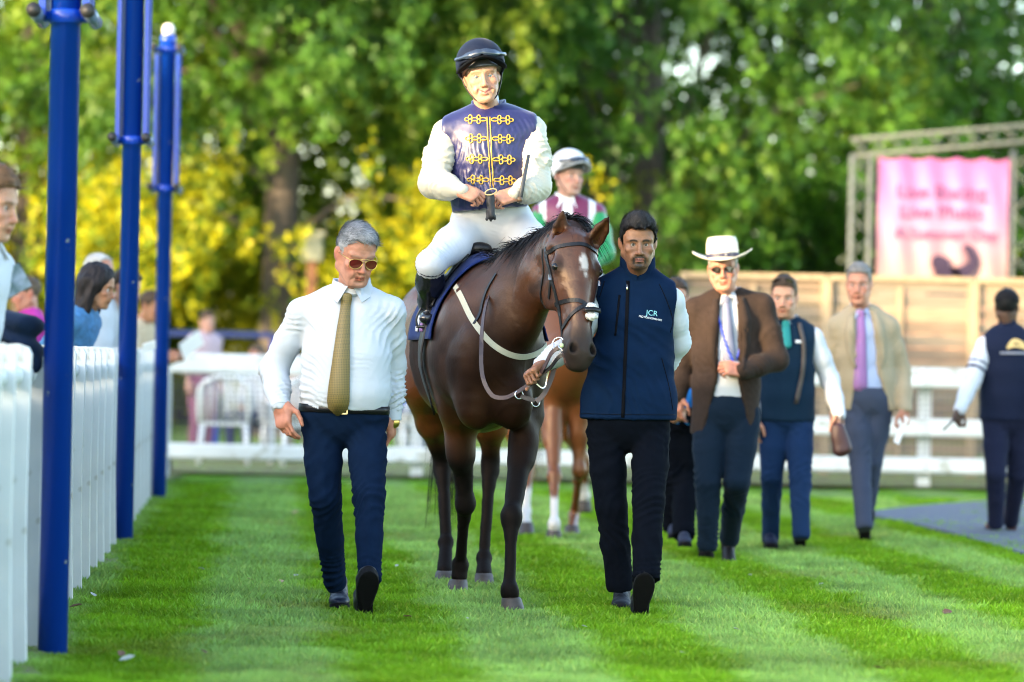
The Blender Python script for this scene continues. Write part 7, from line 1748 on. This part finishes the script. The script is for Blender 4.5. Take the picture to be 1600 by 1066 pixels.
# ------------------------------------------------------------------ second jockey and the chestnut
def second_pair():
    S = V3(.47, 5.75, 0)
    def cc(v, loc=None, nh=None, n=None):
        if isinstance(v, str): return np.array((.10, .035, .012))
        c = np.array((.12, .038, .012)) * (1 + .25 * noise(v, 3.0)[:, None]); sock = sstep(.30, .26, v[:, 2] + .02 * noise(v, 9)) * ((v[:, 0] < .34) | (v[:, 1] > 20.9)); return c + (np.array((.48, .45, .42)) - c) * sock[:, None]
    tr = [(t[0] + S, t[1], t[2]) for t in BAY_TRUNK]; nk = [(n[0] + S + V3(.10, 0, -.02 * 0), *n[1:]) for n in BAY_NECK]
    pl = poll_b + S + V3(.10, 0, -.10); mz = muz_b + S + V3(.10, 0, -.10); nk[-1] = (pl + V3(-.03, .09, -.05), *nk[-1][1:]); nk[0] = (BAY_NECK[0][0] + S, *BAY_NECK[0][1:])
    legs = [dict(kind='fore', sh=P(905, 575, 20.4), el=P(903, 640, 20.4), kn=P(905, 735, 20.35), fe=P(897, 805, 20.75), ho=G(893, 838) + V3(0, .0, .004)),
            dict(kind='fore', sh=P(860, 575, 20.4), el=P(862, 645, 20.35), kn=P(866, 745, 20.1), fe=P(866, 820, 19.9), ho=G(865, 843)),
            dict(kind='hind', hp=tr[1][0] + V3(-.14, 0, -.1), st=tr[1][0] + V3(-.19, -.3, -.4), kn=P(824, 730, 21.5), fe=P(822, 800, 21.3), ho=G(822, 832)),
            dict(kind='hind', hp=tr[1][0] + V3(.14, 0, -.1), st=tr[1][0] + V3(.19, -.3, -.4), kn=P(912, 725, 21.9), fe=P(914, 775, 22.0), ho=P(912, 795, 22.05))]
    u0 = V3(.05, 0, 0)
    ears = [(pl + V3(-.06, 0, .0), pl + V3(-.07, .03, .15), (0, -1, 0)), (pl + V3(.07, 0, 0), pl + V3(.1, .03, .15), (0, -1, 0))]
    root, bo, bv, W, fr, sd = horse('horse', 'chestnut horse with white socks walking behind the bay', tr, (BAY_TRUNK[4][0] + S + V3(0, 0, .38), BAY_TRUNK[3][0] + S + V3(0, 0, .3)), nk, pl, mz, 10, ears, legs, cc, .018, 0, 1, .14, 'racehorses')
    d = 20.5
    J = PJ(d, hip=(890, 425, 20.75), chest=(889, 365), neck=(886, 312), head=(889, 276, 20.45), sh=[(846, 335), (931, 335)], el=[(838, 395, 20.4), (944, 395, 20.4)], wr=[(870, 425, 20.2), (912, 425, 20.2)],
           hp=[(872, 430, 20.7), (910, 430, 20.7)], kn=[(835, 470, 20.4), (950, 470, 20.4)], an=[(835, 525, 20.6), (950, 525, 20.6)])
    J['hs'] = 1.04; J['hrot'] = (32, 2, 2)
    p = Person(J, 'second jockey in maroon silks with green sleeves and a white helmet', dict(skin='pale', red=.9, brow_w=.4, lash=.3), base=np.array((.38, 20.7, 1.6)), head_h=.0055)
    p.body(); wm = mat('white_helmet_silk', (.55, .56, .59), .6)
    helmet(p, wm, mat('grey_peak', (.35, .36, .38), .6), mat('band_dark', (.03, .03, .03), .5), 1.05, 0, True, True)
    mar = mat('maroon_silk', (.13, .008, .05), .45, sheen=.2); grn = mat('green_silk', (.003, .19, .05), .45, sheen=.2); wsk = mat('white_silk', (.75, .75, .76), .5)
    st = [(P(890, 430, d), .18, .13), (P(889, 395, d), .18, .13), (P(888, 350, d), .185, .125), (P(887, 330, d), .15, .1)]
    def col(v):
        x = (v - J['neck']) @ p.side; z = v[:, 2] - float(P(888, 345, d)[2]); c = np.tile(np.array((.13, .008, .05)), (len(v), 1)); w = (np.abs(x) < .035) | (np.abs(np.abs(x) - .165) < .022) | (np.abs(z + .07) < .03) & (np.abs(x) < .09)
        return np.where(w[:, None], np.array((.55, .56, .58)), c)
    bod = cloth('silks_body', torso(st, p.side) + p.shoulders(.01, .055, .046), mat('hooped_silk', attr=True, rough=.45, sheen=.2), p.root, .011, fold=[(P(889, 370, d - .1), .2, (.9, 0, .2), .06, .008)], seed=81, col=col)
    for i in (0, 1): cloth('sleeve', limb([J['sh'][i], lerp(J['sh'][i], J['el'][i], .5), J['el'][i], J['wr'][i]], [.068, .072, .066, .036], .04), grn, p.root, .012, fold=arm_folds(J['sh'][i], J['el'][i], J['wr'][i], .01), seed=83)
    p.collar(wsk, 1.1, .01)
    f = shell_field([(cap(J['neck'] - V3(0, 0, .02), J['neck'] + V3(0, 0, .05), .062, .06), 0)], .009); v, q = f.mesh(); mk('neck_scarf', v, q, mat('pale_stock', (.6, .64, .72), .7), p.root)
    pr_ = torso([(P(890, 418, 20.65), .17, .13), (P(890, 435, 20.75), .175, .15)], p.side); 
    for i in (0, 1): pr_ += limb([J['hp'][i], J['kn'][i], lerp(J['kn'][i], J['an'][i], .3)], [.11, .078, .06], .05)
    cloth('breeches', pr_, breech, p.root, .013, seed=85)
    for i in (0, 1):
        an, kn = J['an'][i], J['kn'][i]; cloth('boot', limb([lerp(kn, an, .15), lerp(kn, an, .5), an], [.064, .06, .046], .03) + [(tub(an + V3(0, .04, -.05), an + V3(0, -.15, -.05), (.036, .042), (.04, .026), (1, 0, 0)), .03)], boot_m, p.root, .012, seed=86)
second_pair()
# ------------------------------------------------------------------ spectators
def stand(x, y, H=1.75, yaw=0, lean=0.0, arms='down', sit=False, z0=0.0):
    """a person's joints, facing yaw (0 = towards the camera, + = towards the right of the picture)"""
    k = H / 1.78; M = rot('Z', yaw)
    T = lambda a, b, c: np.array((x, y, z0)) + M @ (np.array((a, b, c)) * k)
    hz = .95 if not sit else .50
    s = (hz - .95)
    J = dict(hip=T(0, 0, hz), chest=T(0, -lean * .6, 1.30 + s), neck=T(0, -lean, 1.50 + s), head=T(0, -lean * 1.25 - .02, 1.64 + s), sh=[T(-.17, -lean * .9, 1.42 + s), T(.17, -lean * .9, 1.42 + s)], hp=[T(-.09, 0, hz - .02), T(.09, 0, hz - .02)])
    if sit: J.update(kn=[T(-.11, -.45, .50), T(.12, -.45, .50)], an=[T(-.11, -.42, .10), T(.13, -.46, .10)])
    else: J.update(kn=[T(-.10, -.03, .50), T(.10, -.02, .50)], an=[T(-.11, .02, .10), T(.11, .02, .10)])
    if arms == 'read': J.update(el=[T(-.22, -lean - .08, 1.17 + s), T(.22, -lean - .08, 1.17 + s)], wr=[T(-.08, -lean - .30, 1.20 + s), T(.10, -lean - .30, 1.20 + s)])
    elif arms == 'chin': J.update(el=[T(-.20, -lean - .18, 1.17 + s), T(.20, -lean - .20, 1.17 + s)], wr=[T(-.04, -lean - .26, 1.34 + s), T(.05, -lean - .34, 1.18 + s)])
    else: J.update(el=[T(-.22, .03, 1.15 + s), T(.22, .03, 1.15 + s)], wr=[T(-.23, -.05, .92 + s), T(.23, -.05, .92 + s)])
    J['hs'] = k * 1.02; J['hrot'] = (yaw, 8 + 25 * lean, 0); J['M'] = M
    if sit: J['wr'] = [T(-.10, -.30, .62), T(.10, -.30, .62)]; J['el'] = [T(-.22, -.05, .68), T(.22, -.05, .68)]
    return J
def bystander(J, label, o, kind, top, leg, group='spectators', w=1.0, shoes=None, hands='relax', hair=True, h=.018, hh=.008, **kw):
    p = Person(J, label, dict(HB, **o), group, head_h=hh)
    p.fwd = unit(J['M'] @ np.array((0, -1, 0)))
    for i, s in ((0, 1), (1, -1)):
        ax = unit(J['wr'][i] - J['el'][i]); p.hand(i, ax, p.fwd * .6 + V3(0, 0, .3) + p.side * (-.6 if i == 0 else .6), hands, 25, s, .98)
    p.body()
    if hair: p.hair(strands=700, hair_h=.008)
    dress(p, kind, top, leg, w, h=h, **kw); shoes_auto(p, shoes or dk_leather); return p
def paper_sheet(name, label, c, right, up, w, hgt, group=None, m=None):
    r = thing(name, c, label, 'paper', group); right = unit(right); up = unit(up); n = np.cross(right, up); v = []
    for k in (0, .006):
        for a, b in ((-1, -1), (1, -1), (1, 1), (-1, 1)): v.append(np.asarray(c) + right * a * w / 2 + up * b * hgt / 2 + n * k)
    mk('sheet', np.array(v), [(0, 1, 2, 3), (7, 6, 5, 4), (0, 4, 5, 1), (1, 5, 6, 2), (2, 6, 7, 3), (3, 7, 4, 0)], m or mat('paper_white', (.75, .76, .78), .7), r, False); return r
def rx(d, off): return float(rail_pt(d, off)[0])
def gx_at(px, d): return float(P(px, 560, d)[0])
pap = mat('programme_print', (.26, .30, .36), .5, color2=(.03, .08, .06), vscale=14)
# man with brown hair leaning at the left edge
p = bystander(stand(gx_at(-18, 11.4) - .14, 11.4, 1.84, 72, .10, 'down'), 'brown-haired man in a white shirt in profile at the far left edge', dict(skin='fair', hair=(.075, .040, .022), hair2=(.16, .09, .045), hair_t=(.034, .012, .02), strands=2500, hair_len=.04, lift=.6), 'shirt', wht_shirt, grey_tr, h=.013, hh=.006, collar=wht_shirt)
c = P(16, 442, 11.5); paper_sheet('programme', 'folded race programme held up by the man at the far left', c, (.8, .3, .5), (-.5, .1, .8), .13, .10, None, pap)
jk = thing('folded_jacket', P(38, 505, 11.6), 'navy jacket folded over the rail beside the man at the far left', 'jacket')
f = shell_field([(tub(P(8, 500, 11.9), P(46, 508, 11.85), (.08, .04), (.09, .04), (0, 1, 0)), 0), (tub(P(8, 525, 11.9), P(50, 545, 11.85), (.09, .03), (.10, .03), (0, 1, 0)), .05), (cap(P(10, 555, 11.9), P(52, 570, 11.85), .035, .035), .05)], .008)
v, q = f.mesh(); n = vnormals(v, q); v = folds(v, n, [(P(40, 520, 11.6), .3, (1, 0, -.15), .035, .014)], 91); mk('cloth', v, q, cm('navy_jacket_cloth', (.010, .020, .045)), jk)
bystander(stand(gx_at(56, 21.5), 21.5, 1.68, -70, .05, 'read'), 'red-faced man in a magenta shirt between the left edge and the first blue post', dict(skin='ruddy', red=1.0, hair=(.10, .075, .05), hair_t=(.008, .004, .006)), 'shirt', cm('magenta_shirt', (.35, .03, .22)), navy_j)
p = bystander(stand(rx(17.8, -.40), 17.8, 1.66, 78, .24, 'down'), 'woman with long dark hair in a denim jacket leaning on the rail', dict(skin='tan', hair=(.012, .009, .010), hair2=(.03, .02, .018), nape=-.09), 'shirt', mat('denim', (.035, .13, .28), .85, var=.35, vscale=30, bump=.001, bscale=250), navy_j, w=.92, hem=.0, h=.013, hair=False)
p.long_hair()
bystander(stand(gx_at(136, 20.5), 20.5, 1.82, 60, .05, 'down'), 'balding grey man standing behind the woman in denim', dict(skin='ruddy', hair=(.35, .33, .31), hair2=(.5, .49, .47), hair_t=(.003, .004, .006), hairline=.11, scalp=(.45, .27, .21)), 'shirt', wht_shirt, navy_j)
bystander(stand(rx(20.8, -.40), 20.8, 1.72, 62, .30, 'down'), 'dark-haired man in a white shirt between the second and third blue posts', dict(skin='fair', hair_t=(.022, .008, .014)), 'shirt', wht_shirt, navy_j, hands='hold')
paper_sheet('race_card', 'white race card held by the dark-haired man over the rail', P(233, 541, 20.4), (1, .2, .35), (0, -.5, 1), .09, .06)
bystander(stand(rx(25.2, -.36), 25.2, 1.66, 66, .26, 'read'), 'spectator in a beige top reading behind the farthest blue post', dict(skin='tan'), 'shirt', cm('beige_top', (.48, .38, .27)), navy_j, hands='hold')
paper_sheet('newspaper', 'open white newspaper held past the farthest blue post', P(299, 538, 24.9), (.7, .1, .55), (-.3, -.4, .8), .20, .13)
# seated and standing people and garden chairs beyond the back rail
CROWD = [(316, 33.2, 40, False, (.42, .32, .36), (.26, .10, .16), 1.62, 'woman in pale pink top behind the left end of the back rail', 'pale'),
         (408, 34.0, -30, True, (.55, .55, .58), (.05, .06, .15), 1.7, 'seated man in a white top beyond the rail left of the man in sunglasses', 'ruddy'),
         (452, 33.4, 20, True, (.60, .45, .38), (.30, .26, .2), 1.66, 'seated woman in a peach top beyond the rail behind the white-shirted man\'s arm', 'fair'),
         (636, 33.6, -50, True, (.06, .10, .28), (.5, .42, .3), 1.7, 'seated person in dark blue beyond the rail right of the man in sunglasses', 'fair'),
         (664, 34.2, 15, True, (.50, .42, .30), (.10, .12, .2), 1.68, 'seated person in beige beyond the rail behind the bay horse', 'tan')]
for i, (px, d, yaw, sit, c1, c2, H, lb, sk) in enumerate(CROWD):
    bystander(stand(gx_at(px, d), d, H, yaw, .05, 'down', sit), lb, dict(skin=sk, hair=(.06 + .05 * i, .04 + .04 * i, .02 + .03 * i)), 'shirt', cm('crowd_top_%s' % 'abcde'[i], c1), cm('crowd_leg_%s' % 'abcde'[i], c2), group='people beyond the back rail', h=.024, hh=.012, w=.95)
wp = mat('white_resin', (.75, .77, .78), .4)
def chair(x, y, yaw, label):
    r = thing('garden_chair', (x, y, 0), label, 'chair', 'white garden chairs beyond the back rail'); M = rot('Z', yaw); T = lambda a, b, c: np.array((x, y, 0)) + M @ np.array((a, b, c))
    for a, b in ((-.22, -.2), (.22, -.2), (-.22, .24), (.22, .24)):
        mb = MB(); mb.tube([T(a * 1.15, b * 1.1, 0), T(a, b, .42)], [.022, .028], 8); mb.obj('leg', wp, r, True)
    mb = MB(); mb.box(T(0, .0, .43), (.50, .48, .03), M); mb.obj('seat', wp, r)
    for k in range(7):
        a = -.20 + k * .0667; mb = MB(); mb.tube([T(a, .24, .44), T(a * 1.06, .30, .66), T(a * 1.08, .36, .84 + .05 * math.cos(a * 6))], .016, 6); mb.obj('back_slat', wp, r, True)
    mb = MB(); mb.tube([T(q[0], q[1], q[2]) for q in spline([(-.25, .22, .45), (-.26, .33, .75), (-.18, .37, .88), (0, .38, .92), (.18, .37, .88), (.26, .33, .75), (.25, .22, .45)], 24)], .024, 8); mb.obj('back_frame', wp, r, True)
    for s in (-1, 1): mb = MB(); mb.tube([T(s * .25, -.22, .42), T(s * .27, -.2, .64), T(s * .27, .0, .66), T(s * .26, .30, .67)], .022, 8); mb.obj('armrest', wp, r, True)
for px, d, yaw, lb in ((352, 31.8, 185, 'white garden chair nearest the left end of the back rail'), (405, 33.9, 160, 'white garden chair under the seated man in white'), (455, 33.3, 20, 'white garden chair under the woman in peach'), (470, 31.9, 200, 'white garden chair just left of the man in sunglasses'), (636, 33.5, -50, 'white garden chair under the person in dark blue'), (664, 34.1, 15, 'white garden chair under the person in beige')):
    chair(gx_at(px, d), d, yaw, lb)
# ------------------------------------------------------------------ fallen leaves on the lawn
dry = [mat('dry_leaf_%s' % n, c, .8) for n, c in (('brown', (.12, .055, .025)), ('tan', (.36, .25, .12)), ('pale', (.36, .37, .33)))]
LV = [(392, 915, 1, .035), (440, 918, 1, .035), (190, 1035, 0, .045), (198, 1043, 2, .05), (318, 1031, 0, .035), (637, 976, 0, .045), (1480, 968, 0, .06), (1376, 1058, 0, .05), (730, 977, 2, .02), (913, 990, 2, .02), (1172, 908, 2, .03), (315, 898, 2, .03), (1150, 994, 2, .025), (146, 940, 2, .04), (322, 780, 1, .05), (460, 808, 1, .05), (118, 958, 0, .05), (1066, 1032, 2, .02), (1282, 922, 2, .025), (462, 909, 2, .03), (620, 893, 2, .025)]
LN = ['pale tan leaf on the light grass stripe left of the walking man', 'second tan leaf just right of another on the light stripe', 'brown leaf at the bottom left beside a pale scrap', 'pale scrap at the bottom left beside a brown leaf', 'brown leaf at the bottom of the light stripe', 'brown leaf to the right of the raised shoe of the man in sunglasses', 'large curled brown leaf at the lower right', 'brown leaf on the bottom edge at the right', 'white fleck in front of the horse\'s left forefoot', 'white fleck left of the groom\'s feet', 'pale fleck on the grass level with the groom\'s shins, to his right', 'pale fleck right of the first blue post', 'white fleck on the grass below right of the groom', 'pale scrap beside the first blue post', 'tan leaf near the far end of the left rail', 'tan leaf far back on the light stripe', 'brown clump by the foot of the first blue post', 'tiny white fleck low on the grass right of the groom', 'pale fleck below the man in the navy gilet', 'white fleck beside the tan leaves on the light stripe', 'white fleck between the man in sunglasses and the horse']
for (px, py, k, s), lb in zip(LV, LN):
    c = G(px, py) + V3(0, 0, .030); a = rng.random() * 6.28; u = V3(math.cos(a), math.sin(a), .25); w = V3(-math.sin(a), math.cos(a), .2); ou = [(-.6, 0), (-.25, .32), (.2, .36), (.6, .05), (.25, -.3), (-.2, -.34)]
    v = [c] + [c + u * x * s + w * y * s + V3(0, 0, .25 * s * (abs(y) + rng.random() * .4)) for x, y in ou]; o = mk('fallen_leaf', np.array(v), [(0, 1 + i, 1 + (i + 1) % 6) for i in range(6)], dry[k], None, False); md = o.modifiers.new('t', 'SOLIDIFY'); md.thickness = .0015; tag(o, lb, 'leaf', 'fallen leaves on the lawn')
